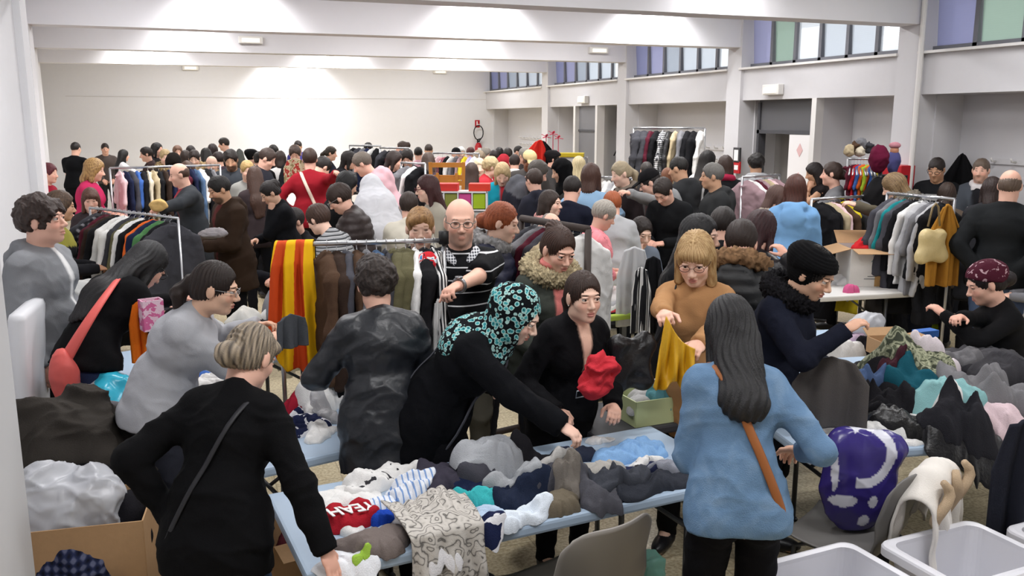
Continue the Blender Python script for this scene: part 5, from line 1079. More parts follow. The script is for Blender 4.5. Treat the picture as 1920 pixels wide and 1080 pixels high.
far = [  # x, y, t, face, top, colour, hair, hair colour, skin, female, label, extra
 (272, 274, 14.5, 276, 'coat', '#3a2c2c', 'short', '#241917', 'rosy', 1, 'woman with dark hair facing left at the left end of the far crowd', {}),
 (293, 266, 15.5, 60, 'coat', '#1f1d20', 'bob', '#141113', 'rosy', 1, 'black haired head and shoulders, tallest among the far left group', {}),
 (309, 278, 13.0, 8, 'parka', '#3b332c', 'short', '#b29a70', 'fair', 1, 'fair haired person behind the big fur hood at the far left', dict(fur='#8f7b58')),
 (324, 288, 12.0, 178, 'parka', '#241f1c', None, '#241f1c', 'rosy', 1, 'person wearing a dark hood with a wide tan fur edge, back turned', dict(wear=('hood', '#1f1a18'), fur='#8c7654', furr=.13)),
 (332, 271, 15.0, 6, 'jacket', '#8a5a44', 'short', '#7b5a48', 'rosy', 1, 'ginger haired person facing forward in the far left group', {}),
 (347, 280, 13.5, 170, 'coat', '#3f332b', 'bob', '#33251f', 'rosy', 1, 'brown haired person, back turned, right of the ginger haired one', {}),
 (358, 272, 15.5, 20, 'coat', '#26232a', 'short', '#221a1a', 'rosy', 1, 'dark haired head just behind the woman in the pale fur hood', {}),
 (363, 280, 12.6, 352, 'parka', '#2a1f22', 'short', '#2b1f1b', 'fair', 1, 'woman facing forward with a wide tan fur hood round her neck', dict(fur='#96805e', furr=.12)),
 (385, 276, 14.0, 190, 'coat', '#1b1a1d', 'long', '#17120f', 'rosy', 1, 'woman with loose black hair seen from behind right of the fur hood', {}),
 (398, 268, 15.5, 200, 'coat', '#241f22', 'bob', '#2b1f20', 'rosy', 1, 'round dark haired head behind the loose black hair', {}),
 (407, 283, 13.0, 230, 'jacket', '#3a3038', 'short', '#2c2120', 'rosy', 1, 'dark haired person half hidden beside the bearded man in grey', {}),
 (396, 290, 11.5, 8, 'jacket', '#2b2a2e', 'bald', '#a98a5e', 'fair', 0, 'bald blond man between the bald man and the bearded man', dict(fur='#8f7b5a')),
 (418, 257, 17.5, 262, 'jacket', '#30302f', 'short', '#2a201b', 'rosy', 0, 'tall man in profile looking left with a grey backpack', dict(pack='#4a4c4a')),
 (431, 279, 10.8, 352, 'sweater', '#3c4046', 'short', '#201713', 'tan', 0, 'bearded man in a dark grey jumper looking down', dict(stub=.7, pitch=26, w=1.1, R='front', L='front')),
 (350, 300, 10.5, 200, 'coat', '#3a2a26', 'bob', '#4a3226', 'rosy', 1, 'brown haired person directly behind the balding man in dark grey', {}),
 (472, 278, 14.5, 100, 'jacket', '#1c1c20', None, '#1c1c20', 'rosy', 1, 'person in a black hat left of the man looking at a garment', dict(wear=('beanie', '#161618'))),
 (484, 283, 12.5, 190, 'coat', '#1b1a1e', 'updo', '#19130f', 'rosy', 1, 'person with black hair piled up behind the long brown hair', {}),
 (463, 299, 10.5, 10, 'sweater', '#8a8a86', 'short', '#b0925c', 'fair', 1, 'small blond child in the crowd by the long brown hair', {}),
 (476, 310, 9.3, 186, 'jacket', '#3a3133', 'long', '#4a3024', 'rosy', 1, 'woman with long brown hair in a dark jacket seen from behind', {}),
 (512, 270, 15.0, 150, 'jacket', '#23242a', 'short', '#17110f', 'rosy', 0, 'dark haired man behind the man looking at a garment', {}),
 (525, 281, 13.0, 176, 'sweater', '#dcdad8', 'bob', '#33231d', 'rosy', 1, 'brown haired woman in a white top seen from behind', {}),
 (558, 262, 17.5, 350, 'jacket', '#3b3a78', 'buzz', '#221917', 'tan', 0, 'tall man with purple blue collar behind the crowd', {}),
 (552, 271, 12.4, 356, 'jacket', '#1d1d21', 'short', '#4a3a32', 'rosy', 1, 'woman in black holding up a red patterned garment', dict(R='hold', L='hold', pitch=28)),
 (621, 273, 15.0, 76, 'jacket', '#20232f', 'pony', '#33291f', 'rosy', 1, 'woman with grey brown ponytail in navy facing right', {}),
 (613, 294, 10.6, 120, 'tee', '#dedad8', 'short', '#1e1714', 'rosy', 1, 'person with black hair leaning in a white T-shirt', dict(lean=30, hunch=15, pitch=40, R='front', L='front')),
 (690, 266, 16.0, 354, 'sweater', '#a5a5a8', 'short', '#1c1614', 'tan', 1, 'person facing forward behind the far chrome rail', dict(scarf='#b5b0b0')),
 (655, 281, 12.0, 90, 'jacket', '#1e1c20', 'bob', '#1d1513', 'rosy', 1, 'dark haired woman in black leaning beside the pink jumper', dict(lean=20)),
 (671, 284, 9.8, 262, 'hoodie', '#d3aab2', 'short', '#6d6258', 'rosy', 1, 'grey haired person in a pale pink hooded jumper bending left', dict(lean=26, hunch=10, pitch=30, w=1.15, R='front', L='front')),
 (755, 263, 15.0, 270, 'jacket', '#3a3230', 'updo', '#3b2a22', 'rosy', 1, 'woman with brown hair piled high by the far rail', {}),
 (742, 281, 11.3, 84, 'sweater', '#17181a', 'bob', '#2b1c18', 'rosy', 1, 'woman with brown bob in a black top facing right', dict(pitch=18, R='front', L='front')),
 (762, 279, 11.9, 350, 'jacket', '#1f2022', 'short', '#241a17', 'rosy', 1, 'person in a dark jacket looking down beside the brown bob', dict(pitch=34, w=1.1, R='front', L='front')),
 (784, 274, 15.5, 176, 'tee', '#c79aa5', 'buzz', '#17120f', 'rosy', 1, 'black haired person in a pink top, back turned, near the back wall', {}),
 (804, 269, 16.5, 170, 'jacket', '#96827e', 'buzz', '#3a302a', 'tan', 0, 'short haired man, back turned, right of the pink top', {}),
 (803, 284, 11.3, 170, 'sweater', '#41343c', 'long', '#3a2a22', 'rosy', 1, 'woman with wavy brown hair in a mauve top seen from behind', dict(h2='#5a4436')),
 (801, 325, 7.6, 284, 'jacket', '#a39d90', 'long', '#3e1c1c', 'fair', 1, 'woman with dark red hair and glasses in a pale waistcoat over black', dict(glasses='#5a2430', pitch=8, inner=('#17171a', .04), yoke='#a39d90', R='low', L='low')),
 (855, 276, 15.5, 180, 'jacket', '#28282c', None, '#222222', 'rosy', 1, 'person in a black cap behind the far pale rail', dict(wear=('cap', '#1b1b1e'))),
 (865, 274, 17.0, 20, 'jacket', '#d5d3d3', 'short', '#e0dedb', 'pale', 1, 'white haired person near the back wall', {}),
 (883, 275, 16.0, 160, 'jacket', '#5a3c40', 'short', '#5a2f2c', 'rosy', 1, 'reddish haired person below the fire extinguisher', {}),
 (913, 275, 15.0, 60, 'jacket', '#4a4444', 'short', '#8c857c', 'rosy', 1, 'grey haired person right of the fire extinguisher', {}),
 (901, 282, 13.5, 40, 'jacket', '#8a7a70', 'curly', '#a4937c', 'rosy', 1, 'woman with pale curly hair in front of the grey haired one', {}),
 (926, 280, 14.5, 200, 'jacket', '#8a2a38', 'short', '#241917', 'rosy', 1, 'dark haired person in a crimson jacket under the pillar', {}),
 (899, 295, 11.6, 2, 'jacket', '#d3c9c4', 'bob', '#d3c4a2', 'pale', 1, 'older woman with pale blond hair facing forward', {}),
 (884, 303, 10.0, 172, 'cardy', '#a69a8e', 'long', '#46322a', 'rosy', 1, 'woman with long brown hair in a beige lace top seen from behind', {}),
 (921, 293, 10.8, 90, 'jacket', '#b52f38', 'curly', '#c2ad82', 'fair', 1, 'woman with curly blonde hair in a red jacket', dict(lean=14, w=1.1)),
 (944, 290, 12.8, 176, 'hoodie', '#b8333f', None, '#b8333f', 'rosy', 1, 'person with a raised red hood behind the turquoise jacket', dict(wear=('hood', '#b8333f'))),
 (942, 304, 9.3, 0, 'jacket', '#1d94ab', 'long', '#c7ab7c', 'fair', 1, 'blonde woman in a turquoise jacket leaning over a table', dict(h2='#e6d2a8', pitch=34, lean=18, R='front', L='table', inner=('#b8343c', .03), vol=.9)),
 (936, 275, 15.5, 190, 'jacket', '#7d3a40', 'short', '#1f1715', 'rosy', 1, 'dark haired person in a dull red jacket left of two brown heads', {}),
 (952, 276, 14.5, 186, 'jacket', '#5b4a44', 'short', '#241a16', 'rosy', 1, 'brown haired person in a taupe jacket beside the dull red jacket', {}),
 (965, 288, 12.4, 176, 'sweater', '#6a2440', 'short', '#2b1d1a', 'rosy', 1, 'dark haired person in a maroon jumper with a white collar', dict(scarf='#dedcda')),
 (973, 272, 16.5, 60, 'jacket', '#2b2b30', 'buzz', '#1b1412', 'rosy', 0, 'dark haired man at the back before the alcove', {}),
 (985, 276, 13.8, 40, 'jacket', '#4a4748', 'short', '#8f8a84', 'rosy', 0, 'grey haired man just left of the beige cap', {}),
 (994, 281, 10.9, 12, 'coat', '#413e3d', 'short', '#5a4a40', 'brown', 0, 'man in a beige baseball cap and dark grey coat looking down', dict(wear=('cap', '#c5b184'), pitch=22, w=1.1)),
 (1016, 299, 9.2, 96, 'parka', '#22232d', 'short', '#57504a', 'rosy', 0, 'grey haired man in a navy parka bending to the right', dict(lean=24, hunch=12, pitch=30, w=1.15, R='front', L='front', yoke='#55565c')),
 (1002, 314, 8.9, 220, 'hoodie', '#2b2c36', 'short', '#3b2b22', 'rosy', 0, 'brown haired child looking down in front of the navy parka', dict(w=.85)),
 (1038, 280, 12.5, 80, 'jacket', '#3a3838', 'short', '#241c19', 'rosy', 0, 'man in a black knitted hat in front of the shelf unit', dict(wear=('beanie', '#1d1b1d'))),
 (1047, 297, 9.4, 286, 'coat', '#3b3b39', None, '#1a1a1a', 'olive', 1, 'woman in a black headscarf looking down to the left', dict(wear=('hijab', '#0f0f11'), pitch=22, lean=10)),
 (1085, 291, 10.4, 184, 'jacket', '#1d1e1f', 'long', '#c4b083', 'fair', 1, 'woman with short pale blonde hair in a black jacket before the grey door', dict(h2='#e2d6b4')),
 (1108, 304, 8.1, 166, 'tee', '#8fb0cf', 'bob', '#4b3026', 'rosy', 1, 'woman with brown hair in a wide light blue top, back turned', dict(w=1.12, R='hip', L='hip', loose=.02, hem=.16, vol=1.2)),
 (1075, 328, 7.9, 160, 'sweater', '#1a1d2b', 'short', '#1f1613', 'rosy', 0, 'dark haired boy in navy standing beside the light blue top', dict(R='front', L='front')),
 (1161, 300, 8.6, 300, 'coat', '#2a2223', 'pony', '#a8987c', 'fair', 1, 'woman with fair hair pulled back and a long grey brown scarf', dict(scarf='#7a7066', tails=1, pitch=18, hem=.4)),
 (1212, 316, 8.3, 276, 'hoodie', '#8a8b8c', None, '#1c1513', 'rosy', 1, 'woman in a black cap and grey jumper reaching far left', dict(wear=('cap', '#161517'), hair2='short', lean=20, hunch=8, pitch=26, L=('p', 1163, 358, 8.0), R='front', strap=('#1a1a1d', 'R', .012))),
 (1147, 356, 7.7, 196, 'jacket', '#a9aaac', 'short', '#a3542c', 'rosy', 1, 'person with copper red hair in a pale grey jacket behind the grey haired woman', dict(lean=12)),
 (1237, 335, 8.0, 330, 'sweater', '#17181a', 'short', '#2c211c', 'rosy', 0, 'young man in a black jumper looking down at the right of the grey jumper', dict(pitch=44, lean=12, hunch=10, R='front', L='front')),
 (1212, 302, 11.0, 190, 'coat', '#3d3a3a', 'short', '#3c3734', 'rosy', 1, 'dark haired head in front of the hanging coats by the alcove', {}),
 (1252, 311, 9.7, 6, 'jacket', '#3a2a2c', 'bald', '#3a3230', 'brown', 0, 'bald brown skinned man facing forward between dark coats', {}),
 (1271, 291, 9.0, 246, 'parka', '#2d2e30', 'buzz', '#17120f', 'tan', 0, 'man with short black hair in a charcoal hooded coat', dict(w=1.1, R='front', L='front', pitch=14)),
 (1327, 280, 10.2, 140, 'jacket', '#dddcdc', 'long', '#17120f', 'tan', 1, 'woman with black hair in a white coat, back turned', dict(hem=.35)),
 (1361, 289, 9.7, 190, 'jacket', '#18181b', 'bob', '#3d2a22', 'rosy', 1, 'brown haired woman in a black jacket behind the grey haired man', dict(w=1.1, scarf='#a82c4a')),
 (1338, 303, 8.2, 278, 'parka', '#303132', 'short', '#6b6864', 'tan', 0, 'grey haired man in a dark grey coat facing left with hands held out', dict(L='front', R='front', w=1.12)),
 (1419, 286, 10.3, 186, 'hoodie', '#9b9ca0', 'curly', '#17120f', 'tan', 0, 'person with black hair and a pale grey hood before the doorway', dict(lowpart=('#2b2b30', .3), yoke='#a9aaad')),
 (1524, 303, 10.2, 280, 'tank', '#1f1b1c', 'long', '#1d1413', 'tan', 1, 'woman with long dark hair lifting her hands to her face', dict(R='chin', L='chin')),
 (1563, 301, 8.8, 268, 'tee', '#6f7073', 'bun', '#35241c', 'rosy', 1, 'woman with hair in a low knot in a grey T-shirt facing left', dict(L='reach', R='front', w=1.05)),
 (1493, 325, 7.2, 178, 'hoodie', '#79a6d3', 'bob', '#4a2820', 'rosy', 1, 'woman with red brown hair in a light blue hooded sweatshirt, back turned', dict(R='low', L='low', h2='#6a3c2c', loose=.01, vol=1.15)),
 (1462, 345, 7.8, 120, 'jacket', '#a3988c', 'bob', '#5a4038', 'rosy', 1, 'person with brown hair in a beige ribbed jacket beside the light blue sweatshirt', dict(lean=16, R='front', L='front')),
 (1671, 323, 7.9, 264, 'jacket', '#5b5446', 'bob', '#6b543c', 'fair', 1, 'woman with streaked brown hair in an olive jacket reaching into the rail', dict(h2='#a98c62', h2a=.6, pitch=26, lean=12, L=('p', 1605, 385, 7.9), R='front', vol=1.2, fur='#6d665a')),
 (1757, 293, 9.1, 346, 'jacket', '#17181b', 'buzz', '#2a221f', 'tan', 0, 'man with glasses in a black tracksuit jacket with white piping', dict(glasses='#2a2a2a', pipe='#dadada')),
 (1842, 294, 8.9, 350, 'coat', '#4b5058', 'buzz', '#6b5c50', 'rosy', 0, 'man with cropped hair, grey coat and white scarf facing forward', dict(scarf='#d9d5d6', tails=1, stub=.3, inner=('#1e1e22', .05))),
 (1778, 340, 8.0, 172, 'jacket', '#5a4e44', 'bob', '#38281f', 'rosy', 1, 'person with brown hair in a taupe quilted jacket behind the mustard garment', dict(R='front', L='front', hem=.3)),
 (1862, 329, 7.6, 176, 'coat', '#2c2c30', 'bob', '#2e1f1c', 'rosy', 1, 'dark haired person in a dark coat between the scarf man and bald man', dict(R='front', L='front')),
 (1897, 314, 6.4, 172, 'sweater', '#1f2123', '#4f6080', 'bald', '#6b5a4e', 0, 'bald man in a black jumper and jeans, back turned, at the right edge', dict(w=1.22, R='back', L='back')),
 (545, 388, 8.2, 300, 'jacket', '#1b1a1d', 'short', '#1d1513', 'rosy', 1, 'small dark haired child crouching between the black coat and the knitted top', dict(pose='crouch', R='front', L='front')),
 (1357, 387, 5.8, 176, 'coat', '#1f1f22', 'short', '#231a17', 'rosy', 1, 'round dark haired head behind the fur edged hood', {}),
 (640, 515, 4.6, 262, 'tunic', '#6b4a3c', 'curly', '#6b4a34', 'rosy', 1, 'person with curly light brown hair behind the leather jacket by the rack', dict(pitch=14, R='front', L='front', h2='#9a7450')),
]
for (x, y, t, fc, tp, tc, hr, hc, sk, fm, lab, ex) in far:
    ex = dict(ex); pack = ex.pop('pack', None); lg = '#1d1e24'
    if tp == 'cardy': tp = 'blouse'
    if hr == '#4f6080': lg = '#4f6080'; hr, hc, sk = 'bald', '#6b5a4e', 'rosy'
    h2 = ex.pop('hair2', None); ex.setdefault('R', random.choice(['front', 'low', 'down'])); ex.setdefault('L', random.choice(['front', 'low', 'down'])); ex.setdefault('pitch', random.choice([4, 12, 20]))
    r_ = person(x, y, t, fc, lab, tp, tc, lg, h2 or hr or 'none', hc, sk, fem=bool(fm), **ex)
    if pack:
        b_ = blob('backpack', None, None, tuple(r_[1]['ch'] + r_[1]['Rc'] @ np.array([0, -.20, -.22])), (.15, .09, .22), cm(pack), .01, cut=False, parent=r_[0])
for q in sorted(PEOPLE, key=lambda q: q[1]): print('PERSON', q)
# ================================================================ front table with its heap of clothes
TZ = .742
T1c = np.array([1.165, 3.13]); T1r = math.radians(5.3)
table('pale blue folding table in the foreground heaped with clothes, grey metal legs', T1c, 1.83, .70, T1r)
p1 = Pile(T1c, 1.83, .70, T1r)
NVW = pattern('navy_white_cloth', 'noise', [(0, '#1c2344'), (.52, '#1c2344'), (.545, '#e6e6ea')], 9)
PRW = pattern('white_cloth_dark_print', 'noise', [(0, '#3a393d'), (.34, '#3a393d'), (.36, '#e3e2e0')], 11)
STB = pattern('white_blue_stripe_cloth', 'stripex', [(0, '#e4e8ef'), (.72, '#7f9fd0')], 14)
PLD = pattern('navy_plaid_cloth', 'plaid', [(0, '#0f1220'), (.5, '#232a48'), (.8, '#5a5f78')], 10)
CAMO = pattern('green_camouflage_cloth', 'noise', [(0, '#3f4438'), (.42, '#7c8069'), (.5, '#a3a58c'), (.58, '#585d4b')], 16)
PAIS = pattern('grey_paisley_cloth', 'paisley', [(0, '#6a6764'), (.13, '#b3aea7'), (.4, '#c2bdb6'), (1, '#cbc6bf')], 8.)
STN = pattern('black_white_stripe_cloth', 'stripey', [(0, '#e3e2e0'), (.5, '#26262a')], 16)
A = p1.add
A('folded_shirt', 'white cloth under the heap at the back left of the front table', 'clothing', (650, 905), .16, .09, 10, .03, cm('white'))
A('baby_shirt', 'white shirts with dark print at the back left of the front table', 'clothing', (722, 878), .19, .085, 12, .07, PRW, .02, 20)
A('dark_sweatshirt', 'dark violet grey hooded top between white shirts and charcoal coat', 'clothing', (822, 890), .17, .12, 24, .09, cm('#3b3844'), .024, 13)
A('navy_shirt', 'navy top sticking out beneath the charcoal coat', 'clothing', (915, 905), .18, .07, -8, .05, cm('#1b2440'))
A('olive_hood', 'olive brown padded sleeve with fur at the front edge beside the chair', 'clothing', (1048, 928), .12, .055, 20, .085, cm('#6d6455'), .012, 15)
A('charcoal_coat', 'thick charcoal quilted coat heaped in the middle of the front table', 'clothing', (925, 866), .17, .11, 5, .17, cm('#45454d'), .026, 11)
A('charcoal_coat', 'charcoal coat with a round hood on the right side of the heap', 'clothing', (1040, 880), .14, .085, -12, .17, cm('#4a4a51'), .018, 11, zg=.84)
A('turquoise_cardigan', 'turquoise cardigan sleeve in the middle of the front table', 'clothing', (890, 918), .10, .035, -25, .045, cm('#3fb3b6'), .014, 20)
A('dark_jeans', 'dark blue jeans folded under the turquoise cardigan', 'clothing', (975, 915), .12, .055, 8, .05, cm('#20283c'))
A('dark_grey_jeans', 'faded dark grey jeans crumpled at the edge right of the charcoal coat', 'clothing', (1118, 908), .12, .10, 70, .08, cm('#55555c'), .024, 18)
A('black_jeans', 'black denim trousers on the right of the front table', 'clothing', (1238, 884), .19, .075, 6, .06, cm('#33363e'), .016, 22)
A('navy_shirt', 'navy top with stripes under the light blue jeans', 'clothing', (1205, 866), .17, .07, 4, .05, cm('#232845'), .012, 20)
A('raglan_shirt', 'white shirt with a navy neckband on the right of the front table', 'clothing', (1212, 850), .085, .045, 8, .03, PRW, .010, 18)
A('light_blue_jeans', 'light blue jeans folded in thin layers near the reaching hand', 'clothing', (1190, 832), .19, .075, -4, .08, cm('#85aedb'), .018, 24)
A('pale_sweatpants', 'light grey cloth beside the reaching hand', 'clothing', (1120, 868), .13, .07, -30, .09, cm('#b7b4ae'), .018, 16, zg=.82)
A('light_grey_sweatshirt', 'light grey sweatshirt lying on top of the charcoal coats', 'clothing', (945, 812), .20, .085, -6, .05, cm('#a9acb1'), .028, 14, zg=.93)
A('light_grey_hood', 'pale grey fleece hood on top of the heap at the right', 'clothing', (1035, 828), .095, .06, 4, .06, cm('#b9b7b4'), .02, 16, zg=.93)
A('grey_jogging_trousers', 'silver grey jogging trousers hanging down over the charcoal coat', 'clothing', (960, 862), .10, .06, -30, .045, cm('#a3a6aa'), .022, 13, zg=.88)
A('ash_shirt', 'folded ash grey shirt on the front part of the table', 'clothing', (795, 945), .13, .065, -6, .045, cm('#b5b2ae'), .014, 12, shape='folded')
A('blue_striped_top', 'white top with blue stripes beside the red shirt', 'clothing', (700, 925), .11, .04, 0, .04, STB, .014, 22)
A('blue_shirt', 'bright blue cloth right of the red shirt', 'clothing', (712, 948), .055, .04, -20, .05, cm('#2048b0'), .012, 20)
A('white_blue_shirt', 'white and pale blue top near the middle front edge', 'clothing', (965, 950), .155, .055, 12, .045, cm('#dde6f0'), .018, 18)
A('navy_white_shirt', 'white and navy sports top at the front edge', 'clothing', (885, 968), .125, .07, 4, .055, NVW, .016, 18)
A('white_undershirt', 'plain white cloth under the paisley shirt', 'clothing', (835, 995), .09, .05, 10, .04, cm('#e6e5e8'))
A('white_sleeve', 'white cloth under the red shirt at the left edge', 'clothing', (632, 955), .055, .11, 16, .03, cm('#e3e2e0'))
red_pos = (655, 950)
A('white_towel', 'white cloth by the leaning hand at the left corner of the table', 'clothing', (650, 1022), .09, .075, -20, .03, cm('#e9ebf0'), .010)
A('taupe_fleece', 'taupe fleece bundled at the left front of the table', 'clothing', (705, 998), .125, .078, 10, .085, cm('#746a66'), .014, 10)
A('striped_bodysuit', 'navy and white striped cloth at the back of the front table', 'clothing', (770, 905), .10, .07, 30, .05, STB, .016, 20)
A('beige_cloth', 'beige cloth between the charcoal coat and the pale grey fleece', 'clothing', (1065, 905), .08, .05, 50, .04, cm('#77716a'), .016, 20)
A('black_cloth', 'black cloth poking out behind the light grey sweatshirt', 'clothing', (1010, 858), .12, .05, 10, .06, cm('#232226'), .016, 20)
A('slate_jeans', 'slate grey jeans under the silver trousers on the right', 'clothing', (1160, 892), .13, .06, 10, .06, cm('#474a52'), .018, 22)
A('striped_shirt', 'grey striped cloth under the navy shirt near the right end', 'clothing', (1275, 868), .12, .06, -10, .04, cm('#8b8e98'), .014, 22)
A('dark_cardigan', 'dark blue cardigan at the back edge near the reaching hand', 'clothing', (1070, 838), .12, .05, -15, .06, cm('#2b3040'), .018, 20)
A('pale_blue_shirt', 'pale blue cloth between the paisley and the sports shirt', 'clothing', (905, 945), .10, .04, 10, .04, cm('#b7cbe2'), .014, 20)
rs = A('red_shirt', 'red shirt with white block letters folded on the left of the front table', 'clothing', red_pos, .105, .085, 18, .045, cm('#a81e2b'), .0015, 6, shape='folded', bl=22)
# letters on the red shirt, lying upside down as in the photograph
def text_obj(name, s, size, m, parent=None, ext=.0015):
    c = bpy.data.curves.new(name, 'FONT'); c.body = s; c.size = size; c.extrude = ext; c.align_x = 'CENTER'; c.align_y = 'CENTER'; c.offset = size * .02
    o = bpy.data.objects.new(name, c); COL.objects.link(o); c.materials.append(m)
    if parent is not None: o.parent = parent
    return o
w = atz(red_pos[0], red_pos[1], .80); u_, v_ = p1.loc(w[0], w[1]); hs_ = blur(p1.H, 5)
tx = text_obj('white_letters', 'YEAH', .082, mat('white_print', '#ececea', .7), rs); 
dg = bpy.context.evaluated_depsgraph_get(); me = bpy.data.meshes.new_from_object(tx.evaluated_get(dg)); bpy.data.objects.remove(tx)
tl = link_mesh('white_letters', me, None, rs); rot_ = Matrix.Rotation(math.radians(180 + 14), 4, 'Z')
gx, gy = np.meshgrid(np.linspace(-.07, .07, 9), np.linspace(-.04, .04, 7)); gz = p1.smp(hs_, u_ + gx.ravel(), v_ + gy.ravel()); Am = np.stack([gx.ravel(), gy.ravel(), np.ones(63)], 1); pc = np.linalg.lstsq(Am, gz, rcond=None)[0]; pr_ = float(np.max(gz - Am @ pc)) * .6
for v in me.vertices:
    q_ = rot_ @ v.co; uu, vv = u_ + q_.x * .95 + .0, v_ + q_.y * 1.15 - .022; v.co = Vector((uu - u_, vv - v_, pc[0] * (uu - u_) + pc[1] * (vv - v_) + pc[2] + pr_ + .006 + v.co.z - rs.location.z))
A('lime_strap', 'small lime green strap poking out by the table edge', 'clothing', (690, 1042), .035, .012, 8, .012, cm('#9cc24a'), .003)
A('pale_cloth', 'small white cloth at the back edge near the reaching hand', 'clothing', (1125, 805), .07, .03, 6, .03, cm('#e6e4e2'))
# shirt draped over the front edge, dark coats hanging below on a chair back
def world_frame(c, rz): c_, s_ = math.cos(rz), math.sin(rz); return lambda P: np.stack([c[0] + c_ * P[:, 0] - s_ * P[:, 1], c[1] + s_ * P[:, 0] + c_ * P[:, 1], P[:, 2]], 1)
def drape_over(name, label, cx_px, y_px, w, drop, back, m, seed=1, z=.80, lean=.06, col=None, th=.006, amp=.012, frame=(T1c, T1r), D_=.70, top=None):
    q = atz(cx_px, y_px, z); dx, dy = q[0] - frame[0][0], q[1] - frame[0][1]; c_, s_ = math.cos(frame[1]), math.sin(frame[1]); u0 = c_ * dx + s_ * dy
    ye = -D_ / 2; tz = top or (TZ + .055)
    def f(u, v):
        x = (u - .5) * w * (1 + .12 * np.sin(v * 5 + seed)); L = v * (drop + back) - back
        y = np.where(L < 0, ye - L, ye - .022 - lean * np.clip(L, 0, 9)); zz = np.where(L < 0, tz + .02 * np.sin(u * 9 + seed) * np.clip(-L * 6, 0, 1), tz - L)
        k = np.clip(1 - np.abs(L) / .05, 0, 1); zz = zz - .01 * k; f_ = amp * np.sin(u * 17 + seed + v * 3) + amp * .7 * np.sin(u * 31 + seed * 2 + np.sin(v * 6) * 2)
        y = y - np.where(L > 0, 1, 0) * (f_ + amp) * np.clip(L * 6, 0, 1); zz = zz + np.where(L < 0, 1, 0) * (np.abs(f_) + .01) * np.clip(-L * 8, 0, 1)
        return np.stack([u0 + x, y, zz], 1)
    W_ = world_frame(frame[0], frame[1]); o = sheet(name, lambda u, v: W_(f(u, v)), 60, 60, th, m); return tagp(o, label, 'clothing')
drape_over('paisley_shirt', 'pale grey paisley shirt hanging over the front edge of the table', 853, 1010, .30, .42, .22, PAIS, 2.2, amp=.010, top=TZ + .075)
cA = shell_chair('dark grey plastic chair mostly covered by a navy jacket at the front table', (.93, 2.36), math.radians(8), '#37373a', dmetal)
def over_chair(name, label, loc, rz, w, zt, f_drop, b_drop, m, seed=1, amp=.012, puff=.03, col=None, yb=-.26, cat='clothing', th=.012, taper=0.):
    """garment thrown over a chair back: front and back panels joined over the top"""
    def f(u, v):
        x = (u - .5) * w; L = v * (f_drop + b_drop) - b_drop            # negative: behind the chair back
        a = np.clip(L / .045, -1, 1) * math.pi / 2; r = .03 + puff
        y = yb + r * np.sin(a) + np.where(L > 0, .10, -.03) * np.clip(np.abs(L) - .045, 0, 9); z = zt + r * (np.cos(a) - 1) * 1. - np.clip(np.abs(L) - .045, 0, 9)
        fo = amp * np.sin(u * 15 + seed) + amp * .7 * np.sin(u * 29 + seed * 1.7 + v * 5) + amp * .5 * np.sin(v * 23 + u * 9 + seed); y = y + np.sign(L) * fo * np.clip(np.abs(L) * 5, .2, 1)
        x = x * (1 - taper * np.clip(np.abs(L), 0, 1)) ; z = z - .10 * (np.abs(u - .5) * 2) ** 3 + .008 * np.sin(u * 21 + seed)
        return np.stack([x, y, z], 1)
    W_ = world_frame(loc, rz); o = sheet(name, lambda u, v: W_(f(u, v)), 46, 70, th, m, None, col); return tagp(o, label, cat)
over_chair('navy_jacket', 'dark navy jacket hung over the chair below the paisley shirt', (.86, 2.40), math.radians(8), .46, .80, .5, .5, cm('#1b1d26'), 3)
tagp(shell_chair('x', (1.27, 2.76), math.radians(16), '#908b85', dmetal), 'grey plastic chair standing empty at the right of the front table')
tagp(shell_chair('x', (1.08, 2.40), math.radians(-20), '#2a2a2c', dmetal), 'black plastic chair half hidden left of the empty grey chair')
# ================================================================ second table between leather jacket and black jacket
T2c, T2r = np.array([.52, 4.05]), math.radians(14); table('pale blue folding table behind the leaning woman with baby clothes', T2c, .95, .62, T2r)
p2 = Pile(T2c, .95, .62, T2r)
for i, (pos, a, b, r, th, mm, nm, lab) in enumerate([((560, 790), .18, .12, 10, .05, NVW, 'baby_clothes', 'navy and white baby clothes on the second table'), ((600, 800), .11, .06, 40, .04, cm('white'), 'white_bodysuit', 'white baby bodysuit on the navy clothes'), ((565, 760), .12, .08, -20, .06, NVW, 'striped_babygrow', 'black and white babygrow beside the leather jacket'),
        ((540, 745), .13, .08, 0, .07, cm('#9d1f33'), 'red_romper', 'crimson romper under the moving hand'), ((590, 745), .10, .07, 30, .07, cm('navy'), 'navy_romper', 'navy romper on the second table'), ((548, 700), .18, .09, 20, .10, cm('white'), 'white_blanket', 'bright white cloth lying below the striped flag'), ((600, 700), .10, .06, 0, .08, cm('black'), 'black_shirt', 'black cloth held by two hands below the flag'), ((610, 770), .09, .06, 80, .05, cm('light grey'), 'grey_bodysuit', 'pale grey bodysuit at the table edge')]):
    p2.add(nm, lab, 'clothing', pos, a, b, r, th, mm, .016, 20, zg=.78)
carton('cardboard box under the second table with dark red cloth inside', (.42, 3.72, .20), (.42, .30, .24), math.radians(12), flaps=((1, 100), None, (1, 110), (1, 100)))
blob('red_clothes', 'dark red cloth in the box under the second table', 'clothing', (.42, 3.72, .21), (.17, .12, .12), cm('#4a1a22'))
MB().box((.42, 3.72, .10), (.5, .36, .19)).build('crate', mat('dark_crate', '#2c2c30', .6)); tagp(bpy.data.objects['crate'], 'dark plastic crate under the cardboard box below the second table', 'crate')
carton('cardboard box with navy cloth beneath the left end of the front table', (.22, 2.66, .14), (.30, .36, .30), math.radians(16), flaps=((1, 95), None, (1, 100), (1, 100)))
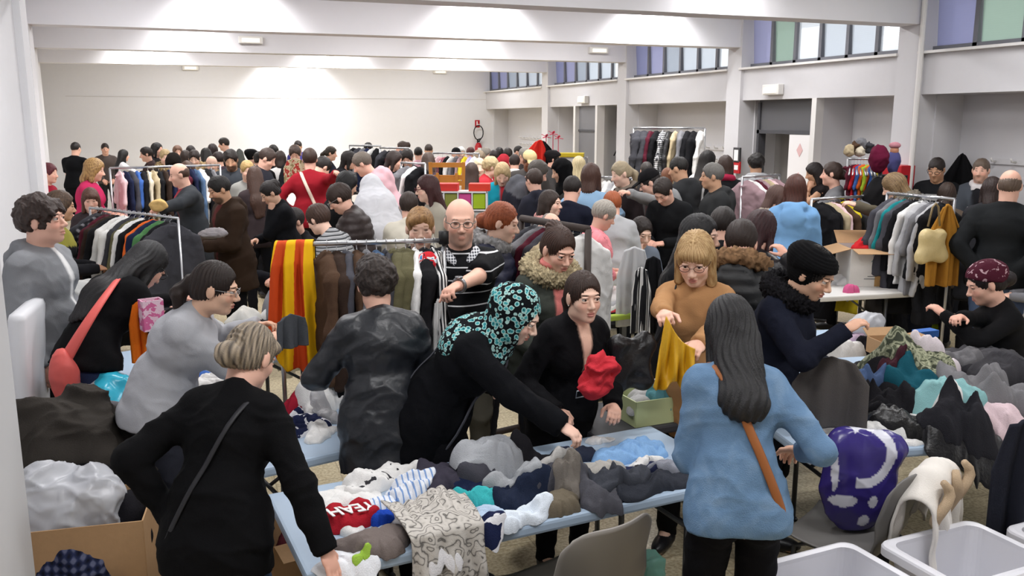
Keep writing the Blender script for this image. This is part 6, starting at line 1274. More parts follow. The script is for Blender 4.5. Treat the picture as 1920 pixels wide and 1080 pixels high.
blob('navy_clothes', 'folded navy trousers in the box under the front table', 'clothing', (.22, 2.66, .16), (.13, .16, .17), cm('#1a1f33'), seed=3)
MB().box((.22, 2.66, .066), (.28, .34, .13)).build('plinth_box', kraft); tagp(bpy.data.objects['plinth_box'], 'closed cardboard box under the one holding navy cloth', 'box')
# ================================================================ left side: boxes, bags, coats
def box_at(x, y, z): q = atz(x, y, z); return (q[0], q[1])
cb1 = carton('large cardboard box by the left wall holding a clear plastic bag', (-.47, 3.66, .10), (.50, .38, .58), math.radians(-6), flaps=(None, None, None, None))
MB().box((-.47, 3.66, .05), (.46, .34, .098)).build('pallet_box', kraft); tagp(bpy.data.objects['pallet_box'], 'flat cardboard box under the large box by the left wall', 'box')
pb = blob('plastic_bag', 'crumpled clear white plastic bag filling the large cardboard box', 'bag', (-.52, 3.66, .42), (.21, .165, .21), mat('white_polythene', '#d6d8de', .3, spec=.5, alpha=.7), .030, 15, seed=5, v=.009, extra=[((.13, -.02, .34), (.10, .10, .09)), ((-.10, .03, .34), (.10, .10, .09))])
blob('black_clothes', 'black cloth in the right corner of the large cardboard box', 'clothing', (-.31, 3.68, .45), (.09, .16, .14), cm('#141318'), seed=8)
q = box_at(140, 1050, .5); carton('lower cardboard box full of navy plaid clothes at the bottom left', (q[0] - .0, q[1] + .0, .10), (.40, .34, .36), math.radians(-6), flaps=(None, None, None, None))
MB().box((q[0], q[1], .05), (.36, .30, .098)).build('base_box', kraft); tagp(bpy.data.objects['base_box'], 'flat cardboard box under the box of plaid clothes', 'box')
blob('plaid_clothes', 'navy plaid cloth bulging from the box at the bottom left corner', 'clothing', (q[0], q[1], .33), (.18, .15, .15), PLD, .03, 15, seed=6, v=.009)
shell_chair('grey chair by the left wall buried under coats and bags', (-.58, 4.42), math.radians(150), '#77777b', metal)
def dk(V, n): return np.tile(np.array(lin('#37332f')), (len(V), 1)) * (1 + .3 * np.sin(V[:, :1] * 40) * 0)
blob('grey_coat', 'heap of dark grey brown coats thrown over a chair by the left wall', 'clothing', (-.55, 4.25, .44), (.27, .22, .28), cm('#3a3632'), .040, 10, seed=2, v=.010, extra=[((.16, -.08, .20), (.16, .14, .16)), ((-.14, 0, .44), (.13, .13, .12)), ((.04, .04, .48), (.10, .10, .11)), ((.24, -.10, .08), (.10, .12, .12))])
blob('black_coat', 'black coat hanging down from the coat heap by the left wall', 'clothing', (-.50, 4.02, .22), (.25, .09, .26), cm('#121113'), .028, 10, seed=9, v=.010)
blob('turquoise_bag', 'turquoise and white plastic bag behind the coats by the left wall', 'bag', (-.42, 4.78, .56), (.16, .14, .19), attr_mat('glossy_bag', .25, .5, .1, 60), .022, 12, seed=4, v=.010,
     col=lambda V, n: np.where(((np.abs(V[:, :1] - .01) < .09) & (V[:, 2:3] > .10) & (V[:, 1:2] < .03)), np.array([lin('#35b5d2')]), np.array([lin('#d8dadd')])))
blob('white_bag', 'crumpled white and silver plastic bag beside the turquoise one', 'bag', (-.20, 4.70, .52), (.15, .13, .17), mat('silver_polythene', '#c9ccd2', .25, spec=.6), .03, 15, seed=7, v=.010)
MB().box((-.33, 4.76, .28), (.62, .40, .55), bev=.01).build('grey_crate', mat('grey_crate', '#6f7074', .5)); tagp(bpy.data.objects['grey_crate'], 'grey crate under the plastic bags by the left wall', 'crate')
q = atz(62, 880, .55); carton('small grey box standing between the white panel and the coats', (q[0], q[1] + .05, .0), (.20, .24, .55), math.radians(-8), m=mat('grey_cardboard', '#8d8d8a', .8), flaps=(None, None, None, None))
q = atd(44, 660, 4.35); wp = MB().box((0, 0, 0), (.085, .55, 1.25), bev=.035).build('folded_table', mat('white_plastic', '#dcdde1', .4), None, True); wp.location = (q[0] - .02, q[1] + .2, .645); wp.rotation_euler = (0, .05, -.06); tagp(wp, 'white rounded folded table standing on edge by the left wall', 'table')
# chair back of the white chair seen tall: folded white board
# coral bag and strap of the bending woman
J_ = bagw[1]; R0 = bagw[0]; th_ = J_['nb'] + J_['Rc'] @ np.array([.04, -.07, .02]); hp_ = J_['P'] + np.array([.10, -.20, .06])
coral = mat('coral_leather', '#d9605a', .5)
pts = [th_ + (hp_ - th_) * f + np.array([.10, -.07, .04]) * math.sin(f * math.pi) for f in [i / 12 for i in range(13)]]
MB().tube([tuple(p) for p in pts], [.016 + .022 * (i / 12) for i in range(13)], 8, flat=.4).build('bag_strap', coral, R0, True)
blob('bag', None, None, tuple(hp_ + np.array([0, 0, -.20])), (.09, .06, .15), coral, .008, cut=False, parent=R0)
F_ = Field(.012); F_.cone(J_['P'] + J_['Rp'] @ np.array([0, 0, -.01]), J_['P'] + J_['Rp'] @ np.array([0, -.01, -.14]), .17, .185, .03, True, (np.array([0, 1., 0]), .76)); F_.plane(J_['P'] + J_['Rp'] @ np.array([0, 0, -.12]), -J_['Rp'][:, 2])
V_, Q_ = fmesh(F_, .006, 20); link_mesh('lace_hem', np_mesh('lace_hem', V_, Q_), LACE, R0)
# cloth bag held by the brunette, yellow garment held by the blonde, red garment, shoulder bag
q = atd(1128, 735, 3.85); blob('red_cloth_bag', 'crumpled coral red cloth bag hanging from the brunette woman\'s arm', 'bag', tuple(q), (.075, .06, .08), cm('#c93540'), .026, 24, seed=3, v=.007, cut=False, extra=[((.0, 0, .13), (.06, .045, .05)), ((-.05, 0, .03), (.05, .05, .06))])
qa, qb = atd(1247, 590, 3.70), atd(1300, 650, 3.72)
def yel(u, v):
    a, b = np.array(qa), np.array(qb); top = a[None] * (1 - u[:, None]) + b[None] * u[:, None]; drop = .30 - .12 * u + .03 * np.sin(u * 9)
    sag = .0; P = top.copy(); P[:, 2] -= v * drop + .03 * np.sin(u * math.pi) * (1 - v); P[:, :2] += (RT[:2] * ((-.05) * v * (1 - u))[:, None]); d_ = (.02 * np.sin(u * 14 + v * 2) + .012 * np.sin(u * 25 - v * 6)) * (.3 + v); P[:, :2] -= FW[:2] * (d_ + .03)[:, None]; return P
tagp(sheet('yellow_garment', yel, 44, 44, .005, cm('#d3a220', 'satin')), 'mustard yellow garment held up by the blonde woman in beige', 'clothing')
q = atd(1183, 655, 4.1); bs = blob('shoulder_bag', 'black shoulder bag hanging beside the blonde woman in beige', 'bag', (q[0], q[1], q[2] - .16), (.09, .06, .10), cm('#141316', 'leather'), .014, 12, seed=3, cut=False, extra=[((sx_ * .07, 0, z_), (.06, .05, .07)) for sx_ in (-1, 1) for z_ in (.02, .17)])
J_ = beige[1]; S_ = J_['S']['R']; MB().tube([tuple(S_ + np.array(d_)) for d_ in ((-.055, -.10, -.10), (-.055, -.06, .03), (-.05, .0, .075), (-.05, .06, .05), (-.04, .11, -.05), (.02, .13, -.2), (.10, .10, -.34))], .016, 8, flat=.4).build('bag_strap', mat('strap_leather', '#1a1a1d', .5), beige[0], True)
# black coat details: lapels and belt buckle
J_ = brun[1]; b_ = MB(); c0 = J_['wa'] + J_['Rw'] @ np.array([.0, .165, .0])
b_.tube([tuple(c0 + J_['Rw'] @ np.array(p)) for p in ((-.03, 0, -.02), (.03, 0, -.02), (.03, 0, .02), (-.03, 0, .02))], .0035, 6, True); b_.build('belt_buckle', metal, brun[0], True)
# ================================================================ foreground rack with the striped flag
A_, B_ = atd(520, 463, 4.55), atd(832, 447, 4.72); r1 = Rack('chrome clothes rack in the middle foreground with a striped flag over its end', A_, B_, (1, 1), .013)
r1.fill([('cardigan', 'brown', 'fabric', 1.3), ('cardigan', 'dark brown', 'fabric', 1.3), ('jacket', 'charcoal'), ('cardigan', 'brown'), ('shirt', 'grey'), ('jacket', 'denim blue'), ('shirt', 'dark grey'), ('jacket', 'olive', 'fabric', 1.5), ('jacket', 'olive', 'fabric', 1.6), ('shirt', 'white'), ('jacket', 'black', 'fabric', 1.3), ('shirt', 'black', STN)], 'the rack beside the striped flag', .26, .97)
MB().tube([(r1.L / 2, 0, r1.z - .02), (r1.L / 2, 0, r1.z + .05)], .028, 10).build('rail_clamp', blackm, r1.t, True)
fa, fb = np.array(atd(522, 463, 4.55)), np.array(atd(586, 460, 4.60))
FL0, FL1, FL2 = '#e0b21a', '#c4471f', '#d79a12'
def flag(u, v):
    L = v * (.95 - .30 * (1 - u) ** 1.5) - .12; top = fa[None] * (1 - u[:, None]) + fb[None] * u[:, None]; nrm = np.array([FW[0], FW[1], 0]) / np.linalg.norm(FW[:2]); P = top.copy(); P[:, 2] = r1.z
    a = np.clip(L / .03, -1, 1) * math.pi / 2; r = .022; out = r * np.sin(a) + np.where(L > 0, .03, -.03) * 0; zz = r * np.cos(a) - np.clip(np.abs(L) - .03, 0, 9)
    side = -(v * .06) * (1 - u) + .05 * v * u; P = P + RT[None] * side[:, None]; fo = (.022 * np.sin(u * 16 + 1 + v * 1.2) + .010 * np.sin(u * 29 - v * 3)) * np.clip(np.abs(L) * 5, 0, 1)
    P[:, 2] += zz - .05 * np.sin(u * 8) * np.clip(v * 1.0, 0, 1) ** 2; P -= nrm[None] * (out + fo + np.where(L > 0, .05, 0) * np.clip(L * 8, 0, 1))[:, None]; return P
def flagc(u, v):
    s_ = u * 4.4 + 1.0 * v * (1 - u) + .55; k = np.floor(s_).astype(int) % 2; c = np.where(k[:, None] == 0, np.array([lin('#e9b312')]), np.array([lin('#c9491c')])); return c
tagp(sheet('striped_flag', flag, 130, 90, .004, attr_mat('flag_cloth', .8, .2, .2, 250), None, flagc), 'yellow and orange red vertically striped flag draped over the end of the rack', 'flag')
q = atd(803, 500, 4.66); bl_ = blob('printed_bag', 'red, white and blue printed pouch hanging at the end of the rack', 'bag', (q[0], q[1], q[2] - .06), (.062, .05, .075), pattern('red_blue_print', 'noise', [(0, '#2d6fb0'), (.40, '#e6e6e6'), (.46, '#c42832'), (.60, '#2c2c34')], 14), .006, cut=False, seed=2)
def hangsheet(name, label, x, y, t, w, L, m, cat='clothing', seed=1, amp=.012, colfn=None, ang=0., tp=.6):
    """cloth hanging by its upper edge"""
    q = np.array(atd(x, y, t)); ax = np.array([math.cos(ang), math.sin(ang), 0]) ; nn = np.array([-ax[1], ax[0], 0])
    def f(u, v):
        ww = w * (tp + (1 - tp) * np.clip(v * 3, 0, 1)); P = q[None] + ax[None] * ((u - .5) * ww)[:, None]; P[:, 2] -= v * L + .06 * np.abs(u - .5) * (1 - v); P += nn[None] * ((amp * np.sin(u * 13 + seed + v) + amp * .6 * np.sin(u * 24 + 2 * seed)) * (.3 + v))[:, None]; return P
    return tagp(sheet(name, f, 40, 40, .012, m, None, colfn), label, cat)
hangsheet('striped_jacket', 'black and white sports jacket hanging at the right end of the rack', 812, 545, 4.6, .20, .55, cm('#1a1a1e'), ang=-.4, seed=2, colfn=None)
hangsheet('white_jacket', 'white panelled sleeve of a jacket hanging at the rack end', 822, 560, 4.52, .06, .34, cm('#d9d8d6'), ang=-.3, seed=1)
# ================================================================ left racks and tables
A_, B_ = atd(168, 388, 7.5), atd(334, 411, 6.7); r2 = Rack('thin chrome rail on the left running in front of the woman with the fringe', A_, B_, (1, 1), .010)
r2.fill([('cardigan', 'dark grey'), ('jacket', 'black', pattern('black_grey_plaid', 'plaid', [(0, '#121214'), (.6, '#2b2b30'), (.85, '#77777b')], 7), 1.6), ('cardigan', 'burgundy', 'fabric', 1.4), ('coat', 'dark brown', 'fabric', 1.8), ('coat', 'black', 'fabric', 2.), ('shirt', 'white'), ('shirt', 'white', 'fabric', 1.3), ('jacket', 'dark grey'), ('shirt', 'olive'), ('shirt', 'white'), ('shirt', 'black'), ('shirt', 'orange'), ('cardigan', 'navy'), ('shirt', 'green'), ('jacket', 'black'), ('shirt', 'dark grey')], 'the low left rail')
A_, B_ = atd(206, 319, 10.2), atd(412, 306, 10.9); r3 = Rack('long chrome rail far left with blue, pink and lilac clothes', A_, B_, (1, 1), .014)
r3.fill([('shirt', 'pale pink'), ('jacket', 'navy'), ('jacket', 'charcoal'), ('shirt', 'blue'), ('jacket', 'black'), ('shirt', 'cream'), ('shirt', 'beige'), ('cardigan', 'black'), ('cardigan', 'dark brown'), ('jacket', 'navy'), ('shirt', 'pink'), ('dress', 'lilac'), ('shirt', 'burgundy'), ('jacket', 'navy'), ('jacket', 'denim blue'), ('shirt', 'white'), ('jacket', 'black'), ('shirt', 'grey')], 'the far left rail')
table('grey table covered with white papers and baby clothes at the far left', (-.42, 8.75), 1.1, .7, -.08, top=mat('grey_tabletop', '#8e9094', .5))
p3 = Pile(np.array([-.42, 8.75]), 1.1, .7, -.08, res=.016); PL = [('white_papers', 'white', .18, .13, 'stack of white papers at the left of the grey table'), ('white_papers', 'white', .16, .12, 'second white stack on the grey table'), ('yellow_shirt', '#e0a030', .09, .07, 'yellow orange top on the grey table'), ('pale_blue_shirt', 'pale blue', .13, .09, 'pale blue garment at the right of the grey table'), ('pink_shirt', 'pale pink', .09, .06, 'small pink garment at the edge of the grey table'), ('cream_cardigan', 'cream', .10, .07, 'cream garment held by the balding man')]
for (nm, c_, a, b, lab), pp in zip(PL, ((210, 372), (250, 372), (285, 368), (285, 392), (262, 392), (296, 384))): p3.add(nm, lab, 'clothing', pp, a, b, 10, .05, cm(c_), .012, 18, zg=.78)
T5c, T5r = np.array([.05, 5.75]), .35; table('folding table with pink, white and black clothes behind the ponytail woman', T5c, 1.5, .75, T5r)
p5 = Pile(T5c, 1.5, .75, T5r, res=.014)
for nm, lab, pp, a, b, r, th, c_ in (('black_clothes', 'black trousers under the white cloth on the left table', (340, 545), .25, .16, 0, .10, 'black'), ('pale_grey_sweater', 'pale grey padded coat lying behind the grey sweatshirt', (165, 520), .26, .14, -20, .14, '#b4b4b2'), ('white_clothes', 'white cloth heaped in front of the bearded man', (345, 500), .22, .14, 10, .20, 'white'), ('pink_clothes', 'bright pink cloth on top of the heap by the bearded man', (355, 474), .17, .10, -10, .10, '#db6e82'), ('lace_clothes', 'crumpled white lace in front of the bending woman\'s face', (322, 540), .12, .09, 20, .12, '#c8c5be'), ('grey_clothes', 'grey garment at the right end of the left table', (400, 520), .16, .10, 0, .10, 'grey')):
    p5.add(nm, lab, 'clothing', pp, a, b, r, th, cm(c_), .024, 13, zg=.85)
q = atd(150, 515, 5.6); blob('pale_grey_coat', 'pale grey padded coat lying beside the grey hooded sweatshirt', 'clothing', (q[0] + .05, q[1], q[2] - .26), (.22, .12, .12), cm('#b0b0ae'), .02, 12, cut=False, seed=6, extra=[((.17, 0, .02), (.13, .10, .08))])
q = atd(255, 600, 4.9); hangsheet('orange_bag', 'orange cloth bag hanging between the black jacket and the grey blouse', 262, 560, 4.6, .12, .34, cm('#e0701c'), 'bag', 2, ang=.2)
q = atd(285, 600, 4.55); carton('small pink printed gift box beside the orange bag', (q[0], q[1], q[2] - .05), (.10, .08, .16), .3, m=pattern('pink_print_card', 'noise', [(0, '#cf6a98'), (.5, '#e3c3d2')], 20), flaps=(None,) * 4)
T6 = table('small folding table in front of the bending woman', (q[0] + .05, q[1] + .15), .9, .5, .2, top=mat('dark_tabletop', '#3a3a3e', .5))
p6 = Pile(np.array([q[0] + .05, q[1] + .15]), .9, .5, .2)
for nm, lab, u_, v_, c_, a, b in (('black_cloth', 'black cloth below the orange bag', -.2, -.1, 'black', .16, .1), ('white_cloth', 'white cloth on the small table by the grey blouse', .25, 0, 'white', .14, .1), ('blue_cloth', 'blue cloth at the back of the small table', .1, .15, 'blue', .14, .08), ('brown_cloth', 'taupe cloth next to the lace hem', -.38, -.15, '#6b6158', .10, .12), ('pink_cloth', 'pale pink cloth under the gift box', 0, -.05, 'pale pink', .14, .1)):
    p6.add(nm, lab, 'clothing', (u_, v_), a, b, 15 * u_, .07, cm(c_), .018, 18, px=False)

hangsheet('slate_garment', 'slate grey garment held out between the flag and the grey haired woman', 545, 588, 4.0, .16, .16, cm('#4a4d52'), 'clothing', 4, .01, ang=.5, tp=.9)
# ================================================================ right foreground: big heap, chairs, bags, crates
T3r = math.radians(-10); T3c = np.array([3.62, 3.52]); n3 = np.array([-math.sin(T3r), math.cos(T3r)]); table('folding table at the right heaped with jeans and coats', T3c - n3 * .37, 2.0, .73, T3r); p7 = p8 = Pile(T3c, 2.3, 1.47, T3r, over=.10, res=.012)
table('second folding table at the right under the grey coat', T3c + n3 * .375 + np.array([.12, -.02]), 1.85, .73, T3r)
for nm, lab, pp, a, b, r, th, c_, fo in (
    ('white_cloth', 'white cloth under the jeans on the right table', (1640, 790), .28, .14, -10, .05, 'white', .014), ('pale_jeans', 'pale blue jeans fanned out on the right table', (1575, 762), .24, .12, -12, .09, '#7f99bd', .022), ('blue_jeans', 'stack of blue denim jeans beside the denim shirt woman', (1625, 755), .15, .09, 20, .07, '#5a7499', .02), ('white_shirts', 'folded white shirts between the jeans and the black coat', (1655, 800), .16, .07, 6, .06, '#e2e2e0', .014)):
    p7.add(nm, lab, 'clothing', pp, a, b, r, th, cm(c_), fo, 22, zg=.80)
for nm, lab, pp, a, b, r, th, c_, fo, kd in (('black_leather_coat', 'shiny black leather coat along the front edge of the right table', (1730, 800), .26, .09, -22, .09, '#141416', .022, 'leather'), ('black_coat', 'black leather garment at the far right table edge', (1840, 822), .18, .08, -12, .07, '#19191c', .02, 'leather')):
    p7.add(nm, lab, 'clothing', pp, a, b, r, th, cm(c_, kd), fo, 18, zg=.80)
for nm, lab, pp, a, b, r, th, c_, fo in (
    ('dark_clothes', 'dark clothes forming the bottom of the right heap', (1800, 700), .62, .30, -20, .20, '#222126', .03), ('grey_clothes', 'grey clothes under the grey coat at the back of the heap', (1840, 655), .42, .24, -20, .14, '#4b4a4e', .03),
    ('black_clothes', 'black garments under the camouflage jacket', (1700, 735), .30, .20, -10, .14, '#1b1a1e', .03), ('black_hood', 'black coat with a maroon lining left of the camouflage jacket', (1680, 705), .18, .14, 20, .10, '#17161a', .03), ('navy_clothes', 'dark navy trousers under the teal jumper', (1850, 760), .34, .14, -14, .10, '#191c26', .024), ('white_jumper', 'white jumper at the right side of the heap', (1800, 770), .14, .09, 10, .07, 'white', .02), ('pale_pink_cardigan', 'pale pink lace cardigan at the right end of the heap', (1880, 770), .12, .09, 0, .09, '#d9c2c8', .016),
    ('teal_jumper', 'dark teal jumper in the middle of the heap', (1765, 735), .32, .13, -35, .13, '#17505f', .026), ('camouflage_jacket', 'green camouflage jacket running down the left of the heap', (1708, 705), .28, .11, -58, .16, CAMO, .028), ('white_shirt', 'white lace top beside the camouflage jacket', (1745, 700), .12, .07, -40, .10, '#d9cfd4', .018), ('aqua_puffer', 'aqua quilted jacket lying under the grey coat', (1772, 728), .20, .085, -45, .11, '#86b3b5', .02), ('dark_teal_shirt', 'dark teal garment at the back of the heap', (1700, 645), .18, .10, -20, .12, '#1d5866', .024), ('green_shirt', 'small sea green cloth beside the pale pink cardigan', (1860, 735), .07, .05, 0, .09, '#3f9f87', .014),
    ('grey_coat', 'big grey wool coat thrown on top of the right heap', (1888, 672), .33, .15, -50, .13, '#78777a', .034), ('grey_coat_sleeve', 'grey coat collar at the top of the right heap', (1800, 615), .14, .12, 0, .12, '#6c6b6e', .026)):
    p8.add(nm, lab, 'clothing', pp, a, b, r, th, cm(c_) if isinstance(c_, str) else c_, fo, 13, zg=1.06 if nm.startswith('grey_coat') else .95 if 'aqua' in nm else .86, bl=8)
q = atz(1890, 690, .95); blob('dark_grey_coat', 'dark grey coat hanging down at the right end of the heap', 'clothing', (q[0] + .12, q[1] - .15, .40), (.16, .22, .28), cm('#3d3c40'), .03, 11, seed=12, cut=False)
for nm, lab, pp, a, b, r, th, c_ in (('black_scarf', 'black scarf between jeans and camouflage jacket', (1660, 760), .16, .08, 30, .08, '#1d1c20'), ('grey_trousers', 'dark grey trousers at the right edge of the heap', (1890, 720), .20, .12, -30, .14, '#3c3b3f'), ('maroon_cloth', 'dark maroon cloth left in the heap near the beanie woman', (1665, 720), .10, .06, 40, .07, '#3f1f28'),
    ('white_lining', 'white cloth strip along the camouflage jacket', (1735, 775), .12, .05, -40, .06, 'white'), ('charcoal_trousers', 'charcoal trousers at the front of the heap beside white shirts', (1790, 790), .20, .07, -14, .07, '#26262b'), ('denim_jacket', 'mid blue denim jacket behind the stack of jeans', (1600, 735), .15, .08, 10, .08, '#46597c')):
    p7.add(nm, lab, 'clothing', pp, a, b, r, th, cm(c_), .024, 16, zg=.84)
# beside the beanie woman: carton, plastic bag, orange cloth, grey coat on a rail
T9c = np.array([3.62, 4.78]); table('small table behind the beanie woman with a plastic bag and a box', T9c, 1.3, .55, T3r, z=.72); p9 = Pile(T9c, 1.3, .55, T3r, z=.722)
for nm, lab, pp, a, b, r, th, c_ in (('orange_cloth', 'orange and beige cloth by the raised hand', (1590, 655), .10, .06, 0, .05, '#c98a5c'), ('white_lace', 'white lace cloth in front of the plastic bag', (1630, 655), .16, .07, 0, .06, '#dedbd8'), ('black_lace', 'black lace cloth behind the grey coat', (1745, 635), .12, .06, 0, .08, '#242227'), ('pink_cloth', 'pale mauve cloth behind the grey coat', (1730, 612), .10, .05, 0, .07, '#c5adc0')):
    p9.add(nm, lab, 'clothing', pp, a, b, r, th, cm(c_), .018, 18, zg=.8)
q = atz(1625, 618, .78); blob('plastic_bag', 'white plastic bag with dark contents beside the beanie woman', 'bag', (q[0], q[1], .745), (.15, .10, .085), mat('white_polythene', '#d6d8de', .3, spec=.5, alpha=.7), .02, 15, seed=3)
q = atz(1672, 655, .76); carton('open cardboard box by the plastic bag on the small table', (q[0], q[1], .73), (.24, .18, .10), -.2, flaps=(None, (1, 60), None, (1, 80)))
q = atz(1735, 625, .80); MB().box((q[0], q[1], .80), (.16, .08, .05), bev=.006).build('blue_box', mat('blue_card', '#3f74c8', .5)); tagp(bpy.data.objects['blue_box'], 'small blue box at the back of the right heap', 'box')
q = atd(1520, 745, 4.0); hangsheet('grey_garment', 'grey brown garment hanging beside the beanie woman in front of the heap', 1560, 668, 4.0, .34, .34, cm('#55514f'), ang=-.5, seed=4)
hangsheet('dark_coat', 'dark navy coat hanging at the bottom right edge of the photo', 1935, 785, 3.5, .26, .62, cm('#23252f'), ang=-.5, seed=3, amp=.02)
tagp(shell_chair('x', (3.45, 2.32), math.radians(-30), '#4a4a4c', metal), 'dark plastic chair with chrome legs at the right edge under the black coat')
ch = shell_chair('x', (2.60, 2.76), math.radians(28), '#6f6d6b', dmetal); tagp(ch, 'grey chair with a white jacket over its back beside the denim shirt woman')
def wj(u, v): 
    c = np.tile(np.array(lin('#e2ddd6')), (len(u), 1)); return c
over_chair('white_jacket', 'white jacket with beige trim thrown over the grey chair back', (2.64, 2.76), math.radians(28), .40, .84, .22, .46, attr_mat('woven_cloth'), 2, .012, .035, wj)
W_ = world_frame((2.64, 2.76), math.radians(28)); tr = MB()
for (x0, s_) in ((-.14, 1), (.02, -1), (.14, 1)):
    pp = W_(np.array([[x0 + .03 * s_ * math.sin(i), -.26 - .075 - .02 * math.sin(i * .7), .84 - .02 - i * .028] for i in range(8)])); tr.tube([tuple(p) for p in pp], [.014, .019, .021, .021, .020, .021, .020, .012], 8)
tagp(tr.build('beige_trim', cloth('#b59f84'), None, True), 'beige piped cuffs of the white jacket on the grey chair', 'clothing')
def bagc(V, n):
    c = np.tile(np.array(lin('#352a78')), (len(V), 1)); x, z = V[:, 0], V[:, 2]; w_ = np.array(lin('#d8d9e4')); f_ = V[:, 1] < .02
    a = np.abs(np.sqrt((x + .02) ** 2 + ((z - .36) * 1.0) ** 2) - .12) < .022; c[f_ & a & (x > -.06)] = w_
    for cx, cz, rx, rz_ in ((-.10, .16, .055, .028), (.03, .15, .022, .028), (.0, .06, .026, .028), (-.14, .28, .012, .08)): c[f_ & (((x - cx) / rx) ** 2 + ((z - cz) / rz_) ** 2 < 1)] = w_
    return c
q = atd(1612, 872, 3.78); blob('purple_bag', 'large purple plastic bag with white rounded shapes beside the white jacket', 'bag', (q[0], q[1], q[2] - .29), (.17, .08, .24), attr_mat('glossy_bag'), .010, 10, seed=4, v=.007, col=bagc, rz=math.radians(-12), extra=[((.10, .0, .36), (.12, .07, .08)), ((-.08, 0, .38), (.08, .06, .08))], it=1)
MB().box((q[0], q[1], (q[2] - .30) / 2), (.26, .16, q[2] - .31)).build('dark_box', mat('dark_crate', '#2c2c30', .6)); tagp(bpy.data.objects['dark_box'], 'dark box on the floor holding up the purple bag', 'box')
CRM = mat('white_translucent_plastic', '#e2e2e8', .35, spec=.5, alpha=.93)
for (x, y, z, rz, lab) in ((2.08, 2.29, .60, 4, 'open white plastic crate at the bottom edge, leftmost of three'), (2.66, 2.25, .61, 3, 'open white plastic crate in the bottom right corner behind the leftmost one'), (3.24, 2.19, .60, 3, 'white plastic crate cut off by the right edge of the photo')):
    crate(lab, (x, y, z - .30), (.46, .34, .30), math.radians(rz), CRM, group='white plastic crates at the bottom right')
    o = MB().box((x, y, (z - .302) / 2), (.44, .32, z - .304)).build('stand', mat('dark_crate', '#2c2c30', .6)); tagp(o, 'dark stand under the ' + lab.replace('open ', ''), 'stand')
# teal clothes hangers and a striped cloth under the front table
q = atz(1240, 1060, .15); blob('teal_bag', 'sea green plastic thing on the floor under the front table', 'bag', (q[0] - .02, q[1] + .1, 0), (.10, .12, .09), mat('sea_green_plastic', '#7fb5a6', .4), .02, 18, seed=3)
# lime and grey tub with cloth at the back of the front table
q = atz(1225, 775, .80); T10 = table('narrow table behind the front table holding a tub of cloth', (q[0] + .15, q[1] + .25), .95, .45, .05, z=.72, top=mat('dark_tabletop', '#3a3a3e', .5))
carton('grey and lime tub filled with pale cloth behind the front table', (q[0] + .12, q[1] + .18, .722), (.40, .26, .13), .05, m=mat('pale_lime_plastic', '#c3cc9a', .5), flaps=(None,) * 4)
p10 = Pile(np.array([q[0] + .12, q[1] + .18]), .38, .24, .05, z=.80, over=.02)
for nm, lab, u_, v_, a, b, c_ in (('grey_fleece', 'pale grey fleece in the lime tub', -.06, -.02, .14, .10, '#b3b3b3'), ('yellow_cloth', 'yellow cloth in the lime tub by the denim sleeve', .13, -.04, .07, .06, '#c6ba3c'), ('teal_cloth', 'faded teal cloth at the front of the lime tub', -.02, -.09, .08, .04, '#5f97a0'), ('white_cloth', 'white cloth heaped at the back of the lime tub', .05, .06, .13, .07, '#d3d5da')): p10.add(nm, lab, 'clothing', (u_, v_), a, b, 0, .08, cm(c_), .018, 18, px=False)
# ================================================================ middle: folded stack on the lime topped table, toys, papers
q = atz(1165, 590, .74); table('table with a lime green edge under a stack of folded white clothes', (q[0], q[1] + .3), .8, .6, .1, top=mat('lime_tabletop', '#b5cf58', .5), style='plain'); p11 = Pile(np.array([q[0], q[1] + .3]), .8, .6, .1, res=.013)
for k, (c_, lab) in enumerate((('black', 'black folded top near the bottom of the white stack'), ('white', 'white folded clothes in the lowest layer of the stack'), ('#c9424d', 'red and white striped cloth at the edge of the stack'), ('#e6e4e1', 'white folded clothes in the middle of the stack'), ('light grey', 'light grey folded top on the stack'), ('#eceae8', 'white garment on top of the stack'))): p11.add('folded_clothes', lab, 'clothing', (-.05 + .02 * k, -.08 + .01 * k), .28 - .02 * k, .17, 4 * k, .035, cm(c_), .010, 14, px=False, shape='folded')
# tall dark tubular rack with padded bars in the centre
pd = mat('dark_brown_padding', '#3a302c', .6)
A_, B_ = atd(978, 411, 5.9), atd(1103, 428, 5.3); r4 = Rack('rack with dark padded tubes in the middle of the hall', A_, B_, (1, 1), .024, pd)
r4.fill([('coat', 'dark grey', 'fabric', 1.6), ('jacket', 'grey', 'fabric', 1.4), ('jacket', 'burgundy'), ('coat', 'charcoal'), ('shirt', 'beige'), ('jacket', 'cream'), ('shirt', 'black'), ('jacket', 'white')], 'the padded tube rack', .1, .95)
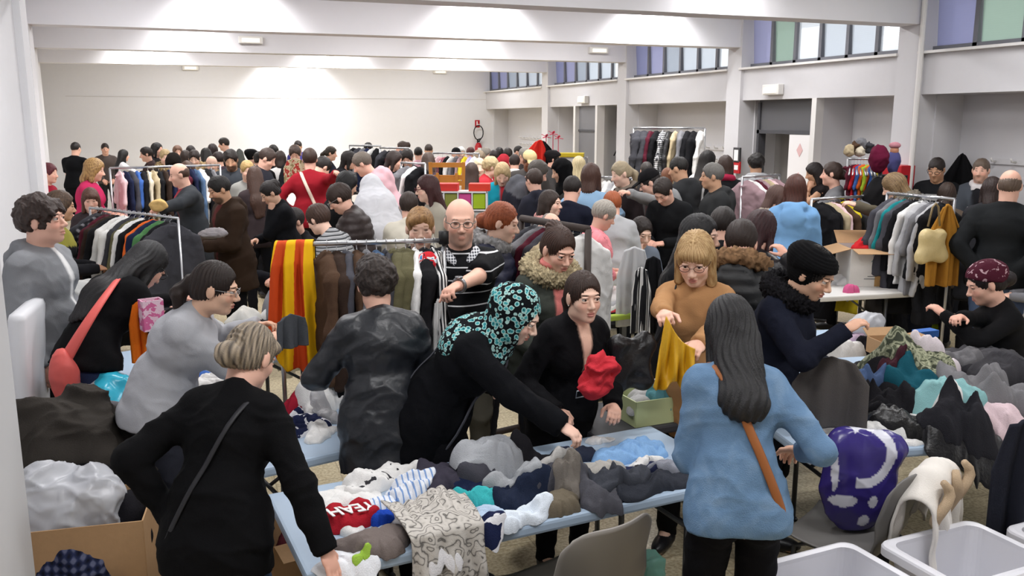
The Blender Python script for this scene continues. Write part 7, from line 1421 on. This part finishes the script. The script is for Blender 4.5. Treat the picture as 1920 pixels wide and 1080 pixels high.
# seated man's table: black clothes, orange toys
q = atz(1250, 470, .76); T12c = np.array([q[0], q[1] + .1]); table('dark table with black clothes and orange toys behind the seated man', T12c, 1.5, .9, -.1, top=mat('dark_tabletop', '#3a3a3e', .5)); p12 = Pile(T12c, 1.5, .9, -.1, res=.016)
for k, (pp, c_, lab) in enumerate((((1235, 440), 'black', 'black clothes in the middle of the dark table'), ((1265, 455), 'dark grey', 'dark grey clothes at the right of the dark table'), ((1225, 430), 'olive', 'olive clothes behind the seated man'), ((1275, 430), 'navy', 'navy garment with blue edge on the dark table'), ((1255, 475), 'white', 'white cap on the dark table'), ((1240, 420), 'green', 'dark green clothes at the back of the dark table'))): p12.add('clothes_bundle', lab, 'clothing', pp, .17, .11, 30 * k, .09, cm(c_), .022, 14)
q = atz(1240, 420, .86)
for (dx, dz, r_, c_) in ((0, 0, .09, '#e8761a'), (.07, .06, .06, '#ef8a22'), (-.06, .05, .06, '#d9b822')): blob('plastic_toy', '%s plastic toy on the dark table' % {'#e8761a': 'big orange', '#ef8a22': 'small orange', '#d9b822': 'yellow'}[c_], 'toy', (q[0] + dx * 1.5, q[1], .80 + dz * 0), (r_, r_, r_), mat('toy_plastic', c_, .35), .02, 20, seed=dz * 50)
hangsheet('translucent_cover', 'pale translucent garment cover held up by the seated man', 1190, 462, 6.6, .26, .62, mat('clear_cover', '#d4d5d8', .3, alpha=.8), 'cover', 2, ang=-.3); hangsheet('striped_dress', 'black and white striped dress beside the garment cover', 1203, 500, 6.4, .14, .5, STN, 'clothing', 3, ang=-.3); hangsheet('black_garment', 'black garment hanging right of the striped dress', 1225, 480, 6.5, .18, .6, cm('black'), 'clothing', 5, ang=-.3)
# white table far centre with toys, boxes and jars
q = atz(945, 400, .80); T8c = np.array([q[0] - .1, q[1] - 2.2]); table('white table with small jars and toys in front of the turquoise jacket', (3.25, 8.35), 1.5, .7, -.05, top=mat('white_tabletop', '#dedcd8', .5)); p13 = Pile(np.array([3.25, 8.35]), 1.5, .7, -.05, res=.016)
rj = random.Random(3); JC = ['#b9352c', '#d0a238', '#3b7f8f', '#c7c4bc', '#7a3a52', '#e1ddd2', '#4d8a4a', '#d06a2a']
for i in range(16):
    u_, v_ = -.65 + (i % 8) * .185 + rj.uniform(-.03, .03), -.22 + (i // 8) * .3; c_ = JC[i % 8]; nm_ = {'#b9352c': 'red', '#d0a238': 'ochre', '#3b7f8f': 'blue', '#c7c4bc': 'pale grey', '#7a3a52': 'plum', '#e1ddd2': 'cream', '#4d8a4a': 'green', '#d06a2a': 'orange'}[c_]; T_ = (3.25 + u_ * .999 + v_ * .05, 8.35 - u_ * .05 + v_, .742)
    if i % 2: t_ = thing('jar', '%s jar in the %s row on the white toy table' % (nm_, 'front' if i < 8 else 'back'), 'jar', T_, 0, 'jars on the white toy table'); MB().lathe([(0, 0), (.04, 0), (.042, .10), (.03, .12), (0, .12)], (0, 0, 0), 12).build('glass', mat('jar_' + nm_, c_, .3), t_, True); MB().lathe([(0, .12), (.034, .12), (.034, .14), (0, .14)], (0, 0, 0), 12).build('lid', mat('white_label', '#eeeeee', .5), t_, True)
    else: tagp(MB().box((T_[0], T_[1], T_[2] + .05), (.15, .12, .10), rotm(0, 0, rj.uniform(-.5, .5)), bev=.008).build('small_box', mat('box_' + nm_, c_, .5)), '%s small box in the %s row on the white toy table' % (nm_, 'front' if i < 8 else 'back'), 'box', 'small boxes on the white toy table')
# wooden folding chair and shelf of coloured boxes
q = atd(838, 304, 9.2); wd = mat('orange_pine', '#c98438', .45, var=.1, bump=.05, bscale=8); t_ = thing('wooden_frame', 'orange pine folding frame standing upright behind the striped man', 'wooden frame', (q[0], q[1], 0), -.35); h_ = q[2]
for sg in (-1, 1): MB().box((sg * .15, 0, h_ / 2), (.035, .03, h_), rotm(0, sg * .03, 0)).build('upright', wd, t_); MB().box((sg * .10, -.03, h_ / 2 - .05), (.03, .025, h_ - .12)).build('inner_upright', wd, t_)
for z in (h_ - .03, h_ - .16, h_ - .22, h_ - .50, .4): MB().box((0, 0, z), (.33, .03, .05)).build('crossbar', wd, t_)
MB().box((0, -.02, h_ - .36), (.20, .012, .40)).build('slats', wd, t_)
q = atd(860, 350, 8.3); t_ = thing('shelf', 'white shelf of grey, pink and green pictured squares behind the striped man', 'shelf', (q[0], q[1], 0), -.38); w5 = mat('white_board', '#e6e4e4', .5); kk = .74; zt_ = 1.53
for z in (zt_ - .34, zt_ - .17, zt_): MB().box((0, 0, z), (.72 * kk, .2, .014)).build('shelf_board', w5, t_)
for x in (-.36, -.18, 0, .18, .36): MB().box((x * kk, 0, zt_ / 2), (.012, .2, zt_ - .02)).build('divider', w5, t_)
for k, (x, z, c_) in enumerate(((-.27, 1.35, '#bfc2c4'), (-.09, 1.35, '#8b8f45'), (.09, 1.35, '#cf4f92'), (.27, 1.35, '#a5c02a'), (-.27, 1.13, '#b7b9bb'), (-.09, 1.13, '#b53f86'), (.09, 1.13, '#5a6560'), (.27, 1.13, '#c9c7c4'))):
    tagp(MB().box((0, 0, 0), (.155 * kk, .17, .14), bev=.004).build('coloured_box', mat('sq_box' + c_, c_, .5)), '%s square box, %s in the %s row of the white shelf' % ({'#bfc2c4': 'silver grey', '#8b8f45': 'olive green', '#cf4f92': 'pink', '#a5c02a': 'lime', '#b7b9bb': 'pale grey', '#b53f86': 'magenta', '#5a6560': 'dark grey green', '#c9c7c4': 'off white'}[c_], ORD[k % 4], 'upper' if k < 4 else 'lower'), 'box', 'boxes in the white shelf')
    o = [o for o in bpy.data.objects if o.name.startswith('coloured_box')][-1]; c_, s_ = math.cos(-.38), math.sin(-.38); z = zt_ - .085 - (.17 if z < 1.2 else 0); x *= kk; o.location = (q[0] + c_ * x, q[1] + s_ * x, z); o.rotation_euler = (0, 0, -.38)
for k, (x, c_) in enumerate(((-.10, '#d03a34'), (.20, '#d7402e'))):
    c2, s2 = math.cos(-.38), math.sin(-.38); o = MB().box((0, 0, 0), (.20, .16, .07), bev=.006).build('red_box', mat('red_card', c_, .5)); o.location = (q[0] + c2 * x, q[1] + s2 * x, zt_ + .043); o.rotation_euler = (0, 0, -.38); tagp(o, ['red box lying on the left of the white shelf top', 'orange red box lying on the right of the white shelf top'][k], 'box')
# pushchair behind the striped man
q = atz(905, 470, .9); t_ = thing('pushchair', 'black pushchair with a blue lining behind the red haired woman', 'pushchair', (1.95, 6.55, 0), -.5)
MB().tube([(-.22, -.3, .95), (-.22, -.38, 1.06), (.22, -.38, 1.06), (.22, -.3, .95)], .016, 8).build('handle', blackm, t_, True)
for sg in (-1, 1):
    MB().tube([(sg * .24, -.32, .97), (sg * .24, .30, .12)], .013, 8).tube([(sg * .24, .1, .62), (sg * .24, -.25, .12)], .013, 8).build('frame', dmetal, t_, True)
    for y in (-.25, .32): MB().lathe([(0, -.02), (.10, -.02), (.11, 0), (.10, .02), (0, .02)], (0, 0, 0), 18, rotm(0, math.pi / 2)).build('wheel', blackm, t_, True).location = (sg * .26, y, .11)
def hoodf(u, v): a = u * math.pi * .95; b_ = .15 + v * math.pi * .45; return np.stack([.22 * np.cos(a), -.05 + .30 * np.cos(b_) * 1.0 * np.sin(a) ** .3, .72 + .36 * np.sin(a) * np.sin(b_ + .25)], 1)
sheet('hood', hoodf, 20, 12, .01, cm('#18191c'), t_)
MB().box((0, 0, .50), (.40, .34, .05), rotm(.25), bev=.02).box((0, -.17, .72), (.40, .05, .46), rotm(-.3), bev=.02).build('seat', cm('#3a8fd0'), t_)
# ================================================================ right racks
A_, B_ = atd(1522, 372, 8.2), atd(1638, 369, 8.6); r5 = Rack('chrome rack behind the cardboard box with black, beige and yellow clothes', A_, B_, (1, 1), .014)
r5.fill([('coat', 'black', 'fabric', 1.6), ('coat', 'black'), ('cardigan', 'beige'), ('jacket', 'pale pink'), ('shirt', 'brown'), ('dress', 'yellow', 'fabric', .9), ('shirt', 'dark grey'), ('jacket', 'light grey'), ('jacket', 'grey'), ('shirt', 'olive')], 'the rack by the blue sweatshirt')
A_, B_ = atd(1664, 362, 7.7), atd(1790, 374, 7.1); r6 = Rack('chrome rack with jackets, cream bag and mustard garment at the right', A_, B_, (1, 1), .014)
r6.fill([('coat', 'charcoal', 'fabric', 1.5), ('jacket', 'grey'), ('jacket', 'teal'), ('jacket', 'charcoal', 'fabric', 1.5), ('coat', 'black', 'fabric', 1.5), ('shirt', 'white'), ('jacket', 'light grey', 'fabric', 1.3), ('shirt', 'grey'), ('jacket', 'light grey'), ('coat', 'black', 'fabric', 1.4)], 'the rack above the cardboard box', .05, .86)
q = np.array(atd(1776, 378, 7.0)); hangsheet('mustard_garment', 'long mustard coloured garment hanging from the right end of the rack', 1778, 382, 6.9, .26, .66, cm('#a5742c'), 'clothing', 2, .03, ang=-.4, tp=.25)
q = atd(1748, 455, 6.9); t_ = blob('cream_bag', 'cream leather handbag hanging by its handles from the rack', 'bag', (q[0], q[1], q[2] - .14), (.12, .05, .12), cm('#d2bd88', 'satin'), .008, 10, seed=2, cut=False, extra=[((sx_ * .10, 0, .03), (.06, .05, .06)) for sx_ in (-1, 1)] + [((sx_ * .07, 0, .20), (.05, .04, .05)) for sx_ in (-1, 1)])
MB().tube([(-.06, 0, .27), (-.03, 0, .42), (.0, 0, .45), (.03, 0, .42), (.06, 0, .27)], .008, 6).build('handle', cm('#8d7a55', 'leather'), t_, True)
A_, B_ = atd(1392, 331, 9.2), atd(1462, 329, 9.5); r7 = Rack('chrome rack of beige and mauve coats before the doorway', A_, B_, (1, 1), .014)
r7.fill([('coat', 'mauve', 'fabric', 1.4), ('coat', 'white', 'fabric', 1.), ('coat', 'burgundy', 'fabric', 1.3), ('coat', 'mauve'), ('jacket', 'beige'), ('jacket', 'pale pink'), ('jacket', 'mauve')], 'the rack before the doorway')
A_, B_ = atd(1188, 240, 12.6), atd(1322, 240, 12.3); r8 = Rack('tall chrome rail of dark coats standing before the alcove', A_, B_, (1, 1), .016, name='clothes_rack')
r8.fill([('coat', 'dark grey', 'fabric', 1.9), ('coat', 'dark grey', 'fabric', 1.8), ('coat', 'burgundy', 'fabric', 1.2), ('coat', 'black', 'fabric', 1.5), ('coat', 'white', pattern('black_white_check_cloth', 'plaid', [(0, '#17171a'), (.5, '#55555a'), (.7, '#dcdcdc')], 12), 1.2), ('coat', 'black', 'leather', 1.3), ('coat', 'beige', 'fabric', 1.), ('coat', 'grey', 'fabric', 1.2), ('coat', 'black', 'fabric', 1.6), ('coat', 'black', 'fabric', 1.6), ('coat', 'white', 'fabric', 1.2)], 'the tall rail before the alcove', .02, .98)
for (a, b, ta, tb, lab, items, wh) in (
    ((1124, 334), (1186, 332), 9.9, 9.7, 'low white rail of pale clothes left of the scarf woman', [('shirt', 'white'), ('jacket', 'white'), ('shirt', 'light grey'), ('shirt', 'white'), ('jacket', 'cream'), ('shirt', 'white')], 'the white rail by the scarf woman'),
    ((655, 273), (714, 273), 14.6, 14.4, 'far chrome rail behind the pink jumper', [('jacket', 'black'), ('jacket', 'charcoal'), ('shirt', 'grey'), ('jacket', 'navy'), ('shirt', 'white'), ('jacket', 'black')], 'the far chrome rail behind the pink jumper'),
    ((712, 278), (768, 277), 13.6, 13.4, 'second far chrome rail with dark jackets left of the brown bob', [('jacket', 'dark grey'), ('jacket', 'black'), ('jacket', 'burgundy'), ('jacket', 'charcoal'), ('jacket', 'black')], 'the second far rail'),
    ((752, 305), (797, 307), 11.0, 10.7, 'low rail before the person in the dark jacket', [('shirt', 'grey'), ('shirt', 'white'), ('shirt', 'black')], 'the low rail by the brown bob'),
    ((812, 288), (898, 287), 12.6, 12.4, 'pale rail of scarves and tops behind the wooden frame', [('shirt', 'pale pink'), ('child_top', 'pink'), ('shirt', 'black'), ('shirt', 'white'), ('shirt', 'grey'), ('shirt', 'mauve'), ('shirt', 'yellow'), ('shirt', 'lilac'), ('shirt', 'white')], 'the pale rail behind the wooden frame')):
    rr_ = Rack(lab, atd(*a, ta), atd(*b, tb), (1, 1), .014); rr_.fill(items, wh)
# toy stand in the alcove at the right: colourful clothes, burgundy umbrella hat, doll
q = atd(1625, 300, 9.0); st = Rack('small stand of bright children clothes beside the burgundy round hat', atd(1590, 300, 8.9), atd(1650, 296, 8.8), (1, 1), .012)
st.fill([('child_top', 'burgundy'), ('child_top', 'red'), ('child_top', 'blue'), ('child_top', 'orange'), ('child_top', 'lime'), ('child_top', 'orange'), ('child_top', 'blue'), ('child_top', 'grey'), ('child_top', 'yellow')], 'the children clothes stand', .05, .95)
for i, (x, y, c_) in enumerate(((1592, 288, 'beige'), (1603, 280, 'brown'), (1615, 275, 'grey'), (1628, 282, 'dark grey'), (1612, 288, 'cream'))): q = atd(x, y, 8.9); blob('soft_toy', '%s soft toy perched on top of the bright children clothes' % c_, 'toy', (q[0], q[1], q[2] - .03), (.05, .05, .06), cm(c_), .02, 40, seed=i, cut=False)
q = atd(1648, 297, 8.5); blob('round_hat', 'round burgundy hat on the dark coat stand by the doll', 'hat', (q[0], q[1], q[2] - .13), (.10, .09, .14), cm('#5c1430'), .010, 20, cut=False)
blob('black_coat', 'black coat on a stand below the burgundy hat', 'clothing', (q[0] + .03, q[1], q[2] - 1.15), (.20, .16, .52), cm('#131214'), .02, 8, cut=False, seed=3)
MB().tube([(q[0] + .03, q[1], 0), (q[0] + .03, q[1], q[2] - .1)], .02, 8).tube([(q[0] - .2, q[1], .02), (q[0] + .26, q[1], .02)], .02, 8).tube([(q[0] + .03, q[1] - .2, .02), (q[0] + .03, q[1] + .2, .02)], .02, 8).build('coat_stand', dmetal, None, True); tagp(bpy.data.objects['coat_stand'], 'metal stand carrying the black coat and burgundy hat', 'coat stand')
q = atd(1677, 285, 8.8); t_ = thing('doll', 'doll in a pink hat and blue clothes propped against the pier', 'doll', (q[0], q[1], q[2] - .2)); blob('head', None, None, (0, 0, .17), (.045, .045, .05), mat('doll_skin', '#b07a60', .5), .003, cut=False, parent=t_); blob('hat', None, None, (0, 0, .235), (.06, .06, .035), cm('#b9808a'), .003, cut=False, parent=t_); blob('dress', None, None, (0, 0, -.02), (.07, .06, .13), cm('#4a4a78'), .01, cut=False, parent=t_)
MB().box((q[0], q[1] + .02, (q[2] - .22) / 2), (.22, .22, q[2] - .24)).build('display_column', mat('black_plastic', '#161617', .5)); tagp(bpy.data.objects['display_column'], 'dark narrow column under the doll', 'column')
hangsheet('black_coat', 'black hooded coat hung on the alcove pegs between two men', 1805, 287, 9.6, .42, .95, cm('#101012'), 'clothing', 2, .03, ang=-.9, tp=.15)
q = atX(1352, 330, WX + .3); blob('hung_bags', 'dark bags hung on the pegs right of the tall rail', 'bag', (WX + .45, q[1], 1.15), (.10, .22, .25), cm('#3b3532'), .03, 12, cut=False)
# carton on the grey edged table
q = atz(1625, 538, .76); T11c = np.array([5.15, 5.95]); table('white edged table carrying the open cardboard box', T11c, 1.25, .55, -.12, z=.77, top=mat('white_tabletop', '#dedcd8', .5)); 
q = atz(1672, 537, .775); bx = carton('open white cardboard box with brown flaps and a red garment inside', (q[0] - .05, q[1] + .22, .772), (.48, .38, .33), math.radians(-22), m=whitecard, inner=kraft, flaps=((1, 98), (1, 50), (1, 105), (1, 60)), tape=True and (0, 0))
g = MB(); 
for k in range(3): g.box((-.07 + .02 * k, -.1955, .07 + .022 * k), (.10 - .02 * k, .002, .004)); g.box((.12, -.1955, .07 + .022 * k), (.10, .002, .004))
g.build('printed_lines', mat('print_ink', '#55555a', .7), bx)
blob('red_garment', 'bright red garment showing at the top of the open box', 'clothing', (q[0] - .05, q[1] + .22, 1.0), (.18, .13, .10), cm('#c4242a'), .022, 20, seed=3)
p14 = Pile(T11c, 1.25, .55, -.12, z=.772)
for nm, lab, pp, a, b, c_ in (('white_clothes', 'white clothes folded left of the open cardboard box', (1590, 520), .16, .12, 'white'), ('grey_clothes', 'pale grey clothes beside the open cardboard box', (1575, 505), .14, .08, '#c9c9c8'), ('pink_cloth', 'small pink cloth at the white table edge', (1598, 537), .07, .04, '#cf5f8c')): p14.add(nm, lab, 'clothing', pp, a, b, 0, .09, cm(c_), .018, 18, zg=.82)
for (x, y, c_, lab) in ((1740, 610, '#a7c21f', 'lime green bag under the racks at the right'), (1672, 590, '#9aa83c', 'lime green bag behind the table legs')): q = atz(x, y, .2); blob('lime_bag', lab, 'bag', (q[0], q[1], 0), (.16, .12, .24), mat('lime_plastic', c_, .5), .02, 9, seed=x)
q = atz(1720, 560, .5); blob('navy_bundle', 'large navy bundle of clothes on the floor beside the white edged table', 'clothing', (q[0], q[1] + .1, 0), (.28, .24, .38), cm('#1a1d28'), .03, 9, seed=5)
# far tables
for (c, L_, Dd, rz, lab, cols, wh) in (((1.95, 9.4), 1.3, .6, .0, 'far table behind the white shawl', ['white', 'black', 'light grey', 'yellow', 'pink', 'dark grey', 'white'], 'the far table behind the white shawl'), ((1.9, 7.75), 1.0, .5, .1, 'table with black and grey clothes left of the pale waistcoat', ['black', 'grey', 'white', 'charcoal', 'white'], 'the table left of the pale waistcoat')):
    table(lab, c, L_, Dd, rz, top=mat('white_tabletop', '#dedcd8', .5)); pp_ = Pile(np.array(c), L_, Dd, rz, res=.02); rr = random.Random(len(lab))
    for k, c_ in enumerate(cols): pp_.add('clothes_bundle', '%s clothes, %s from the left on %s' % (c_, ORD[k], wh), 'clothing', (-L_ / 2 + (k + .6) * L_ / (len(cols) + .3), rr.uniform(-.1, .12)), .15, .10, rr.uniform(-40, 40), .10, cm(c_), .024, 13, px=False)
# flower lamps, yellow topped shelf and red garment at the far pier
q = atd(1050, 300, 13.6); t_ = thing('shelf', 'tall metal shelf with yellow and white boxes by the far pier', 'shelf', (q[0], q[1], 0), -.5); 
for z in (.9, 1.15, 1.40, 1.62): MB().box((0, 0, z), (.85, .3, .02)).build('shelf_board', metal, t_)
for sx in (-1, 1):
    for sy in (-1, 1): MB().box((sx * .41, sy * .14, .82), (.02, .02, 1.64)).build('post', metal, t_)
rb = random.Random(5); c2, s2 = math.cos(-.5), math.sin(-.5)
for i in range(14):
    z = (.91, 1.16, 1.41)[i % 3]; x = -.34 + (i // 3) * .155; c_ = ['#c9b32c', '#dfe3e6', '#3f6f9c', '#2a2a2e', '#9c9c36', '#c7c7c2'][i % 6]; nm_ = ['yellow', 'white', 'blue', 'black', 'olive', 'pale grey'][i % 6]; hh = rb.uniform(.08, .18)
    o = MB().box((0, 0, hh / 2), (.13, .2, hh), bev=.004).build('game_box', mat('gb' + c_, c_, .5)); o.location = (q[0] + c2 * x, q[1] + s2 * x, z); o.rotation_euler = (0, 0, -.5); tagp(o, '%s box, %s from the left on the %s board of the metal shelf' % (nm_, ORD[i // 3], ['lowest', 'middle', 'top'][i % 3]), 'box', 'boxes on the metal shelf')
o = MB().box((0, 0, 0), (.5, .28, .06), bev=.004).build('yellow_box', mat('gb#c9b32c', '#c9b32c', .5)); o.location = (q[0] + c2 * .12, q[1] + s2 * .12, 1.663); o.rotation_euler = (0, 0, -.5); tagp(o, 'flat yellow box lying on top of the metal shelf', 'box')
for i, (x, y) in enumerate(((1024, 257), (1037, 251), (1047, 259))):
    q2 = atd(x, y, 13.5); f = MB()
    for k in range(7): a = k * 2 * math.pi / 7; f.prism([(0, 0), (.05, .022), (.085, 0), (.05, -.022)], .008, rotm(0, -.5, a) if k % 2 else rotm(0, .2, a), tuple(q2))
    f.tube([tuple(q2), (q2[0], q2[1], 1.69)], .006, 6); tagp(f.build('paper_flower', mat('pink_paper', '#c53a5c', .6)), 'pink paper flower on a stem, %s of three above the shelf' % ['leftmost', 'middle', 'rightmost'][i], 'flower', 'paper flowers above the shelf')
q = atd(1010, 278, 12.9); hangsheet('red_black_jacket', 'bright red jacket with a black side hanging beside the metal shelf', 1013, 262, 12.9, .34, .36, attr_mat('woven_cloth'), 'clothing', 2, .03, colfn=lambda u, v: np.where((u > .72)[:, None], np.array([lin('#1a1a1c')]), np.array([lin('#d8352c')])), ang=-.3, tp=.4)
# held garments
q = atd(398, 438, 7.35); blob('folded_garment', 'grey and pink clothes held in the bearded man\'s hands', 'clothing', (q[0], q[1], q[2] - .04), (.13, .09, .045), cm('#8f8a8c'), .02, 20, cut=False); q = atd(556, 300, 11.9); hangsheet('red_print_garment', 'red and cream printed garment held up in the crowd', 552, 296, 12.3, .34, .36, pattern('red_cream_print', 'noise', [(0, '#b5403a'), (.45, '#d9c7a8'), (.6, '#9c8a62')], 14), 'clothing', 3, ang=.3)
q = atd(296, 386, 8.5); blob('cream_garment', 'cream and orange cloth held by the balding man on the left', 'clothing', (q[0], q[1], q[2] - .05), (.09, .06, .06), cm('#dcb878'), .02, 20, cut=False)
